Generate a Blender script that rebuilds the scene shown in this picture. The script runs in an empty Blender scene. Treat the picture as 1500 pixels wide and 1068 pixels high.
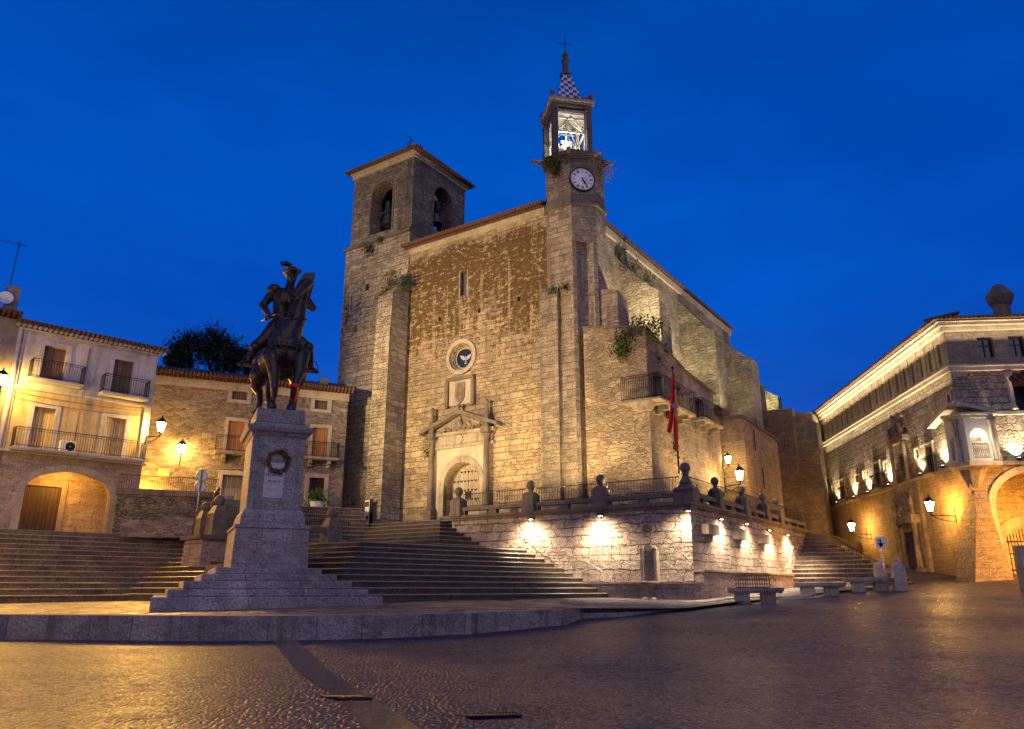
import bpy, bmesh, math, random
import numpy as np
from mathutils import Vector, Matrix, noise as mnoise
random.seed(7)
R = math.radians
sc = bpy.context.scene
COL = sc.collection

# ------------------------------------------------------------------ camera
FPX = 1110.0; TH = math.atan(328/FPX); CH = 1.5
cam_d = bpy.data.cameras.new('camera'); cam = bpy.data.objects.new('camera', cam_d); COL.objects.link(cam)
cam_d.sensor_width = 36; cam_d.lens = FPX/1500*36; cam_d.clip_end = 3000; cam_d.clip_start = 0.1
cam.location = (0, 0, CH); cam.rotation_euler = (math.pi/2+TH, 0, 0)
sc.camera = cam
sc.view_settings.view_transform = 'Standard'; sc.view_settings.look = 'None'
sc.view_settings.exposure = 0; sc.view_settings.gamma = 1

def ray(px, py):
    u = (px-750)/FPX; v = (534-py)/FPX
    return (u, math.cos(TH)-v*math.sin(TH), math.sin(TH)+v*math.cos(TH))

class Frame:
    """a building's own axes: x along its front, y into depth"""
    def __init__(s, ox, oy, deg):
        s.o = (ox, oy); s.a = math.radians(deg); s.c = math.cos(s.a); s.s = math.sin(s.a)
    def loc(s, x, y):
        x -= s.o[0]; y -= s.o[1]; return (x*s.c+y*s.s, -x*s.s+y*s.c)
    def w(s, x, y, z=0):
        return Vector((s.o[0]+x*s.c-y*s.s, s.o[1]+x*s.s+y*s.c, z))
    def hit(s, ax, val, px, py):
        d = ray(px, py); o = s.loc(0, 0); dx = d[0]*s.c+d[1]*s.s; dy = -d[0]*s.s+d[1]*s.c
        t = (val-o[0])/dx if ax == 'x' else (val-o[1])/dy if ax == 'y' else (val-CH)/d[2]
        return (o[0]+t*dx, o[1]+t*dy, CH+t*d[2])
    def fy(s, val, px, py):
        h = s.hit('y', val, px, py); return h[0], h[2]
    def fx(s, val, px, py):
        h = s.hit('x', val, px, py); return h[1], h[2]
W0 = Frame(0, 0, 0)
FC = Frame(8.8, 38, -33.8)       # church and terrace
FP = Frame(28.3, 47, -5.43)      # palace
FL = Frame(-25.6, 42, 44.3)      # white house
FM = Frame(-17, 52, 23.6)        # stone house
FS = Frame(0, 0, 44.3)           # stairs
F24 = Frame(0, 0, 24)
sx, sy = F24.w(3.74, 33.1)[:2]
FT = Frame(sx, sy, 24)           # statue

# ------------------------------------------------------------------ objects
def link(name, data, parent=None):
    o = bpy.data.objects.new(name, data); COL.objects.link(o)
    if parent is not None: o.parent = parent
    return o
def tag(o, label=None, cat=None, group=None, kind=None):
    if label: o['label'] = label
    if cat: o['category'] = cat
    if group: o['group'] = group
    if kind: o['kind'] = kind
    return o
def thing(name, label, cat, frame=None, loc=(0, 0, 0), rz=None, group=None):
    o = bpy.data.objects.new(name, None); COL.objects.link(o)
    if frame is not None:
        o.location = frame.w(*loc); o.rotation_euler = (0, 0, frame.a if rz is None else rz)
    else:
        o.location = loc; o.rotation_euler = (0, 0, rz or 0)
    o.empty_display_size = .3
    return tag(o, label, cat, group)
def copy_tree(o, parent=None):
    c = o.copy(); COL.objects.link(c)
    if parent is not None: c.parent = parent
    for ch in list(o.children): copy_tree(ch, c)
    return c

class MB:
    def __init__(s): s.v = []; s.f = []; s.sm = []
    def add(s, vs, fs, smooth=False):
        b = len(s.v); s.v += [tuple(v) for v in vs]
        for f in fs: s.f.append([b+i for i in f]); s.sm.append(smooth)
        return s
    def box(s, x0, x1, y0, y1, z0, z1):
        if x0 > x1: x0, x1 = x1, x0
        if y0 > y1: y0, y1 = y1, y0
        if z0 > z1: z0, z1 = z1, z0
        return s.add([(x0,y0,z0),(x1,y0,z0),(x1,y1,z0),(x0,y1,z0),(x0,y0,z1),(x1,y0,z1),(x1,y1,z1),(x0,y1,z1)],
              [(3,2,1,0),(4,5,6,7),(0,1,5,4),(1,2,6,5),(2,3,7,6),(3,0,4,7)])
    def prism(s, poly, z0, z1):      # z0/z1 number or function of (x,y)
        a = 0
        for i in range(len(poly)):
            x0,y0 = poly[i][:2]; x1,y1 = poly[(i+1)%len(poly)][:2]; a += x0*y1-x1*y0
        if a < 0: poly = poly[::-1]
        n = len(poly); g0 = z0 if callable(z0) else (lambda x, y: z0); g1 = z1 if callable(z1) else (lambda x, y: z1)
        vs = [(p[0],p[1],g0(p[0],p[1])) for p in poly]+[(p[0],p[1],g1(p[0],p[1])) for p in poly]
        return s.add(vs, [list(range(n))[::-1], list(range(n, 2*n))]+[(i,(i+1)%n,(i+1)%n+n,i+n) for i in range(n)])
    def extr(s, poly, axis, a, b):   # polygon in the (h,z) plane extruded along y (axis='y': h=x) or x (h=y)
        ar = sum(poly[i][0]*poly[(i+1)%len(poly)][1]-poly[(i+1)%len(poly)][0]*poly[i][1] for i in range(len(poly)))
        if ar < 0: poly = poly[::-1]
        n = len(poly)
        if axis == 'y': vs = [(h,a,z) for h,z in poly]+[(h,b,z) for h,z in poly]; fl = a > b
        else: vs = [(a,h,z) for h,z in poly]+[(b,h,z) for h,z in poly]; fl = a < b
        fs = [list(range(n)), list(range(n,2*n))[::-1]]+[((i+1)%n,i,i+n,(i+1)%n+n) for i in range(n)]
        if fl: fs = [list(f)[::-1] for f in fs]
        return s.add(vs, fs)
    def taper(s, cx, cy, z0, z1, a0, b0, a1, b1):
        return s.add([(cx-a0,cy-b0,z0),(cx+a0,cy-b0,z0),(cx+a0,cy+b0,z0),(cx-a0,cy+b0,z0),(cx-a1,cy-b1,z1),(cx+a1,cy-b1,z1),(cx+a1,cy+b1,z1),(cx-a1,cy+b1,z1)],
              [(3,2,1,0),(4,5,6,7),(0,1,5,4),(1,2,6,5),(2,3,7,6),(3,0,4,7)])
    def tube(s, p, q, r0, r1=None, n=8, smooth=True):
        p = Vector(p); q = Vector(q); r1 = r0 if r1 is None else r1
        d = (q-p).normalized(); a = d.orthogonal().normalized(); b = d.cross(a)
        vs = [p+(a*math.cos(t)+b*math.sin(t))*r0 for t in [2*math.pi*i/n for i in range(n)]]
        vs += [q+(a*math.cos(t)+b*math.sin(t))*r1 for t in [2*math.pi*i/n for i in range(n)]]
        bs = len(s.v)
        s.add(vs, [(i,(i+1)%n,(i+1)%n+n,i+n) for i in range(n)], smooth)
        return s.add([], []) if False else s._caps(bs, n)
    def _caps(s, bs, n):
        s.f.append([bs+i for i in range(n)][::-1]); s.sm.append(False)
        s.f.append([bs+n+i for i in range(n)]); s.sm.append(False); return s
    def path(s, pts, r, n=6):
        for a, b in zip(pts, pts[1:]): s.tube(a, b, r, r, n)
        return s
    def lathe(s, prof, c, n=16, smooth=True, ph=0):
        vs = []; m = len(prof)
        for (r, z) in prof:
            for i in range(n):
                t = 2*math.pi*i/n+ph; vs.append((c[0]+r*math.cos(t), c[1]+r*math.sin(t), c[2]+z))
        fs = []
        for j in range(m-1):
            for i in range(n): fs.append((j*n+i, j*n+(i+1)%n, (j+1)*n+(i+1)%n, (j+1)*n+i))
        s.add(vs, fs, smooth); bs = len(s.v)-len(vs)
        s.f.append([bs+i for i in range(n)][::-1]); s.sm.append(False)
        s.f.append([bs+(m-1)*n+i for i in range(n)]); s.sm.append(False); return s
    def ball(s, c, r, n=14, sz=1):
        k = 8; return s.lathe([(max(.001,r*math.sin(math.pi*j/k)), -r*sz*math.cos(math.pi*j/k)) for j in range(k+1)], c, n)
    def disc_y(s, c, r, y0, y1, n=24, r2=None):   # disc facing -y
        r2 = r if r2 is None else r2
        vs = [(c[0]+r*math.cos(2*math.pi*i/n), y0, c[1]+r*math.sin(2*math.pi*i/n)) for i in range(n)]
        vs += [(c[0]+r2*math.cos(2*math.pi*i/n), y1, c[1]+r2*math.sin(2*math.pi*i/n)) for i in range(n)]
        return s.add(vs, [list(range(n)), list(range(n,2*n))[::-1]]+[((i+1)%n,i,i+n,(i+1)%n+n) for i in range(n)])
    def ring_y(s, c, ra, rb, y0, y1, n=28):
        vs = []
        for r, y in ((ra,y0),(rb,y0),(rb,y1),(ra,y1)):
            vs += [(c[0]+r*math.cos(2*math.pi*i/n), y, c[1]+r*math.sin(2*math.pi*i/n)) for i in range(n)]
        fs = []
        for k in range(4):
            for i in range(n): fs.append((k*n+i, k*n+(i+1)%n, ((k+1)%4)*n+(i+1)%n, ((k+1)%4)*n+i))
        return s.add(vs, fs)
    def mesh(s, name='m'):
        me = bpy.data.meshes.new(name); me.from_pydata(s.v, [], s.f)
        me.polygons.foreach_set('use_smooth', s.sm); me.update(); return me
    def build(s, name, mat, parent=None, cut=None, bevel=0, wear=0):
        me = s.mesh(name)
        if bevel or cut or wear:
            if wear: me = roughen(me, wear)
            o = bpy.data.objects.new('tmp', me); COL.objects.link(o); tmp = []
            if cut:
                for c in cut:
                    c.sm = [False]*len(c.f)
                    cm = c.mesh('c'); bm = bmesh.new(); bm.from_mesh(cm); bmesh.ops.recalc_face_normals(bm, faces=bm.faces); bm.to_mesh(cm); bm.free()
                    co = bpy.data.objects.new('cut', cm); COL.objects.link(co); tmp.append(co)
                    md = o.modifiers.new('b', 'BOOLEAN'); md.object = co; md.operation = 'DIFFERENCE'; md.solver = 'EXACT'
            if bevel:
                md = o.modifiers.new('v', 'BEVEL'); md.width = bevel; md.segments = 1; md.limit_method = 'ANGLE'; md.angle_limit = R(40)
            dg = bpy.context.evaluated_depsgraph_get(); me2 = bpy.data.meshes.new_from_object(o.evaluated_get(dg))
            bpy.data.objects.remove(o)
            for t in tmp: bpy.data.objects.remove(t)
            me = me2; me.name = name
        do_uv(me)
        me.materials.clear(); me.materials.append(mat)
        return link(name, me, parent)

def roughen(me, amp):
    """weathered masonry: split long faces and push the points about a little"""
    bm = bmesh.new(); bm.from_mesh(me)
    for _ in range(4):
        es = [e for e in bm.edges if e.calc_length() > 1.6]
        if not es: break
        bmesh.ops.subdivide_edges(bm, edges=es, cuts=1, use_grid_fill=True)
    for v in bm.verts:
        n = mnoise.noise_vector(v.co*1.3)*amp + mnoise.noise_vector(v.co*4.1)*amp*.6
        v.co += Vector((n.x, n.y, n.z*.6))
    bm.to_mesh(me); bm.free(); return me

def do_uv(me):
    uvl = me.uv_layers[0] if me.uv_layers else me.uv_layers.new(name='UVMap')
    n = len(me.loops)
    if not n: return
    co = np.empty(len(me.vertices)*3); me.vertices.foreach_get('co', co); co = co.reshape(-1, 3)
    vi = np.empty(n, dtype=np.int32); me.loops.foreach_get('vertex_index', vi)
    uv = np.empty((n, 2))
    for p in me.polygons:
        nx, ny, nz = p.normal; ls = slice(p.loop_start, p.loop_start+p.loop_total); c = co[vi[ls]]
        if abs(nz) > .72: uv[ls] = c[:, :2]
        else:
            l = math.hypot(nx, ny) or 1; tx, ty = -ny/l, nx/l
            uv[ls, 0] = c[:, 0]*tx+c[:, 1]*ty+nx*3.1; uv[ls, 1] = c[:, 2]
    uvl.data.foreach_set('uv', uv.ravel())

def arch_poly(x0, x1, z0, zs, n=12, rise=None):
    """outline of an arched opening: jambs from z0 to the springing zs, then the arch"""
    r = (x1-x0)/2; rise = r if rise is None else rise; c = (x0+x1)/2
    return [(x0, z0), (x1, z0)]+[(c+r*math.cos(math.pi*i/n), zs+rise*math.sin(math.pi*i/n)) for i in range(n+1)]
def arch_ring(mb, axis, x0, x1, z0, zs, w, a, b, n=14, rise=None):
    r = (x1-x0)/2; rise = r if rise is None else rise; c = (x0+x1)/2
    inn = [(x0, z0)]+[(c-r*math.cos(math.pi*i/n), zs+rise*math.sin(math.pi*i/n)) for i in range(n+1)]+[(x1, z0)]
    out = [(x0-w, z0)]+[(c-(r+w)*math.cos(math.pi*i/n), zs+(rise+w)*math.sin(math.pi*i/n)) for i in range(n+1)]+[(x1+w, z0)]
    for i in range(len(inn)-1):
        mb.extr([inn[i], inn[i+1], out[i+1], out[i]], axis, a, b)
    return mb

# ------------------------------------------------------------------ materials
class NT:
    def __init__(s, name, world=False):
        s.m = bpy.data.materials.new(name); s.m.use_nodes = True; s.t = s.m.node_tree; s.t.nodes.clear()
        s.out = s.n('ShaderNodeOutputMaterial')
    def n(s, ty, **kw):
        nd = s.t.nodes.new(ty)
        for k, v in kw.items(): setattr(nd, k, v)
        return nd
    def l(s, a, b): s.t.links.new(a, b)
    def set(s, nd, **kw):
        for k, v in kw.items(): nd.inputs[k.replace('_', ' ')].default_value = v
        return nd
    def uv(s): return s.n('ShaderNodeUVMap').outputs[0]
    def obj(s): return s.n('ShaderNodeTexCoord').outputs['Object']
    def map(s, vec, scale=(1,1,1), loc=(0,0,0), rot=(0,0,0)):
        m = s.n('ShaderNodeMapping'); m.inputs['Scale'].default_value = scale; m.inputs['Location'].default_value = loc; m.inputs['Rotation'].default_value = rot
        s.l(vec, m.inputs[0]); return m.outputs[0]
    def noise(s, vec, sc=1, det=4, rough=.55, dim='3D'):
        n = s.n('ShaderNodeTexNoise'); n.noise_dimensions = dim; n.inputs['Scale'].default_value = sc; n.inputs['Detail'].default_value = det; n.inputs['Roughness'].default_value = rough
        s.l(vec, n.inputs['Vector']); return n
    def math(s, op, a, b=None, c=None, clamp=False):
        m = s.n('ShaderNodeMath', operation=op); m.use_clamp = clamp
        for i, x in enumerate((a, b, c)):
            if x is None: continue
            if isinstance(x, (int, float)): m.inputs[i].default_value = x
            else: s.l(x, m.inputs[i])
        return m.outputs[0]
    def vmath(s, op, a, b):
        m = s.n('ShaderNodeVectorMath', operation=op)
        for i, x in enumerate((a, b)):
            if isinstance(x, tuple): m.inputs[i].default_value = x
            else: s.l(x, m.inputs[i])
        return m.outputs[0]
    def ramp(s, fac, stops):
        r = s.n('ShaderNodeValToRGB'); e = r.color_ramp.elements
        while len(e) < len(stops): e.new(.5)
        for i, (p, c) in enumerate(stops):
            e[i].position = p; e[i].color = (*c, 1) if isinstance(c, tuple) else (c, c, c, 1)
        s.l(fac, r.inputs[0]); return r.outputs[0]
    def mix(s, fac, a, b, mode='MIX'):
        m = s.n('ShaderNodeMix', data_type='RGBA'); m.blend_type = mode
        for i, x in ((0, fac), (6, a), (7, b)):
            if isinstance(x, (int, float)): m.inputs[i].default_value = x
            elif isinstance(x, tuple): m.inputs[i].default_value = (*x, 1)
            else: s.l(x, m.inputs[i])
        return m.outputs[2]
    def bump(s, h, strength=.5, dist=.05):
        b = s.n('ShaderNodeBump'); b.inputs['Strength'].default_value = strength; b.inputs['Distance'].default_value = dist
        s.l(h, b.inputs['Height']); return b.outputs[0]
    def bsdf(s, col, rough=.8, nrm=None, metal=0, spec=.4):
        p = s.n('ShaderNodeBsdfPrincipled')
        for k, x in (('Base Color', col), ('Roughness', rough), ('Metallic', metal), ('Specular IOR Level', spec)):
            if isinstance(x, (int, float)): p.inputs[k].default_value = x
            elif isinstance(x, tuple): p.inputs[k].default_value = (*x, 1)
            else: s.l(x, p.inputs[k])
        if nrm: s.l(nrm, p.inputs['Normal'])
        s.l(p.outputs[0], s.out.inputs[0]); return p

def hexd(c, k): return tuple(x*k for x in c)
def masonry(name, c1, c2, mortar, bw=.75, bh=.38, warp=.06, bump=.6, stain=.5, lichen=None, msize=.02, dark=(.05,.045,.04), rough=.85, streak=.5, green=0, var=1.0):
    t = NT(name); uv = t.uv()
    # uneven courses: the row height and block length wander, the joints are wavy
    w1 = t.noise(t.map(uv, (.05,.9,1)), 1, 1); w2 = t.noise(t.map(uv, (.55,1.9,1)), 1, 2); w3 = t.noise(uv, 2.6, 2); w4 = t.noise(t.map(uv, (6.5,6.5,6.5)), 1, 2)
    def cen(n, k):
        return t.vmath('MULTIPLY', t.vmath('SUBTRACT', n.outputs['Color'], (.5,.5,.5)), k)
    v = t.vmath('ADD', uv, cen(w1, (0, .55*var, 0)))
    v = t.vmath('ADD', v, cen(w2, (.9*var, .06*var, 0)))
    v = t.vmath('ADD', v, cen(w3, (warp*2, warp*1.6, 0)))
    v = t.vmath('ADD', v, cen(w4, (warp*.5, warp*.6, 0)))
    def brick(a, b, ms, off=(0,0,0)):
        n = t.n('ShaderNodeTexBrick'); t.l(v if off == (0,0,0) else t.vmath('ADD', v, off), n.inputs['Vector'])
        t.set(n, Color1=(a,a,a,1), Color2=(b,b,b,1), Mortar=(0,0,0,1), Scale=1, Mortar_Size=ms, Mortar_Smooth=.25, Bias=0, Brick_Width=bw, Row_Height=bh); return n
    bk = brick(0, 1, msize); tone = bk.outputs['Color']; mort = bk.outputs['Fac']
    if var > .5:
        sm = t.n('ShaderNodeTexBrick'); t.l(t.vmath('ADD', v, (.31, .17, 0)), sm.inputs['Vector'])
        t.set(sm, Color1=(0,0,0,1), Color2=(1,1,1,1), Mortar=(0,0,0,1), Scale=1, Mortar_Size=msize*.9, Mortar_Smooth=.25, Bias=0, Brick_Width=bw*.55, Row_Height=bh*.5)
        pk = t.math('GREATER_THAN', t.noise(t.map(v, (.28,.55,1)), 1, 3, .7).outputs[0], .535)
        tone = t.mix(pk, tone, sm.outputs['Color']); mort = t.mix(pk, mort, sm.outputs['Fac'])
        mort = t.math('MULTIPLY', mort, t.ramp(t.noise(uv, .7, 4, .7).outputs[0], [(.38, .35), (.55, 1.0)]))
    col = t.mix(tone, c1, c2)
    # blocks of another tint
    bl = t.noise(t.map(uv, (1.1, 2.2, 1)), 1, 1)
    col = t.mix(t.ramp(bl.outputs[0], [(.52, 0.0), (.62, .45)]), col, hexd((c2[0]*1.15, c2[1]*1.1, c2[2]), 1.12))
    fine = t.noise(uv, 14, 8, .65)
    col = t.mix(.75, col, t.ramp(fine.outputs[0], [(.34, .28), (.5, 1.0), (.66, 1.7)]), 'MULTIPLY')
    col = t.mix(mort, col, mortar)
    big = t.noise(t.obj(), .22, 6, .62)
    col = t.mix(t.ramp(big.outputs[0], [(.42, 0.0), (.60, stain)]), col, t.mix(.8, col, dark))
    pit = t.noise(t.map(uv, (2.2,2.9,1)), 1, 6, .75)
    col = t.mix(t.ramp(pit.outputs[0], [(.53, 0.0), (.60, .55)]), col, t.mix(.75, col, dark))
    st = t.noise(t.map(uv, (1.4,.12,1)), 1, 5, .65)
    col = t.mix(t.ramp(st.outputs[0], [(.50, 0.0), (.68, streak)]), col, dark)
    if lichen:
        z0, z1, amt, lc = lichen
        sep = t.n('ShaderNodeSeparateXYZ'); t.l(t.obj(), sep.inputs[0])
        zz = t.math('DIVIDE', t.math('SUBTRACT', sep.outputs[2], z0), z1-z0, clamp=True)
        a = t.noise(t.map(uv, (.35,.16,1)), 1, 5, .6).outputs[0]
        b = t.noise(t.map(uv, (3.2,1.1,1)), 1, 5, .7).outputs[0]
        cc = t.noise(t.map(uv, (1.5,4.5,1)), 1, 2, .6).outputs[0]
        k = t.math('ADD', t.math('MULTIPLY', a, 1.1), t.math('MULTIPLY', b, .9))
        k = t.math('ADD', k, t.math('MULTIPLY', cc, .5))
        k = t.math('ADD', k, t.math('MULTIPLY', zz, amt))
        spk = t.noise(t.map(uv, (2.2,3.4,1)), 1, 3, .75).outputs[0]
        drip = t.noise(t.map(uv, (1.6,.10,1)), 1, 4, .7).outputs[0]
        k = t.math('SUBTRACT', k, t.math('MULTIPLY', t.math('SUBTRACT', drip, .53, clamp=True), 3.2))
        k = t.math('SUBTRACT', k, t.math('MULTIPLY', t.math('SUBTRACT', sep.outputs[2], 25.2, clamp=True), .55))
        k = t.math('SUBTRACT', k, t.math('MULTIPLY', t.math('SUBTRACT', spk, .53, clamp=True), 6.5))
        m = t.math('MULTIPLY', t.math('SUBTRACT', k, 1.48), 7.5, clamp=True)
        m = t.math('MULTIPLY', m, .90)
        lcol = t.mix(t.ramp(t.noise(uv, 7, 7, .75).outputs[0], [(.36, 0.0), (.64, 1.0)]), hexd(lc, .30), hexd(lc, 1.6))
        col = t.mix(m, col, lcol)
    if green:
        g = t.noise(t.obj(), .9, 6, .7).outputs[0]
        col = t.mix(t.ramp(g, [(.52, 0.0), (.62, green)]), col, (.035,.045,.012))
    h = t.math('SUBTRACT', t.math('MULTIPLY', fine.outputs[0], .5), t.math('MULTIPLY', mort, .9))
    h = t.math('ADD', h, t.math('MULTIPLY', tone, .25))
    h = t.math('ADD', h, t.math('MULTIPLY', w4.outputs[0], .5))
    rg = t.ramp(fine.outputs[0], [(.3, rough-.12), (.7, min(1, rough+.1))])
    t.bsdf(col, rg, t.bump(h, bump, .14)); return t.m

def rubble(name, c1, c2, mortar, sc=2.2, bump=.7, stain=.4, dark=(.05,.045,.04), green=0):
    t = NT(name); uv = t.uv()
    w = t.noise(uv, 1.3, 4, .7); v = t.vmath('ADD', t.map(uv, (.62,1.5,1)), t.vmath('MULTIPLY', t.vmath('SUBTRACT', w.outputs['Color'], (.5,.5,.5)), (.5,.4,0)))
    def vor(f, k):
        n = t.n('ShaderNodeTexVoronoi', voronoi_dimensions='2D', feature=f, distance='CHEBYCHEV' if f == 'F1' and False else 'EUCLIDEAN'); n.inputs['Scale'].default_value = sc*k; t.l(v, n.inputs['Vector']); return n
    a = vor('F1', 1); e = vor('DISTANCE_TO_EDGE', 1); a2 = vor('F1', 2.1); e2 = vor('DISTANCE_TO_EDGE', 2.1)
    pick = t.ramp(t.noise(uv, .8, 3, .6).outputs[0], [(.46, 0.0), (.54, 1.0)])
    def gs(n, k):
        q = t.n('ShaderNodeSeparateColor'); t.l(n.outputs['Color'], q.inputs[0]); return q.outputs[k]
    tone = t.mix(pick, gs(a, 0), gs(a2, 0)); ed = t.mix(pick, e.outputs['Distance'], t.math('MULTIPLY', e2.outputs['Distance'], .8))
    col = t.mix(tone, c1, c2)
    fine = t.noise(uv, 13, 9, .7)
    col = t.mix(.9, col, t.ramp(fine.outputs[0], [(.32, .3), (.5, 1.0), (.68, 1.6)]), 'MULTIPLY')
    mk = t.ramp(ed, [(.01, 1.0), (.07, 0.0)]); mk = t.math('MULTIPLY', mk, t.ramp(t.noise(uv, 2.3, 3).outputs[0], [(.42, .15), (.58, .95)]))
    col = t.mix(mk, col, mortar)
    big = t.noise(t.obj(), .35, 7, .65)
    col = t.mix(t.ramp(big.outputs[0], [(.44, 0.0), (.62, stain)]), col, dark)
    if green:
        g = t.noise(t.obj(), .9, 6, .7).outputs[0]
        col = t.mix(t.ramp(g, [(.5, 0.0), (.6, green)]), col, (.04,.05,.012))
    h = t.math('ADD', t.math('MULTIPLY', fine.outputs[0], .8), t.math('MULTIPLY', t.ramp(ed, [(.0, 0.0), (.12, 1.0)]), .6))
    h = t.math('ADD', h, t.math('MULTIPLY', tone, .5))
    t.bsdf(col, .88, t.bump(h, bump, .1)); return t.m

def plainstone(name, c, var=.5, bump=.4, rough=.8, dark=(.04,.036,.03), stain=.45, sc=1.0):
    t = NT(name); o = t.obj(); f = t.noise(o, 9*sc, 8, .65); b = t.noise(o, .9*sc, 6, .65)
    s = t.noise(t.map(o, (3*sc,3*sc,.35*sc)), 1, 5, .65)
    col = t.mix(var, c, t.ramp(f.outputs[0], [(.3, .35), (.5, 1.0), (.7, 1.5)]), 'MULTIPLY')
    col = t.mix(t.ramp(b.outputs[0], [(.42, 0.0), (.64, stain)]), col, dark)
    col = t.mix(t.ramp(s.outputs[0], [(.52, 0.0), (.66, stain)]), col, dark)
    t.bsdf(col, rough, t.bump(t.math('ADD', f.outputs[0], t.math('MULTIPLY', b.outputs[0], 2)), bump, .03)); return t.m

def simple(name, c, rough=.6, metal=0, var=.25, bump=.15, sc=6, spec=.4):
    t = NT(name); o = t.obj(); f = t.noise(o, sc, 5, .6)
    col = t.mix(var, c, t.ramp(f.outputs[0], [(.3, .3), (.5, 1.0), (.7, 1.5)]), 'MULTIPLY')
    t.bsdf(col, t.ramp(f.outputs[0], [(.3, max(0, rough-.12)), (.7, min(1, rough+.12))]), t.bump(f.outputs[0], bump, .02), metal, spec); return t.m

def emis(name, c, s, mixv=.5):
    t = NT(name); e = t.n('ShaderNodeEmission'); e.inputs[0].default_value = (*c, 1); e.inputs[1].default_value = s
    tr = t.n('ShaderNodeBsdfTransparent'); m = t.n('ShaderNodeMixShader'); m.inputs[0].default_value = mixv
    t.l(tr.outputs[0], m.inputs[1]); t.l(e.outputs[0], m.inputs[2]); t.l(m.outputs[0], t.out.inputs[0]); return t.m

def wood(name, c, plank=.16, rough=.6):
    t = NT(name); uv = t.uv(); g = t.noise(t.map(uv, (18,1.1,1)), 1, 6, .6)
    br = t.n('ShaderNodeTexBrick'); t.l(t.map(uv, (1,1,1), (0,0,0), (0,0,math.pi/2)), br.inputs['Vector'])
    t.set(br, Color1=(.7,.7,.7,1), Color2=(1.1,1.1,1.1,1), Mortar=(.1,.1,.1,1), Scale=1, Mortar_Size=.008, Mortar_Smooth=.1, Brick_Width=9, Row_Height=plank)
    col = t.mix(1, c, br.outputs['Color'], 'MULTIPLY'); col = t.mix(.7, col, t.ramp(g.outputs[0], [(.3, .45), (.6, 1.25)]), 'MULTIPLY')
    t.bsdf(col, rough, t.bump(t.math('SUBTRACT', g.outputs[0], br.outputs['Fac']), .5, .02)); return t.m

M = {}
M['facade'] = masonry('facade_stone', (.29,.215,.125), (.48,.365,.22), (.12,.09,.055), .86, .40, .05, .75, .35, (13.0, 24, .62, (.10,.050,.006)), streak=.22)
M['tower'] = masonry('tower_stone', (.28,.235,.16), (.50,.43,.31), (.11,.09,.06), .8, .40, .09, .95, .35, (6, 27, .27, (.10,.06,.012)), streak=.45)
M['belfry'] = masonry('belfry_brick', (.17,.13,.085), (.38,.31,.205), (.08,.065,.045), .5, .24, .08, .9, .6, (30, 50, .2, (.09,.06,.012)), streak=.6)
M['turret'] = masonry('turret_stone', (.21,.165,.12), (.37,.295,.215), (.10,.08,.055), .8, .42, .04, .6, .5, streak=.5)
M['annex'] = rubble('annex_rubble', (.27,.20,.125), (.50,.39,.25), (.16,.12,.08), 2.6, .9, .4)
M['annexfront'] = masonry('annex_ashlar', (.30,.24,.17), (.46,.38,.28), (.24,.19,.14), .9, .42, .06, .5, .5, streak=.4)
M['nave'] = rubble('nave_rubble', (.30,.25,.17), (.50,.42,.29), (.14,.11,.07), 2.6, 1.1, .5, green=.15)
M['mossy'] = rubble('mossy_rubble', (.17,.155,.095), (.36,.31,.20), (.06,.05,.03), 2.6, 1.2, .5, green=.3)
M['alley'] = masonry('alley_stone', (.27,.20,.14), (.38,.29,.21), (.22,.165,.11), .7, .35, .05, .5, .35, streak=.35)
M['chapel'] = rubble('chapel_rubble', (.13,.10,.075), (.23,.18,.13), (.12,.09,.065), 2.4, 1.0, .6)
M['terrace'] = masonry('terrace_stone', (.28,.215,.165), (.48,.39,.31), (.06,.045,.035), .95, .46, .11, 1.0, .35, msize=.028, streak=.25)
M['plinthwall'] = masonry('plinth_wall_stone', (.28,.215,.17), (.38,.30,.245), (.12,.09,.07), 1.5, .75, .05, .8, .3, msize=.02, streak=.25)
M['palace'] = masonry('palace_stone', (.28,.225,.16), (.46,.38,.285), (.11,.085,.06), .62, .44, .13, 1.0, .3, msize=.035, streak=.25)
M['palaceflat'] = masonry('palace_ashlar', (.20,.155,.11), (.29,.23,.165), (.22,.17,.12), .95, .42, .03, .4, .35, streak=.35)
M['palacelow'] = masonry('palace_base_stone', (.29,.21,.12), (.37,.275,.165), (.18,.125,.07), .95, .42, .03, .6, .3, streak=.3)
M['stonehouse'] = rubble('house_rubble', (.15,.12,.09), (.38,.32,.25), (.26,.21,.15), 3.4, .75, .25)
M['trim'] = plainstone('granite_trim', (.36,.30,.22), .5, .4)
M['trimlight'] = plainstone('pale_granite_trim', (.46,.39,.29), .45, .35, stain=.25)
M['darkstone'] = plainstone('weathered_granite', (.17,.135,.105), .5, .5, stain=.5)
M['carved'] = plainstone('carved_stone', (.30,.235,.165), .7, 1.0, stain=.6, sc=1.4)
M['pedestal'] = masonry('pedestal_granite', (.27,.235,.215), (.34,.30,.275), (.08,.07,.065), 1.5, .8, .003, .3, .35, msize=.006, streak=.4, var=.02)
M['pedstep'] = masonry('pedestal_step_granite', (.30,.26,.25), (.46,.41,.39), (.07,.06,.055), 1.9, 5, .003, .5, .45, msize=.010, streak=.35, var=.02)
M['kerb'] = masonry('platform_granite', (.24,.21,.19), (.33,.29,.26), (.08,.07,.06), 1.3, 5, .01, .6, .4, msize=.012, streak=.75, var=.02)
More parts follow.
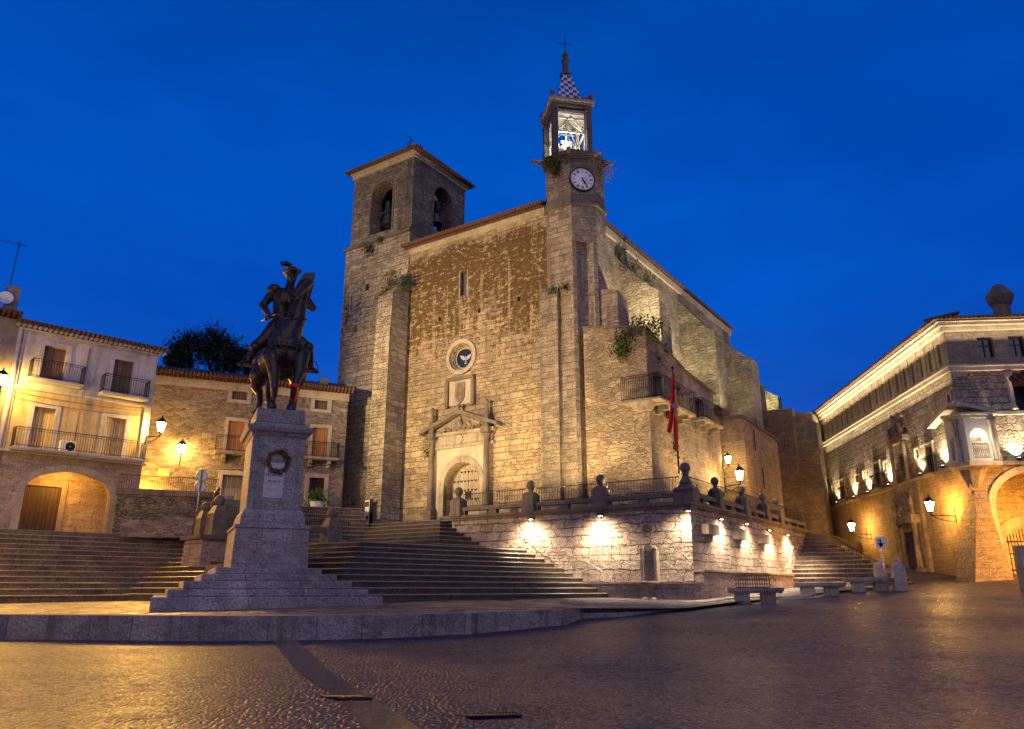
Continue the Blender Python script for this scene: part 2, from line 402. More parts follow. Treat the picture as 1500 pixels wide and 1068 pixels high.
def stepmat(name, c, edge):
    t = NT(name); o = t.obj(); f = t.noise(o, 9, 8, .7); b = t.noise(o, 1.1, 6, .65)
    col = t.mix(.8, c, t.ramp(f.outputs[0], [(.32, .3), (.5, 1.0), (.7, 1.6)]), 'MULTIPLY')
    col = t.mix(t.ramp(b.outputs[0], [(.42, 0.0), (.6, .6)]), col, (.03,.026,.022))
    us = t.n('ShaderNodeSeparateXYZ'); t.l(t.uv(), us.inputs[0])
    row = t.math('FLOOR', t.math('MULTIPLY', us.outputs[1], 3.79)); hs_ = t.math('FRACT', t.math('MULTIPLY', t.math('SINE', t.math('MULTIPLY', row, 12.9)), 437.5))
    jt = t.math('LESS_THAN', t.math('FRACT', t.math('ADD', t.math('DIVIDE', us.outputs[0], 1.7), hs_)), .018)
    col = t.mix(t.math('MULTIPLY', jt, .85), col, (.01,.009,.008))
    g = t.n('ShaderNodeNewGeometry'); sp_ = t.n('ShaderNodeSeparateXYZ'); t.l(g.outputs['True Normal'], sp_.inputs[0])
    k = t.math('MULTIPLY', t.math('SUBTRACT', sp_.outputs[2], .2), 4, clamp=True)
    col = t.mix(t.math('MULTIPLY', k, t.ramp(f.outputs[0], [(.35, .35), (.6, 1.0)])), col, edge)   # nosings paler than the risers: part foot wear, part painted catch light
    t.bsdf(col, t.math('SUBTRACT', .75, t.math('MULTIPLY', k, .35)), t.bump(f.outputs[0], .6, .03)); return t.m
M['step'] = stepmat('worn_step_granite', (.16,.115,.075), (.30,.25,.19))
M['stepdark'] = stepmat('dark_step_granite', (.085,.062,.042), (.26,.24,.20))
M['bronze'] = simple('dark_bronze', (.050,.040,.032), .40, .6, .6, .5, 5, .5)
M['iron'] = simple('black_iron', (.018,.016,.015), .5, .6)
M['rust'] = simple('rusty_iron', (.07,.04,.025), .7, .3)
M['steel'] = simple('steel_rail', (.5,.48,.45), .3, .9)
M['plasterw'] = plainstone('white_plaster', (.57,.54,.53), .25, .25, .85, (.26,.23,.20), .5, .6)
M['plasterc'] = plainstone('cream_plaster', (.60,.46,.24), .25, .25, .85, (.28,.20,.10), .5, .6)
M['plasterg'] = plainstone('grey_plaster', (.30,.26,.22), .2, .2, .85, stain=.4)
M['arcade'] = masonry('arcade_ashlar', (.34,.27,.20), (.43,.35,.27), (.30,.235,.17), 1.0, .45, .02, .35, .35, streak=.3)
M['shutter'] = wood('brown_shutter', (.16,.10,.065), .14)
M['blind'] = wood('orange_wood_blind', (.42,.19,.06), .3)
M['yshutter'] = wood('pale_shutter', (.62,.47,.22), .14)
M['door'] = wood('door_planks', (.36,.29,.21), .2)
M['doordark'] = wood('dark_door_planks', (.07,.045,.03), .22)
M['glass'] = simple('window_glass', (.012,.016,.022), .12, 0, 0, 0, 1, .8)
M['black'] = simple('dark_interior', (.012,.010,.009), .9, 0, .2, 0)
M['lantern_amber'] = emis('lantern_glass_amber', (1, .68, .22), 160, .8)
M['lantern_white'] = emis('floodlight_glass', (1, .88, .62), 30)
M['white'] = simple('white_enamel', (.78,.78,.76), .4, 0, .08, .05)
M['whitemetal'] = simple('white_painted_steel', (.72,.70,.62), .4, .1, .12, .05)
M['red'] = simple('red_flag_cloth', (.85,.015,.015), .7, 0, .25, .2)
M['yellow'] = simple('yellow_flag_cloth', (.75,.38,.02), .7, 0, .25, .2)
M['bell'] = simple('bell_bronze', (.075,.085,.07), .5, .7, .5, .2)
M['rope'] = simple('dried_laurel', (.13,.075,.035), .8, 0, .7, .8, 20)
M['grey'] = simple('grey_plastic', (.22,.22,.21), .5)
M['trunk'] = simple('bark', (.05,.035,.025), .9)

def tiles(name, c1=(.19,.085,.045), c2=(.09,.05,.035)):
    t = NT(name); uv = t.uv(); wv = t.n('ShaderNodeTexWave', wave_type='BANDS', bands_direction='X'); wv.inputs['Scale'].default_value = 1.25; wv.inputs['Distortion'].default_value = .3
    t.l(uv, wv.inputs['Vector']); nn = t.noise(t.map(uv, (4,2.4,1)), 1, 4, .6); col = t.mix(nn.outputs[0], c1, c2)
    col = t.mix(.7, col, t.ramp(wv.outputs['Fac'], [(0.0, .35), (.6, 1.1)]), 'MULTIPLY')
    t.bsdf(col, .8, t.bump(t.math('ADD', wv.outputs['Fac'], nn.outputs[0]), .8, .08)); return t.m
M['tiles'] = tiles('clay_roof_tiles')
def checker():
    t = NT('blue_white_checker_tiles'); uv = t.uv()
    c = t.n('ShaderNodeTexChecker'); c.inputs['Scale'].default_value = 3.4; t.l(t.map(uv, (1,1,0), (0,0,.1)), c.inputs['Vector'])
    c.inputs[1].default_value = (.60,.64,.78,1); c.inputs[2].default_value = (.02,.03,.16,1)
    t.bsdf(c.outputs[0], .3); return t.m
M['checker'] = checker()
def leaf(name, a, b):
    t = NT(name); nn = t.noise(t.obj(), 3, 3); t.bsdf(t.mix(nn.outputs[0], a, b), .6); return t.m
M['ivy'] = leaf('ivy_leaves', (.014,.028,.006), (.06,.09,.018))
M['treeleaf'] = leaf('dark_tree_leaves', (.02,.03,.012), (.06,.07,.025))
M['pot'] = leaf('bush_leaves', (.05,.12,.02), (.16,.26,.05))

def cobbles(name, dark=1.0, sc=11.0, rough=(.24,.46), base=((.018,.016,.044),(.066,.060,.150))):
    t = NT(name); uv = t.uv()
    w = t.noise(uv, .6, 2); v = t.vmath('ADD', uv, t.vmath('MULTIPLY', t.vmath('SUBTRACT', w.outputs['Color'], (.5,.5,.5)), (.5,.5,0)))
    e = t.n('ShaderNodeTexVoronoi', voronoi_dimensions='2D', feature='DISTANCE_TO_EDGE'); e.inputs['Scale'].default_value = sc; e.inputs['Randomness'].default_value = .8; t.l(v, e.inputs['Vector'])
    a = t.n('ShaderNodeTexVoronoi', voronoi_dimensions='2D', feature='F1'); a.inputs['Scale'].default_value = sc; a.inputs['Randomness'].default_value = .8; t.l(v, a.inputs['Vector'])
    sep = t.n('ShaderNodeSeparateColor'); t.l(a.outputs['Color'], sep.inputs[0])
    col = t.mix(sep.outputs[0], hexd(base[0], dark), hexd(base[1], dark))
    big = t.noise(uv, .18, 6, .65); fine = t.noise(uv, 35, 4, .6)
    puddle = t.noise(t.map(uv, (.35,.9,1)), 1, 4, .6)
    rg = t.math('ADD', t.ramp(big.outputs[0], [(.35, rough[0]), (.65, rough[1])]), t.math('MULTIPLY', sep.outputs[1], .12))
    hh = t.math('ADD', t.ramp(e.outputs['Distance'], [(0.0, 0.0), (.10, .75), (.3, 1.0)]), t.math('MULTIPLY', sep.outputs[2], .45))
    hh = t.math('ADD', hh, t.math('MULTIPLY', fine.outputs[0], .18))
    spk = t.noise(uv, 26, 3, .7).outputs[0]
    gl = t.math('MULTIPLY', t.ramp(spk, [(.50, 0.0), (.60, 1.0)]), t.ramp(sep.outputs[0], [(.3, .1), (.8, 1.0)]))
    rg = t.math('SUBTRACT', t.math('ADD', rg, .10), t.math('MULTIPLY', gl, .30))
    t.bsdf(col, rg, t.bump(hh, 1.0, .085), 0, t.math('ADD', .30, t.math('MULTIPLY', gl, .7))); return t.m
M['cobbles'] = cobbles('wet_cobbles')  # blue-violet base: the sky's reflection put into the stone colour
M['pave'] = cobbles('damp_paving', 3.0, 2.0, (.3,.6), ((.020,.017,.018),(.07,.06,.06)))
M['slab'] = simple('wet_granite_slab', (.10,.08,.065), .18, 0, .5, .35, 9, .5)
M['earth'] = plainstone('paved_ground', (.17,.14,.11), .5, .4)

# ------------------------------------------------------------------ world
wd = bpy.data.worlds.new('World'); sc.world = wd; wd.use_nodes = True
nt = wd.node_tree; nt.nodes.clear()
def wn(ty): return nt.nodes.new(ty)
out = wn('ShaderNodeOutputWorld'); bg = wn('ShaderNodeBackground'); tc = wn('ShaderNodeTexCoord'); sp = wn('ShaderNodeSeparateXYZ')
nt.links.new(tc.outputs['Generated'], sp.inputs[0])
rp = wn('ShaderNodeValToRGB'); el = rp.color_ramp.elements
stops = [(.0, (.030,.095,.38)), (.12, (.012,.090,.48)), (.34, (.001,.088,.56)), (.55, (.000,.080,.50)), (.80, (.001,.040,.26)), (1.0, (.001,.028,.18))]
while len(el) < len(stops): el.new(.5)
for i, (p, c) in enumerate(stops): el[i].position = p; el[i].color = (*c, 1)
nt.links.new(sp.outputs[2], rp.inputs[0])
nz = wn('ShaderNodeTexNoise'); nz.inputs['Scale'].default_value = 2.2; nz.inputs['Detail'].default_value = 5; nz.inputs['Roughness'].default_value = .5
mp = wn('ShaderNodeMapping'); mp.inputs['Scale'].default_value = (1,1,2.6); nt.links.new(tc.outputs['Generated'], mp.inputs[0]); nt.links.new(mp.outputs[0], nz.inputs['Vector'])
cr = wn('ShaderNodeValToRGB'); cr.color_ramp.elements[0].position = .32; cr.color_ramp.elements[0].color = (.72,.76,.82,1); cr.color_ramp.elements[1].position = .72; cr.color_ramp.elements[1].color = (1.22,1.18,1.12,1)
nt.links.new(nz.outputs[0], cr.inputs[0])
mx = wn('ShaderNodeMix'); mx.data_type = 'RGBA'; mx.blend_type = 'MULTIPLY'; mx.inputs[0].default_value = 1
nt.links.new(rp.outputs[0], mx.inputs[6]); nt.links.new(cr.outputs[0], mx.inputs[7]); nt.links.new(mx.outputs[2], bg.inputs[0])
bg.inputs[1].default_value = 1.0; nt.links.new(bg.outputs[0], out.inputs[0])

# soft warm light of the town, from behind the camera
sl = bpy.data.lights.new('town_glow', 'SUN'); sl.energy = .62; sl.angle = R(70); sl.color = (1, .76, .58)
so = link('town_glow', sl); so.rotation_euler = (R(58), 0, R(22))

LK = 2.6
def lamp(loc, power, col=(1,.6,.2), rad=.15, name='lamp_light', parent=None):
    d = bpy.data.lights.new(name, 'POINT'); d.energy = power*LK; d.color = col; d.shadow_soft_size = rad
    o = link(name, d, parent); o.location = loc; return o
def spot(loc, target, power, col=(1,.75,.42), ang=70, blend=.6, rad=.12, name='flood_light', parent=None):
    d = bpy.data.lights.new(name, 'SPOT'); d.energy = power*LK; d.color = col; d.spot_size = R(ang); d.spot_blend = blend; d.shadow_soft_size = rad
    o = link(name, d, parent); o.location = loc
    o.rotation_euler = (Vector(target)-Vector(loc)).to_track_quat('-Z', 'Y').to_euler(); return o

# ------------------------------------------------------------------ terrain
class TPS:
    def __init__(s, pts):
        P = np.array(pts, float); n = len(P); s.xy = P[:, :2]
        K = s.U(s.xy, s.xy); A = np.zeros((n+3, n+3)); A[:n, :n] = K+np.eye(n)*4.0
        A[:n, n] = 1; A[:n, n+1:] = s.xy; A[n, :n] = 1; A[n+1:, :n] = s.xy.T
        s.w = np.linalg.solve(A, np.concatenate([P[:, 2], np.zeros(3)]))
    def U(s, a, b):
        r2 = ((a[:, None, :]-b[None, :, :])**2).sum(-1)+1e-9; return r2*np.log(r2)*.5
    def __call__(s, x, y):
        u = s.U(np.array([[x, y]], float), s.xy)[0]; n = len(s.xy)
        return float(u@s.w[:n]+s.w[n]+s.w[n+1]*x+s.w[n+2]*y)
_g = TPS([(-15,5,0),(0,5,0),(15,5,.05),(-30,18,0),(0,15,0),(15,15,.1),(-17,25,.1),(-8,26,.1),(1.7,27,.36),(6.5,30,.58),(10,35,.82),
          (19.5,42,1.40),(28,46,1.95),(20,50,1.5),(24,60,3.0),(40,40,2.2),(40,20,.9),(24,28,.75),(-30,32,.3),(-15,40,.5),(0,40,.9),(60,60,3),(0,-20,0),(30,0,.1),(-30,0,0)])
def ground(x, y):
    r = math.hypot(x, y-20)
    k = max(0, 1-max(0, r-60)/60)
    return max(-.03, _g(x, y))*k if r < 120 else 0
_p = TPS([(-17,25.2,.78),(-8,26,.80),(1.7,27.3,.84),(-20,38,.97),(-5,31,1.0),(3,38,1.06),(8.8,38,.97),(6.5,30.5,.74),(10,35.2,.95),(19.5,42.2,1.52),(15,48,1.35),(18,52,1.55),(-30,30,.85),(-8,45,1.05),(24,50,1.75)])
def pav(x, y): return _p(x, y)

mb = MB(); xs = [-1500,-400,-120,-70]+[-45+i*1.5 for i in range(71)]+[90,160,400,1500]; ys = [-600,-120,-30,-10]+[-4+i*1.5 for i in range(62)]+[120,200,500,2500]
vs = [(x, y, ground(x, y)) for y in ys for x in xs]; nx = len(xs)
mb.add(vs, [(j*nx+i, j*nx+i+1, (j+1)*nx+i+1, (j+1)*nx+i) for j in range(len(ys)-1) for i in range(nx-1)], True)
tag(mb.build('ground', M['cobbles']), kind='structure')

def sheet(poly, zf, step=1.0):
    """dense flat sheet over a polygon following the height zf"""
    bm = bmesh.new(); vs = [bm.verts.new((p[0], p[1], 0)) for p in poly]; bm.faces.new(vs)
    bmesh.ops.triangulate(bm, faces=bm.faces)
    for _ in range(6):
        es = [e for e in bm.edges if e.calc_length() > step*2]
        if not es: break
        bmesh.ops.subdivide_edges(bm, edges=es, cuts=1); bmesh.ops.triangulate(bm, faces=[f for f in bm.faces if len(f.verts) > 3])
    for v in bm.verts: v.co.z = zf(v.co.x, v.co.y)
    bmesh.ops.recalc_face_normals(bm, faces=bm.faces)
    if sum(f.normal.z for f in bm.faces) < 0: bmesh.ops.reverse_faces(bm, faces=bm.faces)
    return bm
def sheet_obj(name, poly, zf, mat, front=None, depth=1.0, matf=None, step=1.2, parent=None):
    bm = sheet(poly, zf, step); me = bpy.data.meshes.new(name); bm.to_mesh(me); bm.free(); do_uv(me); me.materials.append(mat)
    return link(name, me, parent)
def hz(z, px, py): h = W0.hit('z', z, px, py); return (h[0], h[1])

# platform under the statue: a granite wall face with damp streaks and a paved top
pf = [hz(.12, -330, 933), hz(.12, 0, 933), hz(.14, 250, 933.5), hz(.16, 420, 933), hz(.2, 560, 930.5), hz(.26, 690, 925), hz(.33, 827, 916)]
edge = []
for a, b in zip(pf, pf[1:]):
    for k in range(8): t = k/8; edge.append((a[0]+(b[0]-a[0])*t, a[1]+(b[1]-a[1])*t))
edge.append(pf[-1])
mb = MB()
def ptop(x, y): return pav(x, y)
n = len(edge)
inn = [(x-.02, y+.38) for x, y in edge]
mb.add([(x, y, ground(x, y)-.3) for x, y in edge]+[(x, y, ptop(x, y)+.0) for x, y in edge]+[(x, y, ptop(x, y)+.012) for x, y in inn],
       [(i, i+1, i+1+n, i+n) for i in range(n-1)]+[(i+n, i+1+n, i+1+2*n, i+2*n) for i in range(n-1)])
e = edge[-1]; mb.add([(e[0], e[1], .0), (e[0]+.9, e[1]+2.6, .0), (e[0]+.9, e[1]+2.6, ptop(*e)+.01), (e[0], e[1], ptop(*e))], [(0,1,2,3)])
tag(mb.build('platform_wall', M['kerb'], bevel=0), kind='structure')
right = [(7.0,31.4),(9.6,34.6),(13,38.2),(17.5,41.6),(20.5,43.6)]
poly = [p for p in inn]+[(edge[-1][0]+.9, edge[-1][1]+2.0)]+right+[(22,48),(14,52),(4,44),(-6,44),(-22,54),(-45,54),(-45,26)]
tag(sheet_obj('pavement', poly, lambda x, y: pav(x, y), M['pave']), kind='structure')
# kerb steps that rise to the pavement on the right
kb = [hz(.44, 834, 907), hz(.52, 905, 903), hz(.6, 1000, 896), hz(.78, 1100, 885), hz(1.1, 1200, 875), hz(1.36, 1312, 864)]
for off, fr in ((0, .0), (.62, .5)):
    mb = MB(); ln = [(x-off*.45, y+off*.9) for x, y in kb]
    den = []
    for a, b in zip(ln, ln[1:]):
        for k in range(5): t = k/5; den.append((a[0]+(b[0]-a[0])*t, a[1]+(b[1]-a[1])*t))
    den.append(ln[-1]); n = len(den); bk = [(x-1.2, y+2.6) for x, y in den]
    def lev(x, y, off=off):
        g = ground(x, y); p = pav(x, y); return (g+(max(p, g+.1)-g)*.5) if off == 0 else max(p+.003, g+.12)
    mb.add([(x, y, ground(x, y)-.2) for x, y in den]+[(x, y, lev(x, y)) for x, y in den]+[(x, y, (lev(x, y) if off == 0 else pav(x, y)-.01)) for x, y in bk],
           [(i, i+1, i+1+n, i+n) for i in range(n-1)]+[(i+n, i+1+n, i+1+2*n, i+2*n) for i in range(n-1)])
    tag(mb.build('kerb', M['kerb']), kind='structure')
# wet granite channel crossing the plaza, with its grates
ch0 = [(-6.1,26.2),(-5.2,24.2),(-3.8,18.5),(-2.45,13.2),(-1.75,10.6),(-1.0,8.0),(-.2,5.0)]
ca = [hz(.1, 398, 934), hz(.05, 432, 975), hz(.0, 498, 1022), hz(0, 540, 1068), hz(0, 600, 1130)]
cb = [hz(.1, 432, 934), hz(.05, 478, 975), hz(.0, 548, 1022), hz(0, 620, 1068), hz(0, 720, 1130)]
mb = MB()
A = []; B = []
for i in range(4):
    for k in range(6):
        t = k/6; A.append(tuple(np.array(ca[i])*(1-t)+np.array(ca[i+1])*t)); B.append(tuple(np.array(cb[i])*(1-t)+np.array(cb[i+1])*t))
n = len(A); mb.add([(x, y, ground(x, y)+.008) for x, y in A]+[(x, y, ground(x, y)+.008) for x, y in B], [(i, i+n, i+n+1, i+1) for i in range(n-1)], True)
tag(mb.build('paving_strip', M['slab']), kind='structure')
# ------------------------------------------------------------------ stairs
def isect(p, d, q, e):
    den = d[0]*e[1]-d[1]*e[0]; t = ((q[0]-p[0])*e[1]-(q[1]-p[1])*e[0])/den; return (p[0]+d[0]*t, p[1]+d[1]*t)
Hd = (FS.c, FS.s); Cd = (FC.c, FC.s)
def worn(name, layers, mat, nose=.03):
    """layers: (polygon, z0, z1); every tread overhangs its riser a little and its edge is worn"""
    mb = MB()
    for poly, z0, z1 in layers:
        mb.prism(poly, z0, z1-.05)
    for poly, z0, z1 in layers:
        cx = sum(p[0] for p in poly)/len(poly); cy = sum(p[1] for p in poly)/len(poly)
        pp = []
        N = len(poly)
        for i in range(N):
            a = Vector(poly[i]); b = Vector(poly[(i+1) % N]); L = (b-a).length; k = max(1, min(60, int(L/.55)))
            for j in range(k):
                q = a+(b-a)*(j/k); d = Vector((q.x-cx, q.y-cy)); d.normalize()
                jit = nose+.018*mnoise.noise(Vector((q.x*1.7, q.y*1.7, z1*3)))
                pp.append((q.x+d.x*jit, q.y+d.y*jit))
        z = z1
        hz_ = lambda x, y, z=z: z+.012*mnoise.noise(Vector((x*1.2, y*1.2, z*5)))
        n = len(pp); ii = []
        for (x, y) in pp:
            d = Vector((x-cx, y-cy)); d.normalize(); ii.append((x-d.x*.05, y-d.y*.05))
        ar = sum(pp[i][0]*pp[(i+1)%n][1]-pp[(i+1)%n][0]*pp[i][1] for i in range(n))
        if ar < 0: pp = pp[::-1]; ii = ii[::-1]
        vs = [(x, y, z-.09) for x, y in pp]+[(x, y, hz_(x, y)-.035) for x, y in pp]+[(x, y, hz_(x, y)) for x, y in ii]
        mb.add(vs, [list(range(n))[::-1], list(range(2*n, 3*n))]+[(i,(i+1)%n,(i+1)%n+n,i+n) for i in range(n)]+[(i+n,(i+1)%n+n,(i+1)%n+2*n,i+2*n) for i in range(n)])
    return tag(mb.build(name, mat), kind='structure')
# left flight
LX0, LX1 = -6, 17.6
lay = []
for i in range(13):
    y = 38+i*(46-38)/12; z = .97+(4.4-.97)*(i+1)/13
    xr = 18.2-.7*i/12+ (1.8 if i < 3 else 0)
    lay.append(([tuple(FS.w(LX0, y)[:2]), tuple(FS.w(xr, y)[:2]), tuple(FS.w(xr, 50)[:2]), tuple(FS.w(LX0, 50)[:2])], .5, z))
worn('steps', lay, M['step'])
# main flights up to the church: fronts run with the houses, flanks with the church front
def corner(ys, yc):
    return isect(tuple(FS.w(0, ys)[:2]), Hd, tuple(FC.w(0, yc)[:2]), Cd)
a0 = FS.hit('y', 26.5, 496, 852); a1 = FS.hit('y', 30.5, 527, 796)
c0 = FC.loc(*FS.w(a0[0], 26.5)[:2])[1]; c1 = FC.loc(*FS.w(a1[0], 30.5)[:2])[1]
lay = []
def flight(ys0, ys1, yc0, yc1, z0, z1, n, xl, zb):
    L = []
    for i in range(n):
        t = i/(n-1); ys = ys0+(ys1-ys0)*t; yc = yc0+(yc1-yc0)*t; k = corner(ys, yc)
        kc = FC.loc(*k)
        e1 = isect(k, Hd, tuple(FC.w(0, 1.5)[:2]), Cd)       # runs into the terrace
        L.append(([k, e1, tuple(FC.w(-5, 5)[:2]), tuple(FC.w(xl, 5)[:2]), tuple(FC.w(xl, yc)[:2])], zb, z0+(z1-z0)*(i+1)/n))
    return L
k = (c1-c0)/4.0
lay += flight(25.3, 30.5, c0-k*1.2, c1, 1.03, 3.58, 10, -30, .5)
u0 = FS.hit('y', 33.2, 643, 800); u1 = FS.hit('y', 36.4, 645, 758)
d0 = FC.loc(*FS.w(u0[0], 33.2)[:2])[1]; d1 = FC.loc(*FS.w(u1[0], 36.4)[:2])[1]
lay += flight(33.2, 36.4, d0, d1, 3.58, 5.5, 7, -33, 1.0)
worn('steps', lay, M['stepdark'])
# right-hand flight beside the palace street
lay = []
for i in range(13):
    t = i/12; y = 16.8+t*6.4; z = 1.60+(5.35-1.60)*(i+1)/13
    px = 1338-t*(1338-1188); py = 858-t*(858-782)
    xe = FC.hit('y', y, px, py)[0]
    lay.append(([tuple(FC.w(-.5, y)[:2]), tuple(FC.w(xe, y)[:2]), tuple(FC.w(xe-.6, 30)[:2]), tuple(FC.w(-.5, 30)[:2])], 1.0, z))
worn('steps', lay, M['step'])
tag(MB().box(-9, 1.5, 23.0, 60, 2, 5.33).build('upper_street', M['earth']), kind='structure')
us = [x for x in bpy.data.objects if x.name == 'upper_street'][0]; us.location = FC.w(0, 0); us.rotation_euler = (0, 0, FC.a)

# upper levels behind the stairs
def placed(o, fr, loc=(0, 0, 0)):
    o.location = fr.w(*loc); o.rotation_euler = (0, 0, fr.a); return o
placed(tag(MB().prism([(-12,45.9),(18,45.9),(19,58),(-12,70)], 1, 4.38).build('upper_pavement', M['earth']), kind='structure'), FS)
placed(tag(MB().prism([(-8.4,-5.7),(1.2,-5.7),(1.2,-3),(6.2,-3),(7,3),(7,30),(-8.4,30)], 2, 6.6).build('upper_square', M['earth']), kind='structure'), FM)
placed(tag(MB().box(-34, -12, 3, 12, 4, 5.82).build('church_forecourt', M['earth']), kind='structure'), FC)

# ================================================================== TERRACE
TZ = 5.5
tw = thing('terrace_wall', 'rough granite terrace wall with stone parapet, ball posts and wall lamps below the church', 'wall', FC)
TX = -14.9
MB().prism([(TX,0),(0,0),(0,23.6),(-3,23.6),(-3,3.5),(TX,3.5)], .3, TZ-.02).build('wall', M['terrace'], tw, wear=.035)
tf = MB().prism([(TX-1.6,.7),(TX,.2),(-.15,.2),(-.15,23.4),(-9,23.4),(-9,4.6),(TX-1.6,4.6)], TZ-.6, TZ+.01)
placed(tag(tf.build('terrace_floor', M['earth']), kind='structure'), FC)
# plinth courses (the bench-like ledge along the foot)
pz = FC.hit('x', .45, 1085, 833)[2]
MB().box(-6.1, .45, -.45, 0.05, .4, 1.72).build('plinth', M['plinthwall'], tw, wear=.02)
MB().box(0, .45, 0.06, 16.6, .5, 2.28).build('plinth', M['plinthwall'], tw, wear=.02)
MB().box(-6.15, .52, -.55, .0, 1.72, 1.80).box(0, .52, .0, 16.7, 2.28, 2.37).build('ledge', M['trim'], tw, wear=.012)
cp = MB()
cp.prism([(TX-.9,-.22),(.22,-.22),(.22,23.8),(-.35,23.8),(-.35,.4),(TX-.9,.4)], TZ, TZ+.16)
cp.prism([(TX-.9,-.12),(.12,-.12),(.12,23.8),(-.3,23.8),(-.3,.35),(TX-.9,.35)], TZ-.12, TZ+.0)
cp.build('coping', M['darkstone'], tw, wear=.012)
front_px = [672, 778, 881]; fx = [FC.hit('y', .1, p, 740)[0] for p in front_px]
side_px = [1050, 1089, 1120, 1140]; fyv = [FC.hit('x', -.1, p, 752+i*8)[1] for i, p in enumerate(side_px)]
def span(mb, a, b, axis):
    nb = max(1, round(abs(b-a)/1.9)); s = (b-a)/nb
    for i in range(nb+1):
        c = a+s*i
        if axis == 'x': mb.box(c-.28, c+.28, -.05, .25, TZ+.16, TZ+.42)
        else: mb.box(-.25, .05, c-.28, c+.28, TZ+.16, TZ+.42)
    if axis == 'x': mb.box(a, b, -.1, .28, TZ+.42, TZ+.64)
    else: mb.box(-.28, .1, a, b, TZ+.42, TZ+.64)
xsF = fx+[-.1]
for a, b in zip(xsF, xsF[1:]):
    mb = MB(); span(mb, a+.3, b-.3, 'x'); mb.build('parapet', M['darkstone'], tw, wear=.008)
mb = MB(); span(mb, TX+.1, fx[0]-.3, 'x'); mb.build('parapet', M['darkstone'], tw, wear=.008) if fx[0]-TX > 1 else None
ysS = [.0]+fyv+[23.4]
for a, b in zip(ysS, ysS[1:]):
    mb = MB(); span(mb, a+.3, b-.3, 'y'); mb.build('parapet', M['darkstone'], tw, wear=.008)
def ballpost(x, y, s=1.0, z=TZ+.1, parent=tw, mat='darkstone'):
    mb = MB(); mb.taper(x, y, z, z+.25, .36*s, .36*s, .36*s, .36*s); mb.taper(x, y, z+.25, z+.95, .31*s, .31*s, .33*s, .33*s)
    mb.taper(x, y, z+.95, z+1.15, .33*s, .33*s, .16*s, .16*s)
    mb.lathe([(.15*s,0),(.11*s,.08),(.17*s,.16),(.14*s,.2)], (x, y, z+1.12), 12); mb.ball((x, y, z+1.52), .235*s)
    return mb.build('ball_post', M[mat], parent, wear=.012)
for x in fx: ballpost(x, .08, 1.12)
for y in fyv: ballpost(-.08, y, 1.0)
mb = MB(); mb.prism([(-.75,.65),(-.75,-.2),(.3,-.2),(.3,.7)], TZ+.16, TZ+.72); mb.taper(-.18,.18,TZ+.72,TZ+.85,.5,.5,.42,.42); mb.taper(-.18,.18,TZ+.85,TZ+1.0,.3,.3,.3,.3)
mb.lathe([(.3,0),(.32,.12),(.2,.35),(.13,.5),(.2,.58),(.15,.64)], (-.18,.18,TZ+1.0), 14); mb.ball((-.18,.18,TZ+1.85), .27); mb.build('ball_post', M['darkstone'], tw, wear=.01)
def railing(a, b, axis, parent, z0=TZ+.64, z1=TZ+1.42, off=.09, step=.17, name='railing', r=.012, mat='iron'):
    mb = MB(); n = max(1, int(abs(b-a)/step))
    def pt(c, z): return (c, off, z) if axis == 'x' else (off, c, z)
    mb.tube(pt(a, z1), pt(b, z1), r*2, n=5).tube(pt(a, z0+.08), pt(b, z0+.08), r*1.4, n=5)
    for i in range(n+1):
        c = a+(b-a)*i/n; mb.tube(pt(c, z0), pt(c, z1), r, n=4)
        if i % 12 == 6:
            for q in range(8):
                t0 = q*math.pi/4; t1 = t0+math.pi/4; zc = (z0+z1)/2
                mb.tube(pt(c+.09*math.cos(t0), zc+.15*math.sin(t0)), pt(c+.09*math.cos(t1), zc+.15*math.sin(t1)), r, n=4)
    return mb.build(name, M[mat], parent)
for a, b in zip(xsF, xsF[1:]): railing(a+.35, b-.4, 'x', tw)
for a, b in zip(ysS, ysS[1:]): railing(a+.4, b-.35, 'y', tw, off=-.09)
# stone blocks set in the side wall
for p0, p1 in (((1027,767),(1045,785)), ((1072,774),(1087,792)), ((1108,782),(1121,798))):
    ya, za = FC.fx(.0, *p0); yb, zb = FC.fx(.0, *p1)
    MB().box(-.02, .38, ya, yb, zb, za).build('stone_block', M['trim'], tw, bevel=.02)
# round carved ornament
cx, cz = FC.fy(0, 949, 776); MB().ring_y((cx, cz), .17, .30, -.10, .02).ring_y((cx, cz), .05, .1, -.14, .02).build('round_ornament', M['carved'], tw)
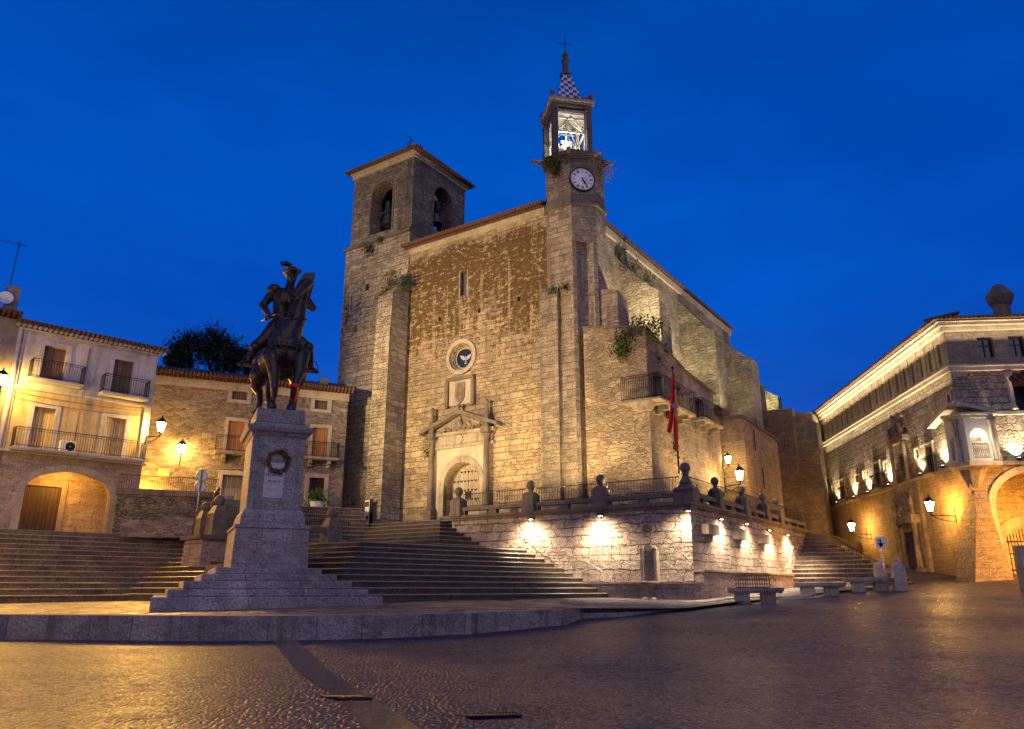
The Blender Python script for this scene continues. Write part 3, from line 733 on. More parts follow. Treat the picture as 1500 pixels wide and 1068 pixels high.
# wall lamps: small hooded floods under the coping
wl_front = [(776,762),(878,757)]; wl_side = [(1007,750),(1060,762),(1097,769),(1130,778),(1157,785)]
LABW = ['wall lamp under the parapet nearest the stair foot of the church door', 'wall lamp under the parapet below the ball post in the middle of the front wall',
        'wall lamp at the corner of the terrace wall near the fountain', 'first lamp round the corner on the side wall beside a stone block', 'second lamp along the side wall of the terrace between two stone blocks',
        'third lamp along the side wall of the terrace past the last stone block', 'last lamp on the side wall next to the right-hand stairs']
def wall_lamp(fr, x, y, z, axis, label, power):
    t = thing('wall_lamp', label, 'wall lamp', fr, (x, y, z), None, 'lamps under the terrace parapet')
    d = (0, -1) if axis == 'x' else (1, 0)
    mb = MB()
    if axis == 'x': mb.box(-.16, .16, -.30, 0, .05, .12).box(-.03, .03, -.1, 0, -.05, .05); g = MB().box(-.08, .08, -.2, -.08, .035, .05)
    else: mb.box(0, .30, -.16, .16, .05, .12).box(0, .1, -.03, .03, -.05, .05); g = MB().box(.08, .2, -.08, .08, .035, .05)
    mb.build('housing', M['iron'], t); g.build('lens', M['lantern_white'], t)
    spot((d[0]*1.0, d[1]*1.0, .0), (d[0]*.2, d[1]*.2, -2.2), power*1.1, (1,.76,.50), 150, 1.0, .15, 'flood_light', t)
    s = spot((d[0]*.36, d[1]*.36, -.05), (d[0]*.28, d[1]*.28, -2), power*.5, (1,.84,.62), 135, .9, .08, 'flood_light', t)
    return t
for (p, lab) in zip(wl_front, LABW):
    x, z = FC.fy(-.25, *p); wall_lamp(FC, x, 0, z, 'x', lab, 430)
for i, (p, lab) in enumerate(zip(wl_side, LABW[2:])):
    if i == 0:
        x, z = FC.fy(-.25, *p); wall_lamp(FC, x, 0, z, 'x', lab, 330)
    else:
        y, z = FC.fx(.25, *p); wall_lamp(FC, 0, y, z, 'y', lab, 430)
# handrails
for lab, (p, q) in (('upper steel handrail fixed to the terrace wall above the steps', ((760,780),(805,813))), ('lower steel handrail fixed to the terrace wall near the fountain', ((856,820),(899,848)))):
    a = FC.hit('y', -.22, *p); b = FC.hit('y', -.22, *q)
    mb = MB().tube(a, b, .028)
    for k in (.15, .85):
        m = Vector(a).lerp(Vector(b), k); mb.tube(m, (m.x, -.0, m.z-.08), .015, n=5)
    placed(tag(mb.build('handrail', M['steel']), lab, 'handrail', None), FC)
a = FC.hit('x', .3, 1151, 831); b = FC.hit('x', .3, 1162, 800)
placed(tag(MB().tube(a, b, .03).tube(a, (a[0]-.3, a[1], a[2]-.1), .015).tube(b, (b[0]-.3, b[1], b[2]-.1), .015).build('handrail', M['steel']), 'short steel handrail at the foot of the right-hand stairs', 'handrail'), FC)

# wall fountain
x0, z1 = FC.fy(-.6, 938, 797); x1, z0 = FC.fy(-.6, 966, 878)
cx = (x0+x1)/2; wf = thing('wall_fountain', 'carved stone wall fountain with a bowl basin at the foot of the terrace wall', 'fountain', FC, (cx, -.45, 0))
hw = .36; zt = z1
mb = MB(); mb.box(-hw, hw, -.18, .1, 1.80, zt-.35); mb.extr(arch_poly(-hw*.62, hw*.62, zt-.36, zt-.22, 10, .2), 'y', -.2, .1); mb.build('niche_panel', M['carved'], wf)
mb = MB()
for s_ in (-1, 1):
    mb.box(s_*hw-.07, s_*hw+.07, -.27, .1, 1.75, zt-.33); mb.ball((s_*hw, -.2, zt-.24), .11)
mb.build('pilasters', M['trim'], wf)
MB().lathe([(.12,0),(.10,.25),(.2,.4),(.48,.62),(.55,.75),(.48,.78),(.42,.72)], (0, -.38, 1.06), 18).build('basin', M['carved'], wf)
MB().box(-.3,.3,-.6,-.1,.8,1.08).build('foot', M['trim'], wf, bevel=.05)
MB().tube((0,-.15,2.35),(0,-.36,2.3),.025).build('spout', M['bronze'], wf)

# ================================================================== CHURCH
ch = thing('church', 'large stone church with square bell tower, clock turret and stained stone front', 'church', FC)
base = 5.0
EV = 26.55
def hits(y, *pts): return [FC.fy(y, *p) for p in pts]
# nave
dx0, _ = FC.fy(4, 650, 757); dx1, _ = FC.fy(4, 702, 757); _, dz1 = FC.fy(4, 678, 677)
dcut = MB().extr(arch_poly(dx0, dx1, 5.0, dz1-(dx1-dx0)/2, 16), 'y', 3.0, 5.6)
ocx, ocz = FC.fy(4, 676.5, 523); ro = 1.02
occ = MB().disc_y((ocx, ocz), ro, 3.4, 4.7, 28, ro*.66)
wx, wz1 = FC.fy(4, 679.5, 398); _, wz0 = FC.fy(4, 679.5, 432)
slit = MB().box(wx-.30, wx+.30, 3, 4.6, wz0, wz1)
holes = []
for p in ((644,467),(760,438),(702,455)):
    hx, hzz = FC.fy(4, *p); holes.append(MB().box(hx-.12, hx+.12, 3.5, 4.6, hzz-.16, hzz+.16))
XR = -8.5
MB().box(-22.9, XR, 4, 36.5, base, EV).build('nave', M['facade'], ch, cut=[dcut, occ, slit]+holes)
MB().box(XR+.0, XR+.06, 7, 36.55, base, EV-.02).build('side_wall', M['nave'], ch)
MB().box(-22.95, -10.5, 3.86, 4.0, EV-.25, EV+.12).box(XR+.02, XR+.24, 6.5, 36.7, EV-.35, EV+.22).box(-22.95, -10.5, 3.78, 4.0, EV+.12, EV+.32).build('cornice', M['trimlight'], ch, wear=.015)
# tiled roof
rf = MB(); xm = (-22.9+XR)/2
rf.add([(-23.2,3.45,EV+.32),(-10.6,3.45,EV+.32),(-10.6,7.5,EV+.32),(XR+.3,7.5,EV+.32),(XR+.3,37,EV+.32),(-23.2,37,EV+.32),(xm,9,EV+2.6),(xm,31,EV+2.6)], [(0,1,6),(1,2,6),(2,3,6),(3,4,7,6),(4,5,7),(5,0,6,7),(5,4,3,2,1,0)])
for i in range(64):
    x = -23.1+i*(23.1-10.6)/63; rf.tube((x, 3.33, EV+.40), (x, 4.4, EV+.72), .12, .12, 7)
for i in range(150):
    y = 7.5+i*.197; rf.tube((XR+.46, y, EV+.36), (XR-.3, y, EV+.56), .09, .09, 6)
rf.build('roof', M['tiles'], ch)
# a row of eave tile ends below (double eaves)
mb = MB()
for i in range(64):
    x = -23.0+i*(23.0-10.6)/63; mb.tube((x, 3.55, EV+.18), (x, 4.0, EV+.24), .09, .09, 6)
mb.build('eave_tiles', M['tiles'], ch)
# portal
pt_r = MB(); 
arch_ring(pt_r, 'y', dx0+.0, dx1-.0, 5.5, dz1-(dx1-dx0)/2, .42, 3.88, 4.25)
portal = MB()
lx, rx = FC.fy(4, 637, 700)[0], FC.fy(4, 716, 700)[0]
zent0 = FC.fy(3.9, 678, 655)[1]; zent1 = FC.fy(3.9, 678, 636)[1]
po = portal.box(lx, rx, 3.93, 4.05, 5.5, zent0).build('portal', M['trimlight'], ch, cut=[MB().extr(arch_poly(dx0, dx1, 5.0, dz1-(dx1-dx0)/2, 16), 'y', 3.0, 5.6)])
pt_r.build('arch_ring', M['trim'], po)
MB().box(lx-.5, rx+.5, 3.72, 4.04, zent0, zent0+.18).box(lx-.35, rx+.35, 3.80, 4.04, zent0+.18, zent1).box(lx-.6, rx+.6, 3.60, 4.04, zent1, zent1+.2).build('entablature', M['trim'], po, bevel=.015)
ax, az = FC.fy(3.5, 671.5, 601); plx, plz = FC.fy(3.5, 612.6, 637); prx, prz = FC.fy(3.5, 730.5, 624)
zp = zent1+.2; mxp = (lx+rx)/2; hwp = (rx-lx)/2+1.05; apz = az
mb = MB(); mb.extr([(mxp-hwp, zp+.0), (mxp, apz-.22), (mxp+hwp, zp), (mxp+hwp, zp+.22), (mxp, apz+.08), (mxp-hwp, zp+.22)], 'y', 3.35, 4.03); mb.build('pediment', M['darkstone'], po, wear=.01)
mb = MB(); mb.extr([(mxp-hwp+.5, zp), (mxp+hwp-.5, zp), (mxp, apz-.25)], 'y', 3.82, 4.02)
for i in range(26):
    u = random.uniform(-1, 1); v = random.uniform(.08, .8)*(1-abs(u)); mb.ball((mxp+u*(hwp-.9), 3.8, zp+v*(apz-zp-.5)), random.uniform(.07,.17), 8)
mb.lathe([(.0,0),(.2,.05),(.24,.3),(.16,.5),(.12,.6)], (mxp, 3.78, zp+.2), 10); mb.ball((mxp,3.76,zp+.92), .14, 10)
mb.build('tympanum', M['carved'], po)
for x in (lx-.05, rx+.05):
    mb = MB(); mb.box(x-.33, x+.33, 3.3, 4.02, 5.5, 6.55).lathe([(.27,0),(.3,.1),(.23,.22),(.21,.3),(.20,2.5),(.18,4.55),(.22,4.62),(.26,4.75),(.3,4.85)], (x, 3.62, 6.55), 14)
    mb.box(x-.32, x+.32, 3.3, 4.02, 11.4, zent1+.2); mb.build('column', M['darkstone'], po)
    mb = MB(); mb.box(x-.2, x+.2, 3.45, 3.85, zp+.0, zp+.75).lathe([(.2,0),(.22,.1),(.14,.25),(.1,.9),(.16,1.0),(.05,1.15)], (x, 3.65, zp+.75), 10); mb.build('finial', M['darkstone'], po)
mb = MB(); mb.lathe([(.14,0),(.08,.15),(.16,.25),(.16,.4),(.03,.5)], (mxp, 3.6, apz), 10); mb.build('finial', M['darkstone'], po)
zn = (zent0+zent1)/2+.12
MB().ring_y((mxp, zn), .15, .25, 3.7, 3.82).disc_y((mxp, zn), .13, 3.74, 3.82).build('medallion', M['trimlight'], po)
# doors with studs
dr = MB().extr(arch_poly(dx0+.02, dx1-.02, 5.5, dz1-(dx1-dx0)/2-.02, 16), 'y', 4.75, 4.9).build('door', M['door'], po)
mb = MB(); dm = (dx0+dx1)/2
for j in range(7):
    z = 6.0+j*.62
    for i in range(-4, 5):
        x = dm+i*(dx1-dx0)/10
        if abs(x-dm) < (dx1-dx0)/2-.15 and (z < dz1-1.1 or abs(x-dm) < .6):
            mb.ball((x, 4.74, z), .06, 6); mb.ball((x+.07, 4.74, z+.05), .035, 6); mb.ball((x-.07, 4.74, z+.05), .035, 6)
mb.box(dm-.012, dm+.012, 4.735, 4.75, 5.5, dz1-.2); mb.build('door_studs', M['iron'], po)
MB().box(dm-.25, dm+.25, 4.70, 4.74, 7.3, 7.8).build('notice', M['iron'], po)
# coat of arms panel above the portal
px0, pz1 = FC.fy(3.9, 658, 560); px1, pz0 = FC.fy(3.9, 691, 590)
pn = MB().box(px0, px1, 3.9, 4.02, pz0, pz1).build('coat_of_arms', M['trimlight'], ch)
MB().box(px0-.2, px1+.2, 3.7, 4.0, pz1, pz1+.22).box(px0-.24, px0, 3.75, 4.0, pz0-.15, pz1).box(px1, px1+.24, 3.75, 4.0, pz0-.15, pz1).build('hood', M['darkstone'], pn, wear=.01)
pm = (px0+px1)/2; sh = [(pm-.42, pz1-.18), (pm+.42, pz1-.18), (pm+.42, pz0+.55), (pm+.25, pz0+.22), (pm, pz0+.08), (pm-.25, pz0+.22), (pm-.42, pz0+.55)]
mb = MB().extr(sh, 'y', 3.8, 3.9).extr([(pm+(x-pm)*.7, pz0+.5+(z-pz0-.5)*.7) for x, z in sh], 'y', 3.74, 3.8); mb.box(pm-.02, pm+.02, 3.71, 3.75, pz0+.3, pz1-.35); mb.build('shield', M['carved'], pn, bevel=.02)
# oculus
rings = MB()
for k, (ra, rb, ya) in enumerate(((1.02,1.3,3.84),(.9,1.02,4.0),(.8,.9,4.15),(.70,.81,4.3))): rings.ring_y((ocx, ocz), ra, rb, ya, 4.03+k*.17)
ri = rings.build('oculus_window', M['trimlight'], ch)
MB().disc_y((ocx, ocz), .72, 4.48, 4.54).build('pane', simple('blue_stained_glass', (.02,.03,.07), .2), ri)
# the dove
dv = MB(); dvp = []
def fan(pts, y=4.46): dv.add([(ocx+x, y, ocz+z) for x, z in pts], [list(range(len(pts)))])
fan([(0,.12),(-.05,-.28),(.0,-.34),(.05,-.28)]); fan([(-.04,.05),(-.2,.22),(-.5,.3),(-.42,.08),(-.25,-.08),(-.04,-.1)]); fan([(.04,.05),(.04,-.1),(.25,-.08),(.42,.08),(.5,.3),(.2,.22)]); fan([(-.06,.1),(.0,.22),(.06,.1),(0,.02)]); fan([(-.12,-.42),(0,-.2),(.12,-.42),(0,-.38)])
dv.build('dove', simple('pale_glass', (.42,.44,.50), .4), ri)
MB().box(wx-.30, wx+.30, 4.3, 4.36, wz0, wz1).build('slit_window', simple('dim_glass', (.10,.09,.10), .3), ch)
MB().box(wx-.42, wx-.30, 3.97, 4.1, wz0-.1, wz1+.1).box(wx+.30, wx+.42, 3.97, 4.1, wz0-.1, wz1+.1).build('slit_frame', M['trim'], ch)

# bell tower
BT0, BT1 = -29.7, -22.75; BY0, BY1 = 3.8, 10.9; BL = 28.45; BTOP = 35.3
hh1 = MB().box(-28.0, -27.6, 3, 5, 24.6, 25.1)
hx, hzz = FC.fy(BY0, 538, 421); hcut = MB().box(hx-.2, hx+.2, 3, 5, hzz-.25, hzz+.25)
mb = MB().prism([(BT0,BY0),(BT1,BY0),(BT1,BY1),(BT0,BY1)], base, BL)
bt = mb.build('bell_tower', M['tower'], ch, cut=[hcut], wear=0)
MB().box(BT0-.12, BT1-.9, BY0-.12, BY0+.1, base, 9.2).build('tower_plinth', M['alley'], bt)
# belfry stage with arched openings
ins = .22
bx0, bx1, by0, by1 = BT0+ins, BT1-.05, BY0+ins, BY1-.1
oxa, oza = FC.fy(by0, 542, 342); oxb, _ = FC.fy(by0, 573, 342); _, ozt = FC.fy(by0, 557, 268)
zs = ozt-(oxb-oxa)/2
cutf = MB().extr(arch_poly(oxa, oxb, BL+.75, zs, 12), 'y', by0-1, by0+1.3)
cy0, cy1 = FC.fx(bx1, 634, 330)[0], FC.fx(bx1, 656, 340)[0]
cuts = MB().extr(arch_poly(cy0, cy0+(oxb-oxa), BL+1.3, zs+.1, 12), 'x', bx1+1, bx1-1.3)
cutr = MB().extr(arch_poly(oxa, oxb, BL+.75, zs, 12), 'y', by1-1.3, by1+1)
inner = MB().box(bx0+1.2, bx1-1.2, by0+1.2, by1-1.2, BL+.4, BTOP-.6)
be = MB().box(bx0, bx1, by0, by1, BL, BTOP).build('belfry', M['belfry'], ch, cut=[inner, cutf, cuts, cutr])
MB().box(BT0-.18, BT1+.1, BY0-.18, BY1+.1, BL-.18, BL+.06).build('string_course', M['darkstone'], bt, wear=.02)
mb = MB(); arch_ring(mb, 'y', oxa, oxb, BL+.75, zs, .16, by0-.07, by0+.02); mb.build('arch_moulding', M['darkstone'], be); mb = MB(); arch_ring(mb, 'x', cy0, cy0+(oxb-oxa), BL+1.3, zs+.1, .16, bx1+.07, bx1-.02); mb.build('arch_moulding', M['darkstone'], be)
MB().box(bx0-.12, bx1+.12, by0-.12, by1+.12, BTOP-.28, BTOP).box(bx0-.25, bx1+.25, by0-.25, by1+.25, BTOP, BTOP+.2).build('cornice', M['trimlight'], be, wear=.02)
mb = MB(); e_ = .62; tz = BTOP+.2
mb.add([(bx0-e_,by0-e_,tz),(bx1+e_,by0-e_,tz),(bx1+e_,by1+e_,tz),(bx0-e_,by1+e_,tz),((bx0+bx1)/2,(by0+by1)/2,tz+1.3)], [(0,1,4),(1,2,4),(2,3,4),(3,0,4),(3,2,1,0)])
for i in range(30):
    x = bx0-e_+.1+i*(bx1-bx0+2*e_-.2)/29; mb.tube((x, by0-e_-.08, tz+.06), (x, by0+.3, tz+.3), .1, n=6)
    y = by0-e_+.1+i*(by1-by0+2*e_-.2)/29; mb.tube((bx1+e_+.08, y, tz+.06), (bx1-.3, y, tz+.3), .1, n=6)
mb.build('roof', M['tiles'], bt)
def bell(x, y, z, s, parent):
    mb = MB().lathe([(.52*s,0),(.5*s,.08*s),(.40*s,.3*s),(.33*s,.7*s),(.28*s,.9*s),(.1*s,1.0*s),(.02,1.02*s)], (x, y, z), 18)
    mb.taper(x, y, z+1.0*s, z+2.0*s, .26*s, .18*s, .16*s, .14*s).box(x-.8*s, x+.8*s, y-.07*s, y+.07*s, z+1.1*s, z+1.25*s)
    mb.tube((x, y, z+.4*s), (x, y, z-.12*s), .03*s).ball((x, y, z-.12*s), .08*s); return mb.build('bell', M['bell'], parent)
bell((oxa+oxb)/2+.25, by0+.55, BL+1.55, 1.05, be); bell(bx1-.55, cy0+(oxb-oxa)/2-.15, BL+2.2, 1.05, be)
# weather vane
mb = MB(); vx, vy = BT1-.9, BY0+.6
mb.tube((vx,vy,BTOP+.3),(vx,vy,BTOP+2.1),.035).tube((vx-.35,vy,BTOP+1.6),(vx+.35,vy,BTOP+1.6),.025).box(vx-.02,vx+.02,vy-.3,vy+.1,BTOP+.9,BTOP+1.2).ball((vx,vy,BTOP+.7),.16).tube((vx,vy-.4,BTOP+1.9),(vx,vy+.4,BTOP+1.9),.02)
mb.build('weather_vane', M['iron'], bt)
# tower buttress
bxl, bxr = FC.fy(2.3, 541, 740)[0], FC.fy(2.3, 562, 740)[0]
mb = MB().extr([(1.9,base),(1.95,18.2),(2.1,22.5),(3.85,24.7),(3.85,base)], 'x', bxl, bxr+.1)
mb.build('buttress', M['tower'], ch, wear=.03)

# clock turret: chamfered shaft on the front corner
tx0, ty0 = -10.5, 3.55; c_ = 1.22; wx_ = 3.5; wy_ = 3.8
def octo(o=0, x0=tx0, y0=ty0, w=wx_, d=wy_, c=c_):
    x0 -= o; y0 -= o; w += 2*o; d += 2*o; c += o*.6
    return [(x0+c*.45,y0),(x0+w-c,y0),(x0+w,y0+c),(x0+w,y0+d-c),(x0+w-c,y0+d),(x0+c,y0+d),(x0,y0+d-c),(x0,y0+c*.45)]
cdir = Vector((1,-1,0)).normalized()                       # outward of the chamfer that carries the clock
cmid = Vector((tx0+wx_-c_/2, ty0+c_/2, 0))
dW = FC.w(cmid.x, cmid.y); fclk = Frame(dW.x, dW.y, -33.8+45)   # axes with -y looking along the chamfer's normal
def zc(py, px=846, d=0): return fclk.fy(d, px, py)[1]
ZT = zc(222); zclk = zc(263.5, 847.5); zl1 = zc(287); zl2 = zc(300)
cut_n = MB().tube((cmid.x+.45*cdir.x, cmid.y+.45*cdir.y, 6.5), (cmid.x+.45*cdir.x, cmid.y+.45*cdir.y, zc(352)), .74, .74, 24)
tu = MB().prism(octo(), base, ZT).build('clock_turret', M['turret'], ch, cut=[cut_n])
MB().prism(octo(.14), zl2, zl2+.22).prism(octo(.08), zl2+.22, zl1).build('string_course', M['darkstone'], tu, wear=.02)
MB().prism(octo(.1), ZT-.55, ZT-.4).prism(octo(.22), ZT-.25, ZT+.02).prism(octo(.15), ZT-.4, ZT-.25).build('cornice', M['darkstone'], tu, wear=.03)
# gargoyles
mb = MB()
for gx, gy, dx_, dy_ in ((tx0,ty0,-.8,-.8),(tx0+wx_,ty0+c_,1,-.35),(tx0+wx_-c_,ty0,.35,-1),(tx0+wx_,ty0+wy_-c_,1,.4)):
    l = math.hypot(dx_, dy_); dx_/=l; dy_/=l
    mb.tube((gx,gy,ZT-.15),(gx+dx_*.5,gy+dy_*.5,ZT-.2),.2,.12,7).ball((gx+dx_*.58,gy+dy_*.58,ZT-.18),.15,8)
mb.build('gargoyles', M['carved'], tu)
# clock: dial in the chamfer's own axes (-y outwards)
def local(o, p, rz): o.location = p; o.rotation_euler = (0, 0, rz); return o
CR = .82
ck = local(MB().disc_y((0, 0), CR, -.13, .05, 40).build('clock', simple('white_clock_face', (.74,.72,.78), .4, 0, .05, .02), ch), (cmid.x-.05, cmid.y-.05, zclk), R(45))
mb = MB().ring_y((0, 0), CR-.0, CR+.07, -.17, .05, 40)
for k in range(12):
    t = math.pi/2-k*math.pi/6
    for u in range((1,2,3,2,1,2,3,3,2,1,2,3)[k]):
        w = (u-((1,2,3,2,1,2,3,3,2,1,2,3)[k]-1)/2)*.065
        cx_ = math.cos(t); sz_ = math.sin(t); px_ = -sz_; pz_ = cx_
        for (r0, r1, hw_) in ((.52, .70, .016),):
            pts = [(cx_*r0+px_*(w-hw_), sz_*r0+pz_*(w-hw_)), (cx_*r1+px_*(w-hw_), sz_*r1+pz_*(w-hw_)), (cx_*r1+px_*(w+hw_), sz_*r1+pz_*(w+hw_)), (cx_*r0+px_*(w+hw_), sz_*r0+pz_*(w+hw_))]
            mb.extr(pts, 'y', -.145, -.13)
for k in range(60):
    t = k*math.pi/30; c, s_ = math.cos(t), math.sin(t)
    mb.extr([(c*.735-s_*.008, s_*.735+c*.008), (c*.765-s_*.008, s_*.765+c*.008), (c*.765+s_*.008, s_*.765-c*.008), (c*.735+s_*.008, s_*.735-c*.008)], 'y', -.14, -.13)
mb.build('numerals', M['iron'], ck)
def hand(t, L, w):
    c, s_ = math.sin(t), math.cos(t); q = (-s_, c)
    P = [(-c*.12-q[0]*w, -s_*.12-q[1]*w), (c*L*.6-q[0]*w*1.6, s_*L*.6-q[1]*w*1.6), (c*L, s_*L), (c*L*.6+q[0]*w*1.6, s_*L*.6+q[1]*w*1.6), (-c*.12+q[0]*w, -s_*.12+q[1]*w)]
    return P
MB().extr(hand(R(154), .46, .03), 'y', -.20, -.18).build('hour_hand', M['iron'], ck)
MB().extr(hand(R(148), .68, .02), 'y', -.23, -.21).build('minute_hand', M['iron'], ck)
# square lantern stage on the turret, aligned with the clock
o0 = Vector((tx0+wx_/2+.0, ty0+wy_/2, 0)); Hh = 1.5
fl = Frame(*FC.w(o0.x, o0.y)[:2], -33.8+45)
def fz(py, px=842): return fl.fy(-Hh, px, py)[1]
x_l, _ = fl.fy(-Hh, 810, 190); x_r, _ = fl.fy(-Hh, 868, 190)
shx = (x_l+x_r)/2; Hh = (x_r-x_l)/2
lc = o0+Vector((math.cos(R(45)), math.sin(R(45)), 0))*shx
lz0 = ZT; lz1 = fz(152); rz_ = R(45)
def lpart(mb, name, mat, parent=None, **k): return local(mb.build(name, mat, parent, **k), (lc.x, lc.y, 0), rz_) if parent is None or parent is ch else mb.build(name, mat, parent, **k)
mb = MB()
for a in (-1, 1):
    for b in (-1, 1):
        mb.taper(a*(Hh-.2), b*(Hh-.2), lz0, lz1, .2, .2, .19, .19)
        mb.box(a*(Hh-.2)-.25, a*(Hh-.2)+.25, b*(Hh-.2)-.25, b*(Hh-.2)+.25, lz1-.55, lz1-.4)
mb.box(-Hh+.03, Hh-.03, -Hh+.03, -Hh+.35, lz1-.2, lz1).box(-Hh+.03, Hh-.03, Hh-.35, Hh-.03, lz1-.2, lz1).box(-Hh+.03, -Hh+.35, -Hh+.36, Hh-.36, lz1-.2, lz1).box(Hh-.35, Hh-.03, -Hh+.36, Hh-.36, lz1-.2, lz1)
lt = lpart(mb, 'bell_stage', M['darkstone'], ch, wear=.012)
lm = (lz0+lz1)/2; H2 = Hh-.42
fr = MB()
for a in (-1, 1):
    for b in (-1, 1):
        fr.box(a*H2-.06, a*H2+.06, b*H2-.06, b*H2+.06, lz0, lz1-.55)
for zz in (lz0+.35, lm-.1, lz1-1.0, lz1-.6):
    fr.box(-H2, H2, -H2-.05, -H2+.05, zz, zz+.1).box(-H2, H2, H2-.05, H2+.05, zz, zz+.1).box(-H2-.05, -H2+.05, -H2, H2, zz, zz+.1).box(H2-.05, H2+.05, -H2, H2, zz, zz+.1)
for s_ in (-1, 1):
    for e2 in (-1, 1):
        fr.tube((s_*H2, e2*H2, lm-.1), (0, e2*H2, lz1-.7), .045, n=6).tube((e2*H2, s_*H2, lm-.1), (e2*H2, 0, lz1-.7), .045, n=6).tube((e2*H2, s_*H2, lm), (0, 0, lz1-.5), .05, n=6)
for i in range(-3, 4): fr.tube((i*.3, -H2-.02, lz0+.1), (i*.3, -H2-.02, lz0+.95), .02, n=5)
fr.build('bell_frame', M['whitemetal'], lt)
MB().box(-Hh+.3, Hh-.3, -Hh+.3, Hh-.3, lz1-.42, lz1-.3).build('ceiling', M['plasterw'], lt)
MB().lathe([(.80,0),(.78,.12),(.64,.4),(.52,.9),(.44,1.15),(.05,1.3)], (-.1, -.1, lz0+.12), 20).tube((-.1,-.1,lz0+1.55),(-.1,-.1,lz1-.6),.05).box(-.5,.3,-.2,0,lz0+1.6,lz0+1.75).build('bell', simple('green_bell', (.34,.36,.22), .5, .3), lt)
co = MB()
co.box(-Hh-.05, Hh+.05, -Hh-.05, Hh+.05, lz1, lz1+.12).box(-Hh-.2, Hh+.2, -Hh-.2, Hh+.2, lz1+.12, lz1+.26).box(-Hh-.1, Hh+.1, -Hh-.1, Hh+.1, lz1+.26, lz1+.42)
co.build('cornice', M['trimlight'], lt, wear=.012)
mb = MB()
for a in (-1, 1):
    for b in (-1, 1): mb.lathe([(.14,0),(.07,.18),(.1,.22)], (a*(Hh), b*(Hh), lz1+.42), 8).ball((a*Hh, b*Hh, lz1+.78), .18)
for i in range(40):
    a = random.uniform(-.1, 1)*Hh; z = lz1+.42+random.uniform(0, .45)*(1-abs(a/Hh-.5)*.5); mb.tube((a, -Hh+random.uniform(-.1,.25), lz1+.42), (a+random.uniform(-.35,.35), -Hh+random.uniform(-.2,.3), z), .035, .02, 5)
mb.build('finials', M['carved'], lt)
def fzc(py, px): return fl.fy(.3, px, py)[1]
rz0 = lz1+.42; rz1 = fzc(117, 833)
MB().add([(-Hh*.7,-Hh*.7,rz0),(Hh*.7,-Hh*.7,rz0),(Hh*.7,Hh*.7,rz0),(-Hh*.7,Hh*.7,rz0),(-.3,-.3,rz1),(.3,-.3,rz1),(.3,.3,rz1),(-.3,.3,rz1)], [(0,1,5,4),(1,2,6,5),(2,3,7,6),(3,0,4,7),(4,5,6,7)]).build('spire', M['checker'], lt)
fz1 = fzc(82, 831); fz2 = fzc(58, 829)
MB().lathe([(.46,0),(.48,.12),(.3,.2),(.26,.3),(.24,(fz1-rz1)*.6),(.34,(fz1-rz1)*.64),(.2,(fz1-rz1)*.7),(.12,(fz1-rz1)*.75),(.24,(fz1-rz1)*.86),(.2,(fz1-rz1)*.95),(.04,fz1-rz1)], (0,0,rz1), 8, smooth=False).build('pinnacle', M['darkstone'], lt)
mb = MB().tube((0,0,fz1-.1),(0,0,fz2),.03); zc_ = fz1+(fz2-fz1)*.55
mb.tube((-.5,0,zc_),(.5,0,zc_),.025).ball((0,0,zc_),.07,8)
for a in (-.5,.5): mb.ball((a,0,zc_),.05,6)
mb.build('cross', M['iron'], lt)
L_ = FC.w(lc.x, lc.y)
lamp((L_.x-.2, L_.y-.6, lz0+1.5), 75, (1,.90,.68), .25, 'bell_stage_light')
lamp((L_.x+.5, L_.y+.3, lz0+.35), 60, (1,.90,.68), .15, 'bell_stage_light')

# front buttress of the turret corner, the side buttress, and the annex house
mb = MB().extr([(3.3,base),(3.3,19.9),(3.45,20.3),(3.9,20.4),(3.9,base)], 'x', -10.62, -9.28).build('buttress', M['turret'], ch, wear=.03)
mb = MB().prism([(-7.4,4.9),(-5.75,4.9),(-5.75,6.5),(-7.4,7.2)], base, lambda x, y: 20.3-(x+7.4)*.25-(y-4.9)*.25).build('buttress', M['turret'], ch, wear=.03)
ba = FC.fx(-5.5, 965, 430)
# tall side buttresses of the nave, sloping caps
def sbut(y0, y1, x1, ztop, zout, mat, lab=None):
    mb = MB().extr([(XR, base),(x1, base),(x1, zout),(x1-.5, zout+.3),(XR, ztop)], 'y', y0, y1)
    return mb.build('buttress', mat, ch, wear=.04)
sbut(11.0, 13.0, -5.45, 25.0, 21.9, M['nave'])
sbut(22.4, 24.6, -5.35, 25.6, 22.0, M['mossy'])
sbut(34.3, 36.6, -5.9, 25.0, 22.8, M['nave'])
# apse
MB().prism([(-16,36.4),(XR-.3,36.4),(XR-.3,44),(-11,49),(-16,49)], base, lambda x, y: 24.4-(y-36.4)*.16).build('apse', M['mossy'], ch, wear=.05)
for y in (37.4, 43.4): sbut(y, y+1.3, -6.0, 22.6, 20.9, M['mossy'])
MB().lathe([(.35,0),(.5,.3),(.3,.7),(.42,1.1),(.1,1.5)], (-9.6, 41.2, 23.5), 7, smooth=False).build('chimney', M['darkstone'], ch)
mb = MB()
for i in range(46):
    y = 36.5+i*.23; mb.tube((XR-.12+0, y, 24.5-(y-36.4)*.16), (XR-1.4, y, 24.9-(y-36.4)*.16), .11, .11, 6)
mb.build('roof', M['tiles'], ch)
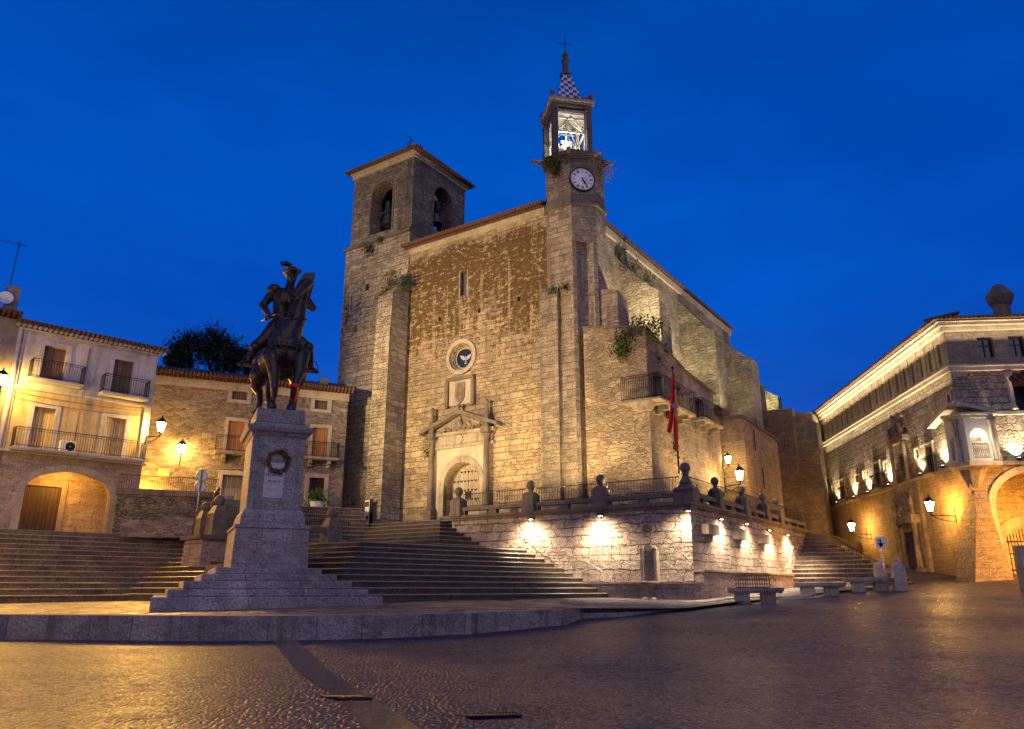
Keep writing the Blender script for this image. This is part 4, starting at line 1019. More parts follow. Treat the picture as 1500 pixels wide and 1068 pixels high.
# low dark blocks at the back (sacristies)
b3 = MB().prism([(-9,20.2),(-3,20.2),(-3,29.6),(-9,29.6)], base, lambda x, y: 14.0-(y-20)*.04-(x+3)*.06).build('sacristy', M['alley'], ch, wear=.03)
mb = MB().prism([(-9.1,20.0),(-2.85,20.0),(-2.85,29.8),(-9.1,29.8)], lambda x, y: 14.0-(y-20)*.04-(x+3)*.06, lambda x, y: 14.16-(y-20)*.04-(x+3)*.06).build('cornice', M['darkstone'], b3)
for p in ((1105,645),(1118,700)):
    y, z = FC.fx(-3, *p); MB().box(-3.05, -2.97, y-.12, y+.12, z-.8, z+.8).build('slit_window', M['black'], b3)
b4 = MB().prism([(-10,36.9),(-3.2,36.9),(-3.2,38.6),(-1.9,39.2),(-1.9,47),(-10,47)], 2.5, lambda x, y: 18.1-(y-36)*.08).build('chapel', M['chapel'], ch, wear=.05)
mb = MB().prism([(-3.3,37.6),(-1.3,37.6),(-1.3,39.3),(-3.3,39.3)], 2.5, lambda x, y: 17.4-(x+3.3)*.45).build('chapel_buttress', M['chapel'], b4, wear=.04)
y, z = FC.fx(-1.3, 1190, 720)
# annex (house against the church side)
an = thing('annex_house', 'rough stone house with iron balconies built against the church side behind the flagpole', 'house', FC)
AX = -3.4
wy0, wz0_ = FC.fx(AX, 957, 590); 
ay = [FC.fx(AX, p, 570)[0] for p in (957, 970)]
dz_a = FC.fx(AX, 962, 548)[1]; dz_b = FC.fx(AX, 962, 588)[1]
c1_ = MB().box(AX-.5, AX+1, ay[0], ay[1], dz_b, dz_a)
top1 = lambda x, y: 16.45-(y-3.6)*.2+(-3.4-x)*.18
MB().prism([(-7.6,3.6),(AX,3.6),(AX,9.3),(-7.6,9.3)], base, top1).build('wall', M['annex'], an, cut=[c1_], wear=.03)
MB().prism([(-7.6,3.5),(AX+.1,3.5),(AX+.1,9.4),(-7.6,9.4)], top1, lambda x, y: top1(x, y)+.12).build('roof', M['darkstone'], an, wear=.05)
MB().box(AX-.4, AX-.35, ay[0], ay[1], dz_b, dz_a).build('window', M['doordark'], an)
wa = [FC.fx(AX-.2, p, 600)[0] for p in (1019, 1031)]; wz_a = FC.fx(AX-.2, 1022, 583)[1]; wz_b = FC.fx(AX-.2, 1025, 619)[1]
top2 = lambda x, y: 15.3-(y-9.3)*.06+(-3.4-x)*.18
MB().prism([(-7.6,9.3),(AX-.2,9.3),(AX-.2,15.6),(-7.6,15.6)], base, top2).build('wall', M['annexfront'], an, cut=[MB().box(AX-.7, AX+1, wa[0], wa[1], wz_b, wz_a)], wear=.02)
MB().prism([(-7.7,9.3),(AX-.05,9.3),(AX-.05,15.8),(-7.7,15.8)], top2, lambda x, y: top2(x, y)+.14).build('roof', M['darkstone'], an, wear=.03)
MB().box(AX-.62, AX-.57, wa[0], wa[1], wz_b, wz_a).build('window', M['doordark'], an)
MB().prism([(-7.6,15.6),(AX-.5,15.6),(AX-.5,17.4),(-7.6,17.4)], base, lambda x, y: 13.9-(y-15.6)*.25).build('wall', M['annexfront'], an, wear=.02)
mb = MB().box(-7.6, AX+.05, 15.65, 17.9, 13.9, 14.0)
for i in range(9): mb.tube((AX+.1, 15.7+i*.26, 13.98), (AX-1.6, 15.7+i*.26, 14.2), .1, n=6)
mb.build('roof', M['tiles'], an)
def balcony(parent, axis, plane, a, b, z, d, h=1.0, name='balcony', slab='trim', sgn=-1, brackets=2, step=.12, rmat='iron', th=.12, rr=.011):
    """slab with iron rail; axis 'y': on a front facing -y, 'x': on a side; sgn = outward direction"""
    def bx(m, h0, h1, o0_, o1, z0, z1):
        lo, hi = plane+sgn*o0_, plane+sgn*o1
        return m.box(h0, h1, lo, hi, z0, z1) if axis == 'y' else m.box(lo, hi, h0, h1, z0, z1)
    def pt(h_, o_, z_): return (h_, plane+sgn*o_, z_) if axis == 'y' else (plane+sgn*o_, h_, z_)
    m = MB(); bx(m, a, b, -.05, d, z-th, z); bx(m, a+.04, b-.04, -.05, d-.06, z-th-.06, z-th)
    for i in range(brackets):
        c = a+(b-a)*(i+.5)/brackets; bx(m, c-.12, c+.12, -.05, d*.75, z-th-.32, z-th-.06); bx(m, c-.12, c+.12, -.05, d*.4, z-th-.55, z-th-.32)
    s = m.build(name, M[slab], parent, bevel=.015)
    r = MB(); o_ = d-.06
    for zz, rad in ((z+h, rr*2.0), (z+h-.12, rr*1.2), (z+.1, rr*1.4)):
        r.tube(pt(a+.05, 0, zz), pt(a+.05, o_, zz), rad, n=5).tube(pt(a+.05, o_, zz), pt(b-.05, o_, zz), rad, n=5).tube(pt(b-.05, o_, zz), pt(b-.05, 0, zz), rad, n=5)
    n = int((b-a-.1)/step)
    for i in range(n+1):
        c = a+.05+(b-a-.1)*i/n; r.tube(pt(c, o_, z), pt(c, o_, z+h), rr*(2 if i in (0, n) else 1), n=4)
    k = max(1, int(d/step))
    for i in range(k):
        q = o_*i/k
        for c in (a+.05, b-.05): r.tube(pt(c, q, z), pt(c, q, z+h), rr, n=4)
    r.build('railing', M[rmat], s); return s
bz = FC.fx(AX, 957, 590)[1]
balcony(an, 'x', AX, 3.75, 8.6, bz, 1.0, 1.45, sgn=1, brackets=3, rr=.010, step=.15)
balcony(an, 'x', AX-.2, wa[0]-1.1, wa[1]+1.2, wz_b, .95, 1.3, sgn=1, brackets=3, rr=.010, step=.15)
# wrap of the first balcony round the front corner
mb = MB().prism([(-4.9,3.7),(-4.9,2.9),(-2.4,2.9),(-2.4,3.74)], bz-.12, bz).taper(-3.7,3.4,bz-.6,bz-.12,.4,.3,.7,.5); q = mb.build('balcony', M['trim'], an, wear=.02)
r_ = MB()
for zz in (bz+.1, bz+1.32, bz+1.45): r_.path([(-4.85,3.6,zz),(-4.85,2.95,zz),(-2.45,2.95,zz),(-2.45,3.8,zz)], .022, 5)
for i in range(21): r_.tube((-4.85+i*.12, 2.95, bz), (-4.85+i*.12, 2.95, bz+1.45), .016, n=4)
r_.build('railing', M['iron'], q)

# flag on its pole
fx0, fz0 = FC.fx(.1, 997, 720); 
yF = .25
zb_ = FC.fy(yF, 996, 714)[1]; xb_ = FC.fy(yF, 996, 714)[0]; xt_, zt_ = FC.fy(yF, 986.5, 541)
fp = thing('flagpole', 'thin flagpole with a hanging red and yellow flag on the terrace corner post', 'flagpole', FC, (xb_, yF, 0))
MB().tube((0,0,TZ+1.6),(xt_-xb_,-.1,zt_),.045,.03).ball((xt_-xb_,-.1,zt_+.05),.08,8).build('pole', M['iron'], fp)
fx1 = lambda px, py: (FC.fy(yF, px, py)[0]-xb_, FC.fy(yF, px, py)[1])
def cloth(cols, rows, name, mat, parent, yo=0):
    """cols: list of pixel polylines (left..right) hanging in folds"""
    mb = MB(); n = len(rows); vs = []
    for j, row in enumerate(rows):
        for i, (px, py) in enumerate(row):
            x, z = fx1(px, py); vs.append((x, -.12+yo+.10*math.sin(i*1.9+j*.35+yo*9), z))
    m = len(rows[0])
    mb.add(vs, [(j*m+i, (j+1)*m+i, (j+1)*m+i+1, j*m+i+1) for j in range(n-1) for i in range(m-1)], True)
    o = mb.build(name, mat, parent); md = o.modifiers.new('s', 'SOLIDIFY'); md.thickness = .012; md2 = o.modifiers.new('u', 'SUBSURF'); md2.levels = 1; md2.render_levels = 2
    return o
def lerp_rows(L, Rr, m):
    rows = []
    for (a, b) in zip(L, Rr): rows.append([(a[0]+(b[0]-a[0])*i/(m-1), a[1]+(b[1]-a[1])*i/(m-1)) for i in range(m)])
    return rows
cloth(None, lerp_rows([(985,550),(984,565),(983,585),(981,605),(979,620),(977,632)], [(989,548),(990,568),(990,590),(989,612),(987,630),(984,637)], 6), 'red_cloth', M['red'], fp)
cloth(None, lerp_rows([(987,570),(988,590),(987,610),(986,626),(988,640)], [(991,570),(992,590),(993,610),(993.5,628),(994,648)], 5), 'yellow_cloth', M['yellow'], fp, .05)
cloth(None, lerp_rows([(989,610),(989,625),(988,640),(990,652),(992,660)], [(993,612),(993.5,628),(994,642),(995,655),(995,662)], 5), 'red_cloth', M['red'], fp, -.06)
ex, ez = fx1(990.5, 596); MB().disc_y((ex, ez), .13, -.27, -.25, 12).box(ex-.2, ex-.16, -.27, -.24, ez-.14, ez+.16).box(ex+.16, ex+.2, -.27, -.24, ez-.14, ez+.16).build('crest', simple('flag_crest', (.35,.30,.35), .6), fp)

# lamps around the church
def lantern(name, label, fr, loc, dir_, power, group, col=(1,.58,.17), s=1.0, arm=.9, rad=.14, gm='lantern_amber', down=.55):
    """bracket lantern: loc is the wall point of the bracket, dir_ the outward direction in the frame"""
    t = thing(name, label, 'street lamp', fr, loc, None, group)
    s *= 1.2; dx_, dy_ = dir_; m = MB(); ex, ey = dx_*arm, dy_*arm
    m.tube((0,0,-.25*s),(0,0,.35*s),.025*s).tube((0,0,.0),(ex,ey,.05*s),.022*s)
    for i in range(6):
        t0 = i/6; t1 = (i+1)/6; f = lambda q: (ex*q, ey*q, -.22*s+.25*s*q*q)
        m.tube(f(t0), f(t1), .016*s, n=5)
    m.tube((ex,ey,0),(ex,ey,.2*s),.02*s); m.build('bracket', M['iron'], t)
    g = MB().lathe([(.09*s,0),(.17*s,.34*s),(.18*s,.36*s)], (ex,ey,.2*s), 6, smooth=False).build('lantern_glass', M[gm], t)
    f = MB().lathe([(.21*s,0),(.2*s,.04*s),(.09*s,.17*s),(.03*s,.2*s),(.02*s,.3*s)], (ex,ey,.56*s), 6, smooth=False)
    for i in range(6):
        a = math.pi/3*i; f.tube((ex+.09*s*math.cos(a), ey+.09*s*math.sin(a), .2*s), (ex+.175*s*math.cos(a), ey+.175*s*math.sin(a), .56*s), .009*s, n=4)
    f.lathe([(.03*s,-.06*s),(.10*s,0)], (ex,ey,.2*s), 6, smooth=False)
    f.build('lantern_frame', M['iron'], t)
    lamp((ex, ey, .38*s), power, col, rad, 'lamp_light', t); return t
ly, lz_ = FC.fx(-1.9, 1085, 702)
lantern('street_lamp', 'amber lantern on a curved bracket in the alley behind the terrace ball posts', FC, (-3, ly, lz_-.4), (1, 0), 420, 'amber wall lanterns', s=1.4, arm=1.05)
lantern('street_lamp', 'small amber lantern on the corner of the annex house, left of the alley lantern', FC, (-3.9, 17.4, 10.0), (.3, 1), 200, 'amber wall lanterns', s=1.1, arm=.7)
def flood(fr, loc, target, power, label, group='stone lighting floodlights', ang=90, col=(1,.74,.42), s=1.0, blend=.8):
    t = thing('floodlight', label, 'floodlight', fr, loc, None, group)
    tgt = Vector(target)-Vector(loc); q = tgt.to_track_quat('-Z', 'Y').to_euler()
    s *= .55
    h = MB().box(-.2*s, .2*s, -.14*s, .14*s, .02, .22*s).build('housing', M['iron'], t); h.rotation_euler = q
    g = MB().box(-.17*s, .17*s, -.11*s, .11*s, .03, .045).build('lens', M['glass'], t); g.rotation_euler = q
    MB().box(-.03, .03, -.03, .03, -.3, .0).build('stand', M['iron'], t)
    p = Vector((0,0,0))+tgt.normalized()*.06
    spot(p, Vector(target)-Vector(loc), power, col, ang, blend, .12, 'flood_light', t); return t
FCOL = (1,.69,.30)
flood(FC, (-16.9, .6, TZ+.3), (-17.5, 4.2, 22), 700, 'floodlight on the terrace aimed up the church front by the door', ang=120, col=FCOL)
flood(FC, (-12.6, .7, TZ+.3), (-13, 4.2, 22), 700, 'floodlight behind the parapet aimed at the church front', ang=120, col=FCOL)
flood(FC, (-7.8, .6, TZ+.3), (-8.8, 4.2, 22), 1100, 'floodlight at the foot of the clock turret behind the middle ball post', ang=115, col=FCOL)
flood(FC, (-3.9, .6, TZ+.3), (-5.8, 4, 17), 600, 'floodlight behind the parapet below the annex house corner', ang=110, col=FCOL)
flood(FC, (-.6, 7, TZ+.3), (-3.6, 8, 16), 750, 'floodlight on the side terrace aimed at the annex balconies', ang=120, col=FCOL)
flood(FC, (-.6, 14, TZ+.3), (-3.6, 13, 14), 420, 'floodlight on the side terrace below the second balcony', ang=120, col=FCOL)
flood(FC, (-28.6, -3.0, 5.9), (-28, 4, 27), 3400, 'floodlight in front of the bell tower on the top steps', ang=110, col=FCOL)
flood(FC, (-5.0, 8.6, 16.7), (-8.8, 10, 26), 2000, 'floodlight on the annex roof aimed at the nave wall', ang=120, col=(1,.80,.50))
flood(FC, (-5.2, 16.5, 14.5), (-8.6, 17.5, 26), 3200, 'floodlight on the annex roof between the two tall buttresses', ang=125, col=(1,.80,.50))
flood(FC, (-3.6, 21.4, 14.4), (-6, 24, 24), 700, 'floodlight on the sacristy roof at the mossy buttress', ang=110, col=(1,.82,.52))
flood(FC, (-6.2, 29, 13.9), (-8.7, 30, 26), 2800, 'floodlight on the sacristy roof behind the mossy buttress', ang=125, col=(1,.82,.48))
flood(FC, (-6.4, 40.6, 18.4), (-8.6, 42.6, 23.5), 900, 'floodlight between the small apse buttresses', ang=130, col=(1,.86,.45))
lamp(FC.w(-1.6, 34, 8), 70, (1,.42,.08), .3, 'alley_glow')
flood(FC, (1.2, 37.5, 5.4), (-1.5, 42, 13), 260, 'low amber floodlight at the foot of the chapel', ang=110, col=(1,.5,.14))

# plants rooted in the masonry
def foliage(name, label, cat, fr, spots, n, size, mat, parent=None, group=None, hang=0, seed=1, flat=1.0):
    rd = random.Random(seed); mb = MB()
    for (x, y, z, r) in spots:
        for i in range(int(n*r)):
            d = Vector((rd.gauss(0,.42), rd.gauss(0,.42*flat), rd.gauss(0,.42)))*r; d.z -= hang*rd.random()*r*1.3
            c = Vector((x, y, z))+d; s_ = size*rd.uniform(.6, 1.4)
            q = Matrix.Rotation(rd.uniform(0, 6.28), 3, 'Z') @ Matrix.Rotation(rd.uniform(-1.2, 1.2), 3, 'X')
            a = q @ Vector((s_, 0, 0)); b = q @ Vector((0, s_*1.7, 0))
            mb.add([c-a*.5-b*.1, c+b*.6-a*.55*0, c+a*.5-b*.1, c-b*.6], [(0,1,2,3)])
    if flat > .2 and mat == 'ivy':
        for (x, y, z, r) in spots:      # stems that run from the root crack out through the leaves
            for i in range(7):
                p = Vector((x, y+.12, z+.1*r))
                for k in range(4):
                    q = p+Vector((rd.gauss(0,.2), rd.uniform(-.08,.04), rd.gauss(-.12*hang,.16)))*r; mb.tube(p, q, .014, .009, 4); p = q
    o = mb.build(name, M[mat], parent)
    if fr: placed(o, fr)
    if label: tag(o, label, cat, group)
    return o
G = 'plants growing out of the church masonry'
x_, z_ = FC.fy(3.4, 818, 232); p_ = cmid
foliage('wall_plant', 'green plant hanging from the ledge of the clock turret above the dial', 'plant', FC, [(tx0+.7, ty0-.1, ZT-.1, .6),(tx0+1.2, ty0-.05, ZT-.4, .7),(tx0+2.0,ty0+.2,ZT-.2,.5),(tx0+1.2,ty0-.1,ZT-1.1,.45)], 520, .08, 'ivy', group=G, hang=.8, seed=2)
foliage('wall_plant', 'dry plant clump on the right end of the clock turret ledge', 'plant', FC, [(tx0+wx_+.3, ty0+c_+1.2, ZT-.3, .8),(tx0+wx_+.2, ty0+c_+.6, ZT-.7, .6)], 260, .07, 'rope', group=G, hang=1.1, seed=3)
y1_, z1_ = FC.fx(AX, 945, 482); x2_, z2_ = FC.fy(3.5, 915, 490)
foliage('wall_plant', 'big green ivy spilling over the annex house roof corner', 'plant', FC, [(x2_, 3.4, z2_+.0, 1.0),(x2_+.9, 3.6, z2_+.7, .8),(x2_+1.8, 3.9, z2_+.5, .8),(x2_-.2, 3.4, z2_-.9, .6),(AX-.3, 5.0, 16.4, .6),(AX-.2,6.6,16.0,.4)], 620, .085, 'ivy', group=G, hang=.6, seed=4)
x3_, z3_ = FC.fy(2.6, 575, 412)
foliage('wall_plant', 'green bush growing on top of the tower buttress', 'plant', FC, [(x3_-.3, 2.9, z3_, 1.0),(x3_+.8, 3.2, z3_+.3, .8),(x3_-.8, 2.7, z3_-.7, .7)], 520, .085, 'ivy', group=G, hang=.7, seed=5)
x4_, z4_ = FC.fy(3.6, 541, 362)
foliage('wall_plant', 'small green tuft below the left belfry opening', 'plant', FC, [(x4_, 3.55, z4_-.1, .7),(x4_+1.2, 3.5, z4_+.4, .35)], 220, .10, 'ivy', group=G, hang=.4, seed=6, flat=.3)
x5_, z5_ = FC.fy(3.2, 815, 424)
foliage('wall_plant', 'low tuft on the ledge of the front corner buttress', 'plant', FC, [(x5_-.3, 3.35, z5_, .5),(x5_+.5, 3.4, z5_+.1, .35)], 200, .10, 'ivy', group=G, seed=7)
y6_, z6_ = FC.fx(-6.5, 935, 392)
foliage('wall_plant', 'green growth along the sloping top of the first nave buttress', 'plant', FC, [(-7.6, 11.4, 24.3, .8),(-6.4, 11.2, 23.0, .8),(-8.3,10.8,25.2,.5)], 450, .08, 'ivy', group=G, seed=8)
foliage('wall_plant', 'thin green tufts on the annex wall below the balcony', 'plant', FC, [(AX+.1, 6.9, 9.8, .5),(AX+.05, 8.0, 13.6, .35),(AX+.05,5.2,14.9,.3)], 160, .09, 'ivy', group=G, hang=.5, seed=9, flat=.4)
x7_, z7_ = FC.fy(3.2, 629, 655)
foliage('wall_plant', 'dry tuft hanging beside the left capital of the church portal', 'plant', FC, [(lx-.35, 3.7, z7_, .6)], 200, .08, 'ivy', group=G, hang=.8, seed=10)

# information banner by the tower foot and small sheet box
bx_, bz1_ = FC.fy(1.6, 540, 733); _, bz0_ = FC.fy(1.6, 540, 762)
ib = thing('information_board', 'narrow white and dark information board standing at the foot of the tower buttress', 'sign', FC, (bx_, 1.5, 0))
MB().box(-.20, .22, -.03, .03, 5.7, bz1_).build('board', M['white'], ib, bevel=.01)
MB().box(-.17, .19, -.042, -.032, 5.85, bz1_-1.05).box(-.17, .19, -.045, -.032, bz1_-.45, bz1_-.1).build('printed_panel', simple('dark_print', (.06,.055,.06), .5, 0, .6, 0, 30), ib)
MB().box(.22, .50, -.02, .04, 5.6, bz1_+.05).build('dark_panel', M['iron'], ib)

# ================================================================== STATUE
pd = thing('statue_pedestal', 'tall granite pedestal with stepped base, bronze wreath and pale inscription plaque', 'pedestal', FT)
X = 0; yb = -33.1
fr_y = [28.3, 28.9, 29.5, 30.1, 30.7]; tops = [1.22, 1.47, 1.75, 2.0, 2.25]
wd_ = [(-.25, 7.46), (.22, 7.06), (.71, 6.56), (1.0, 6.11), (1.77, 5.63)]
zb = .6
dep = 1.75
for i in range(5):
    a, b = wd_[i]; a -= 3.74; b -= 3.74
    if i == 3: a = -2.45
    y0 = fr_y[i]+yb
    MB().box(a, b, y0, -y0+.4, zb, tops[i]).build('step', M['pedstep'], pd, bevel=.035); zb = tops[i]
MB().taper(0, .0, 2.25, 3.74, 1.42, 1.95, 1.38, 1.90).taper(0, 0, 3.74, 3.86, 1.43, 1.95, 1.43, 1.95).taper(0, 0, 3.86, 4.28, 1.24, 1.7, 1.20, 1.66).taper(0, 0, 4.28, 4.5, 1.20, 1.66, 1.08, 1.5).build('plinth', M['pedestal'], pd, bevel=.015)
MB().box(-1.04, 1.04, -1.45, 1.45, 4.5, 7.42).build('die', M['pedestal'], pd, bevel=.02)
MB().taper(0, 0, 7.42, 7.6, 1.06, 1.47, 1.16, 1.57).taper(0, 0, 7.6, 7.72, 1.24, 1.65, 1.30, 1.71).box(-1.30, 1.30, -1.71, 1.71, 7.72, 7.84).taper(0,0,7.84,8.0,1.1,1.5,1.0,1.38).build('cornice', M['pedestal'], pd, bevel=.012)
MB().taper(0, 0, 8.0, 8.62, .98, 1.36, .95, 1.3).build('upper_block', M['pedestal'], pd, bevel=.03)
MB().box(-.45, .30, -1.475, -1.44, 4.95, 6.35).build('plaque', simple('pale_marble_plaque', (.50,.45,.45), .4, 0, .25), pd, bevel=.01)
def text(s, size, fr_par, loc, mat, ext=.004, name='inscription'):
    cu = bpy.data.curves.new(name, 'FONT'); cu.body = s; cu.size = size; cu.extrude = ext; cu.align_x = 'CENTER'; cu.align_y = 'CENTER'
    t = bpy.data.objects.new('t', cu); COL.objects.link(t); dg = bpy.context.evaluated_depsgraph_get()
    me = bpy.data.meshes.new_from_object(t.evaluated_get(dg)); bpy.data.objects.remove(t)
    me.transform(Matrix.Rotation(math.pi/2, 4, 'X')); me.materials.clear(); me.materials.append(mat); o = link(name, me, fr_par); o.location = loc; return o
text('PIZARRO', .16, pd, (-.075, -1.478, 5.85), M['black']); text('TRUJILLO', .12, pd, (-.075, -1.478, 5.6), M['black'])
mb = MB(); rd = random.Random(3)
for i in range(130):
    a = rd.uniform(0, 2*math.pi); r = .40+rd.gauss(0, .045); c = Vector((r*math.cos(a), -1.52+rd.gauss(0,.03), 6.42+r*math.sin(a)))
    t_ = Vector((-math.sin(a), rd.uniform(-.3,.3), math.cos(a)))*.11; t_ += Vector((math.cos(a), 0, math.sin(a)))*rd.uniform(-.07,.07)
    mb.tube(c-t_, c+t_, .028, .006, 5)
mb.tube((0,-1.5,6.02),(.22,-1.5,5.92),.03).tube((0,-1.5,6.02),(.15,-1.5,5.86),.03)
placed(tag(mb.build('laurel_wreath', M['rope']), 'brown laurel wreath hanging on the front of the pedestal above the plaque', 'wreath'), FT)
rd = random.Random(5); mb = MB()
for i in range(70): mb.ball((rd.gauss(0,.28)*.8, -1.44, 3.0+rd.gauss(0,.3)), rd.uniform(.02,.04), 5) if False else None

# one continuous bronze body out of overlapping limbs, fused by a voxel remesh
def capsule(mb, p, q, r0, r1, n=14):
    p = Vector(p); q = Vector(q); mb.tube(p, q, r0, r1, n); ball3(mb, p, (r0, r0, r0)); ball3(mb, q, (r1, r1, r1))
def ball3(mb, c, r, rot=None, n=16, k=10):
    vs = []; c = Vector(c)
    for j in range(k+1):
        th = math.pi*j/k
        for i in range(n):
            a = 2*math.pi*i/n; v = Vector((r[0]*math.sin(th)*math.cos(a), r[1]*math.sin(th)*math.sin(a), r[2]*math.cos(th)))
            if rot: v = rot @ v
            vs.append(c+v)
    fs = [(j*n+i, (j+1)*n+i, (j+1)*n+(i+1)%n, j*n+(i+1)%n) for j in range(k) for i in range(n)]
    mb.add(vs, fs)
def chain(mb, pts):
    for (p, r), (q, s_) in zip(pts, pts[1:]): capsule(mb, p, q, r, s_)
def fuse(mb, name, mat, parent, voxel=.035, smooth=3):
    me = mb.mesh(name); o = bpy.data.objects.new('t', me); COL.objects.link(o)
    m = o.modifiers.new('r', 'REMESH'); m.mode = 'VOXEL'; m.voxel_size = voxel; m.use_smooth_shade = True
    m = o.modifiers.new('s', 'SMOOTH'); m.factor = .5; m.iterations = smooth
    dg = bpy.context.evaluated_depsgraph_get(); me2 = bpy.data.meshes.new_from_object(o.evaluated_get(dg)); bpy.data.objects.remove(o)
    me2.name = name; me2.materials.clear(); me2.materials.append(mat)
    me2.polygons.foreach_set('use_smooth', [True]*len(me2.polygons)); return link(name, me2, parent)
def V(px, py, y):
    """a point of the statue surveyed in the photo at depth y in the statue's own axes"""
    h = FT.hit('y', y, px, py); return Vector(h)
st = thing('equestrian_statue', 'dark bronze statue of an armoured rider with plumed helmet on a standing horse', 'statue', FT)
st_off = Vector((0, 0, 0))
HZ = 8.62
hb = MB()
# trunk: deep chest to belly to croup
chest = V(417, 512, -.95); back = Vector((chest.x-.15, 1.35, chest.z+.15))
ball3(hb, (chest.x, -.75, chest.z-.02), (.70, .68, .80)); ball3(hb, (chest.x-.05, -.1, chest.z-.12), (.80, 1.0, .80)); ball3(hb, (chest.x-.1, .55, chest.z-.18), (.84, 1.0, .84)); ball3(hb, (back.x-.1, 1.2, chest.z+.05), (.88, .85, .88))
ball3(hb, (chest.x-.27, -1.12, chest.z-.25), (.33, .30, .46)); ball3(hb, (chest.x+.27, -1.12, chest.z-.25), (.33, .30, .46))
# neck and head (held high, turned aside)
nk0 = Vector((chest.x+.0, -1.0, chest.z+.45)); nk1 = V(433, 470, -1.2); nk2 = V(440, 437, -1.35); poll = V(450, 412, -1.35); muz = V(427, 439, -1.95)
chain(hb, [(nk0, .60), (nk1, .41), (nk2, .29), (poll, .22)])
ball3(hb, (nk1.x-.15, -.7, nk1.z-.45), (.42,.55,.5))
hd = poll+Vector((.02,-.05,-.02)); mid = hd.lerp(muz, .45)
chain(hb, [(hd, .27), (mid+Vector((0,0,.03)), .225), (muz, .145)]); chain(hb, [(hd+Vector((-.02,.05,-.25)), .2), (hd.lerp(muz,.5)+Vector((0,.05,-.12)), .13)])
ball3(hb, muz+Vector((0,-.02,0)), (.16,.15,.13))
for s_ in (-1, 1): chain(hb, [(hd+Vector((s_*.13, .05, .15)), .075), (hd+Vector((s_*.16+.03, .05, .40)), .02)])
# crest of the mane
for i in range(14):
    t = i/13; c = nk1.lerp(poll, t)+Vector((.12, .30-.1*t, .15)); chain(hb, [(c, .12), (c+Vector((.18,.05,-.22)), .05)])
# forelegs and hind legs
def leg(pts, hoof):
    chain(hb, pts); p = pts[-1][0]
    hb.lathe([(.205*hoof,-.0),(.19*hoof,.12),(.14*hoof,.26),(.1*hoof,.3)], (p.x, p.y-.05, HZ), 12)
fl1 = [(V(399,520,-.85), .40), (V(401,545,-1.05), .25), (V(402,562,-1.12), .165), (V(402,567,-1.12), .18), (V(401,585,-1.05), .11), (Vector((V(398,593,-1.05).x, -1.08, HZ+.35)), .125), (Vector((V(397,597,-1.1).x, -1.12, HZ+.18)), .12)]
fl2 = [(V(440,520,-.85), .42), (V(438,545,-1.0), .27), (V(433,562,-1.05), .17), (V(432,568,-1.05), .18), (V(428,585,-.95), .115), (Vector((V(427,593,-1).x, -.95, HZ+.35)), .125), (Vector((V(426,597,-1).x, -1.0, HZ+.18)), .12)]
leg(fl1, 1.1); leg(fl2, 1.1)
hl1 = [(V(392,535,.9), .60), (V(380,550,.75), .42), (V(376,566,1.05), .24), (V(380,575,1.15), .17), (V(381,590,.85), .125), (Vector((V(378,598,.8).x, .75, HZ+.35)), .13), (Vector((V(377,600,.7).x, .68, HZ+.18)), .12)]
hl2 = [(V(432,540,.9), .6), (V(436,553,.8), .40), (V(433,568,1.2), .23), (V(432,576,1.3), .16), (V(431,590,1.2), .12), (Vector((V(430,595,1.1).x, 1.1, HZ+.35)), .13), (Vector((V(430,597,1.1).x, 1.02, HZ+.18)), .12)]
leg(hl1, 1.1); leg(hl2, 1.1)
# tail
chain(hb, [(Vector((back.x, 2.0, chest.z+.3)), .16), (Vector((back.x, 2.25, chest.z-.5)), .2), (Vector((back.x, 2.1, chest.z-1.5)), .17), (Vector((back.x, 2.0, chest.z-2.0)), .06)])
horse = fuse(hb, 'horse', M['bronze'], st, .032, 2)
# armour and harness on the horse
mb = MB()
for i in range(20):
    a0_ = math.pi*(1.08+.84*i/20); a1_ = math.pi*(1.08+.84*(i+1)/20)
    f = lambda a: Vector((chest.x+.76*math.cos(a), -1.0+.56*math.sin(a), chest.z+.05))
    mb.add([f(a0_)+Vector((0,0,.34)), f(a1_)+Vector((0,0,.34)), f(a1_)*1+Vector((0,-.04,-.05)), f(a0_)+Vector((0,-.04,-.05))], [(0,3,2,1)])
for i in range(9):
    a = math.pi*(1.12+.76*i/8); mb.ball((chest.x+.78*math.cos(a), -1.03+.58*math.sin(a), chest.z+.12), .045, 6)
    mb.tube((chest.x+.78*math.cos(a), -1.04+.60*math.sin(a), chest.z+.02), (chest.x+.78*math.cos(a), -1.04+.60*math.sin(a), chest.z-.18), .03, .015, 5)
mb.path([tuple(nk1+Vector((-.47,-.1,.05))), tuple(nk1+Vector((-.2,-.42,-.05))), tuple(nk1+Vector((.2,-.42,.0))), tuple(nk1+Vector((.47,-.05,.1)))], .045)
mb.path([tuple(muz+Vector((-.15,0,.12))), tuple(muz+Vector((0,-.16,.16))), tuple(muz+Vector((.17,0,.14)))], .03)
mb.path([tuple(hd+Vector((-.24,-.1,.0))), tuple(muz+Vector((-.15,0,.12)))], .025); mb.path([tuple(hd+Vector((.24,-.1,.0))), tuple(muz+Vector((.17,0,.14)))], .025)
mb.build('harness', M['bronze'], st)
MB().extr([(poll.x-.18,poll.z+.25),(poll.x+.26,poll.z+.35),(poll.x+.28,poll.z+.05),(mid.x+.02,mid.z-.05),(mid.x-.22,mid.z+.08)], 'y', -1.66, -1.58).build('chanfron', M['bronze'], st, bevel=.02)
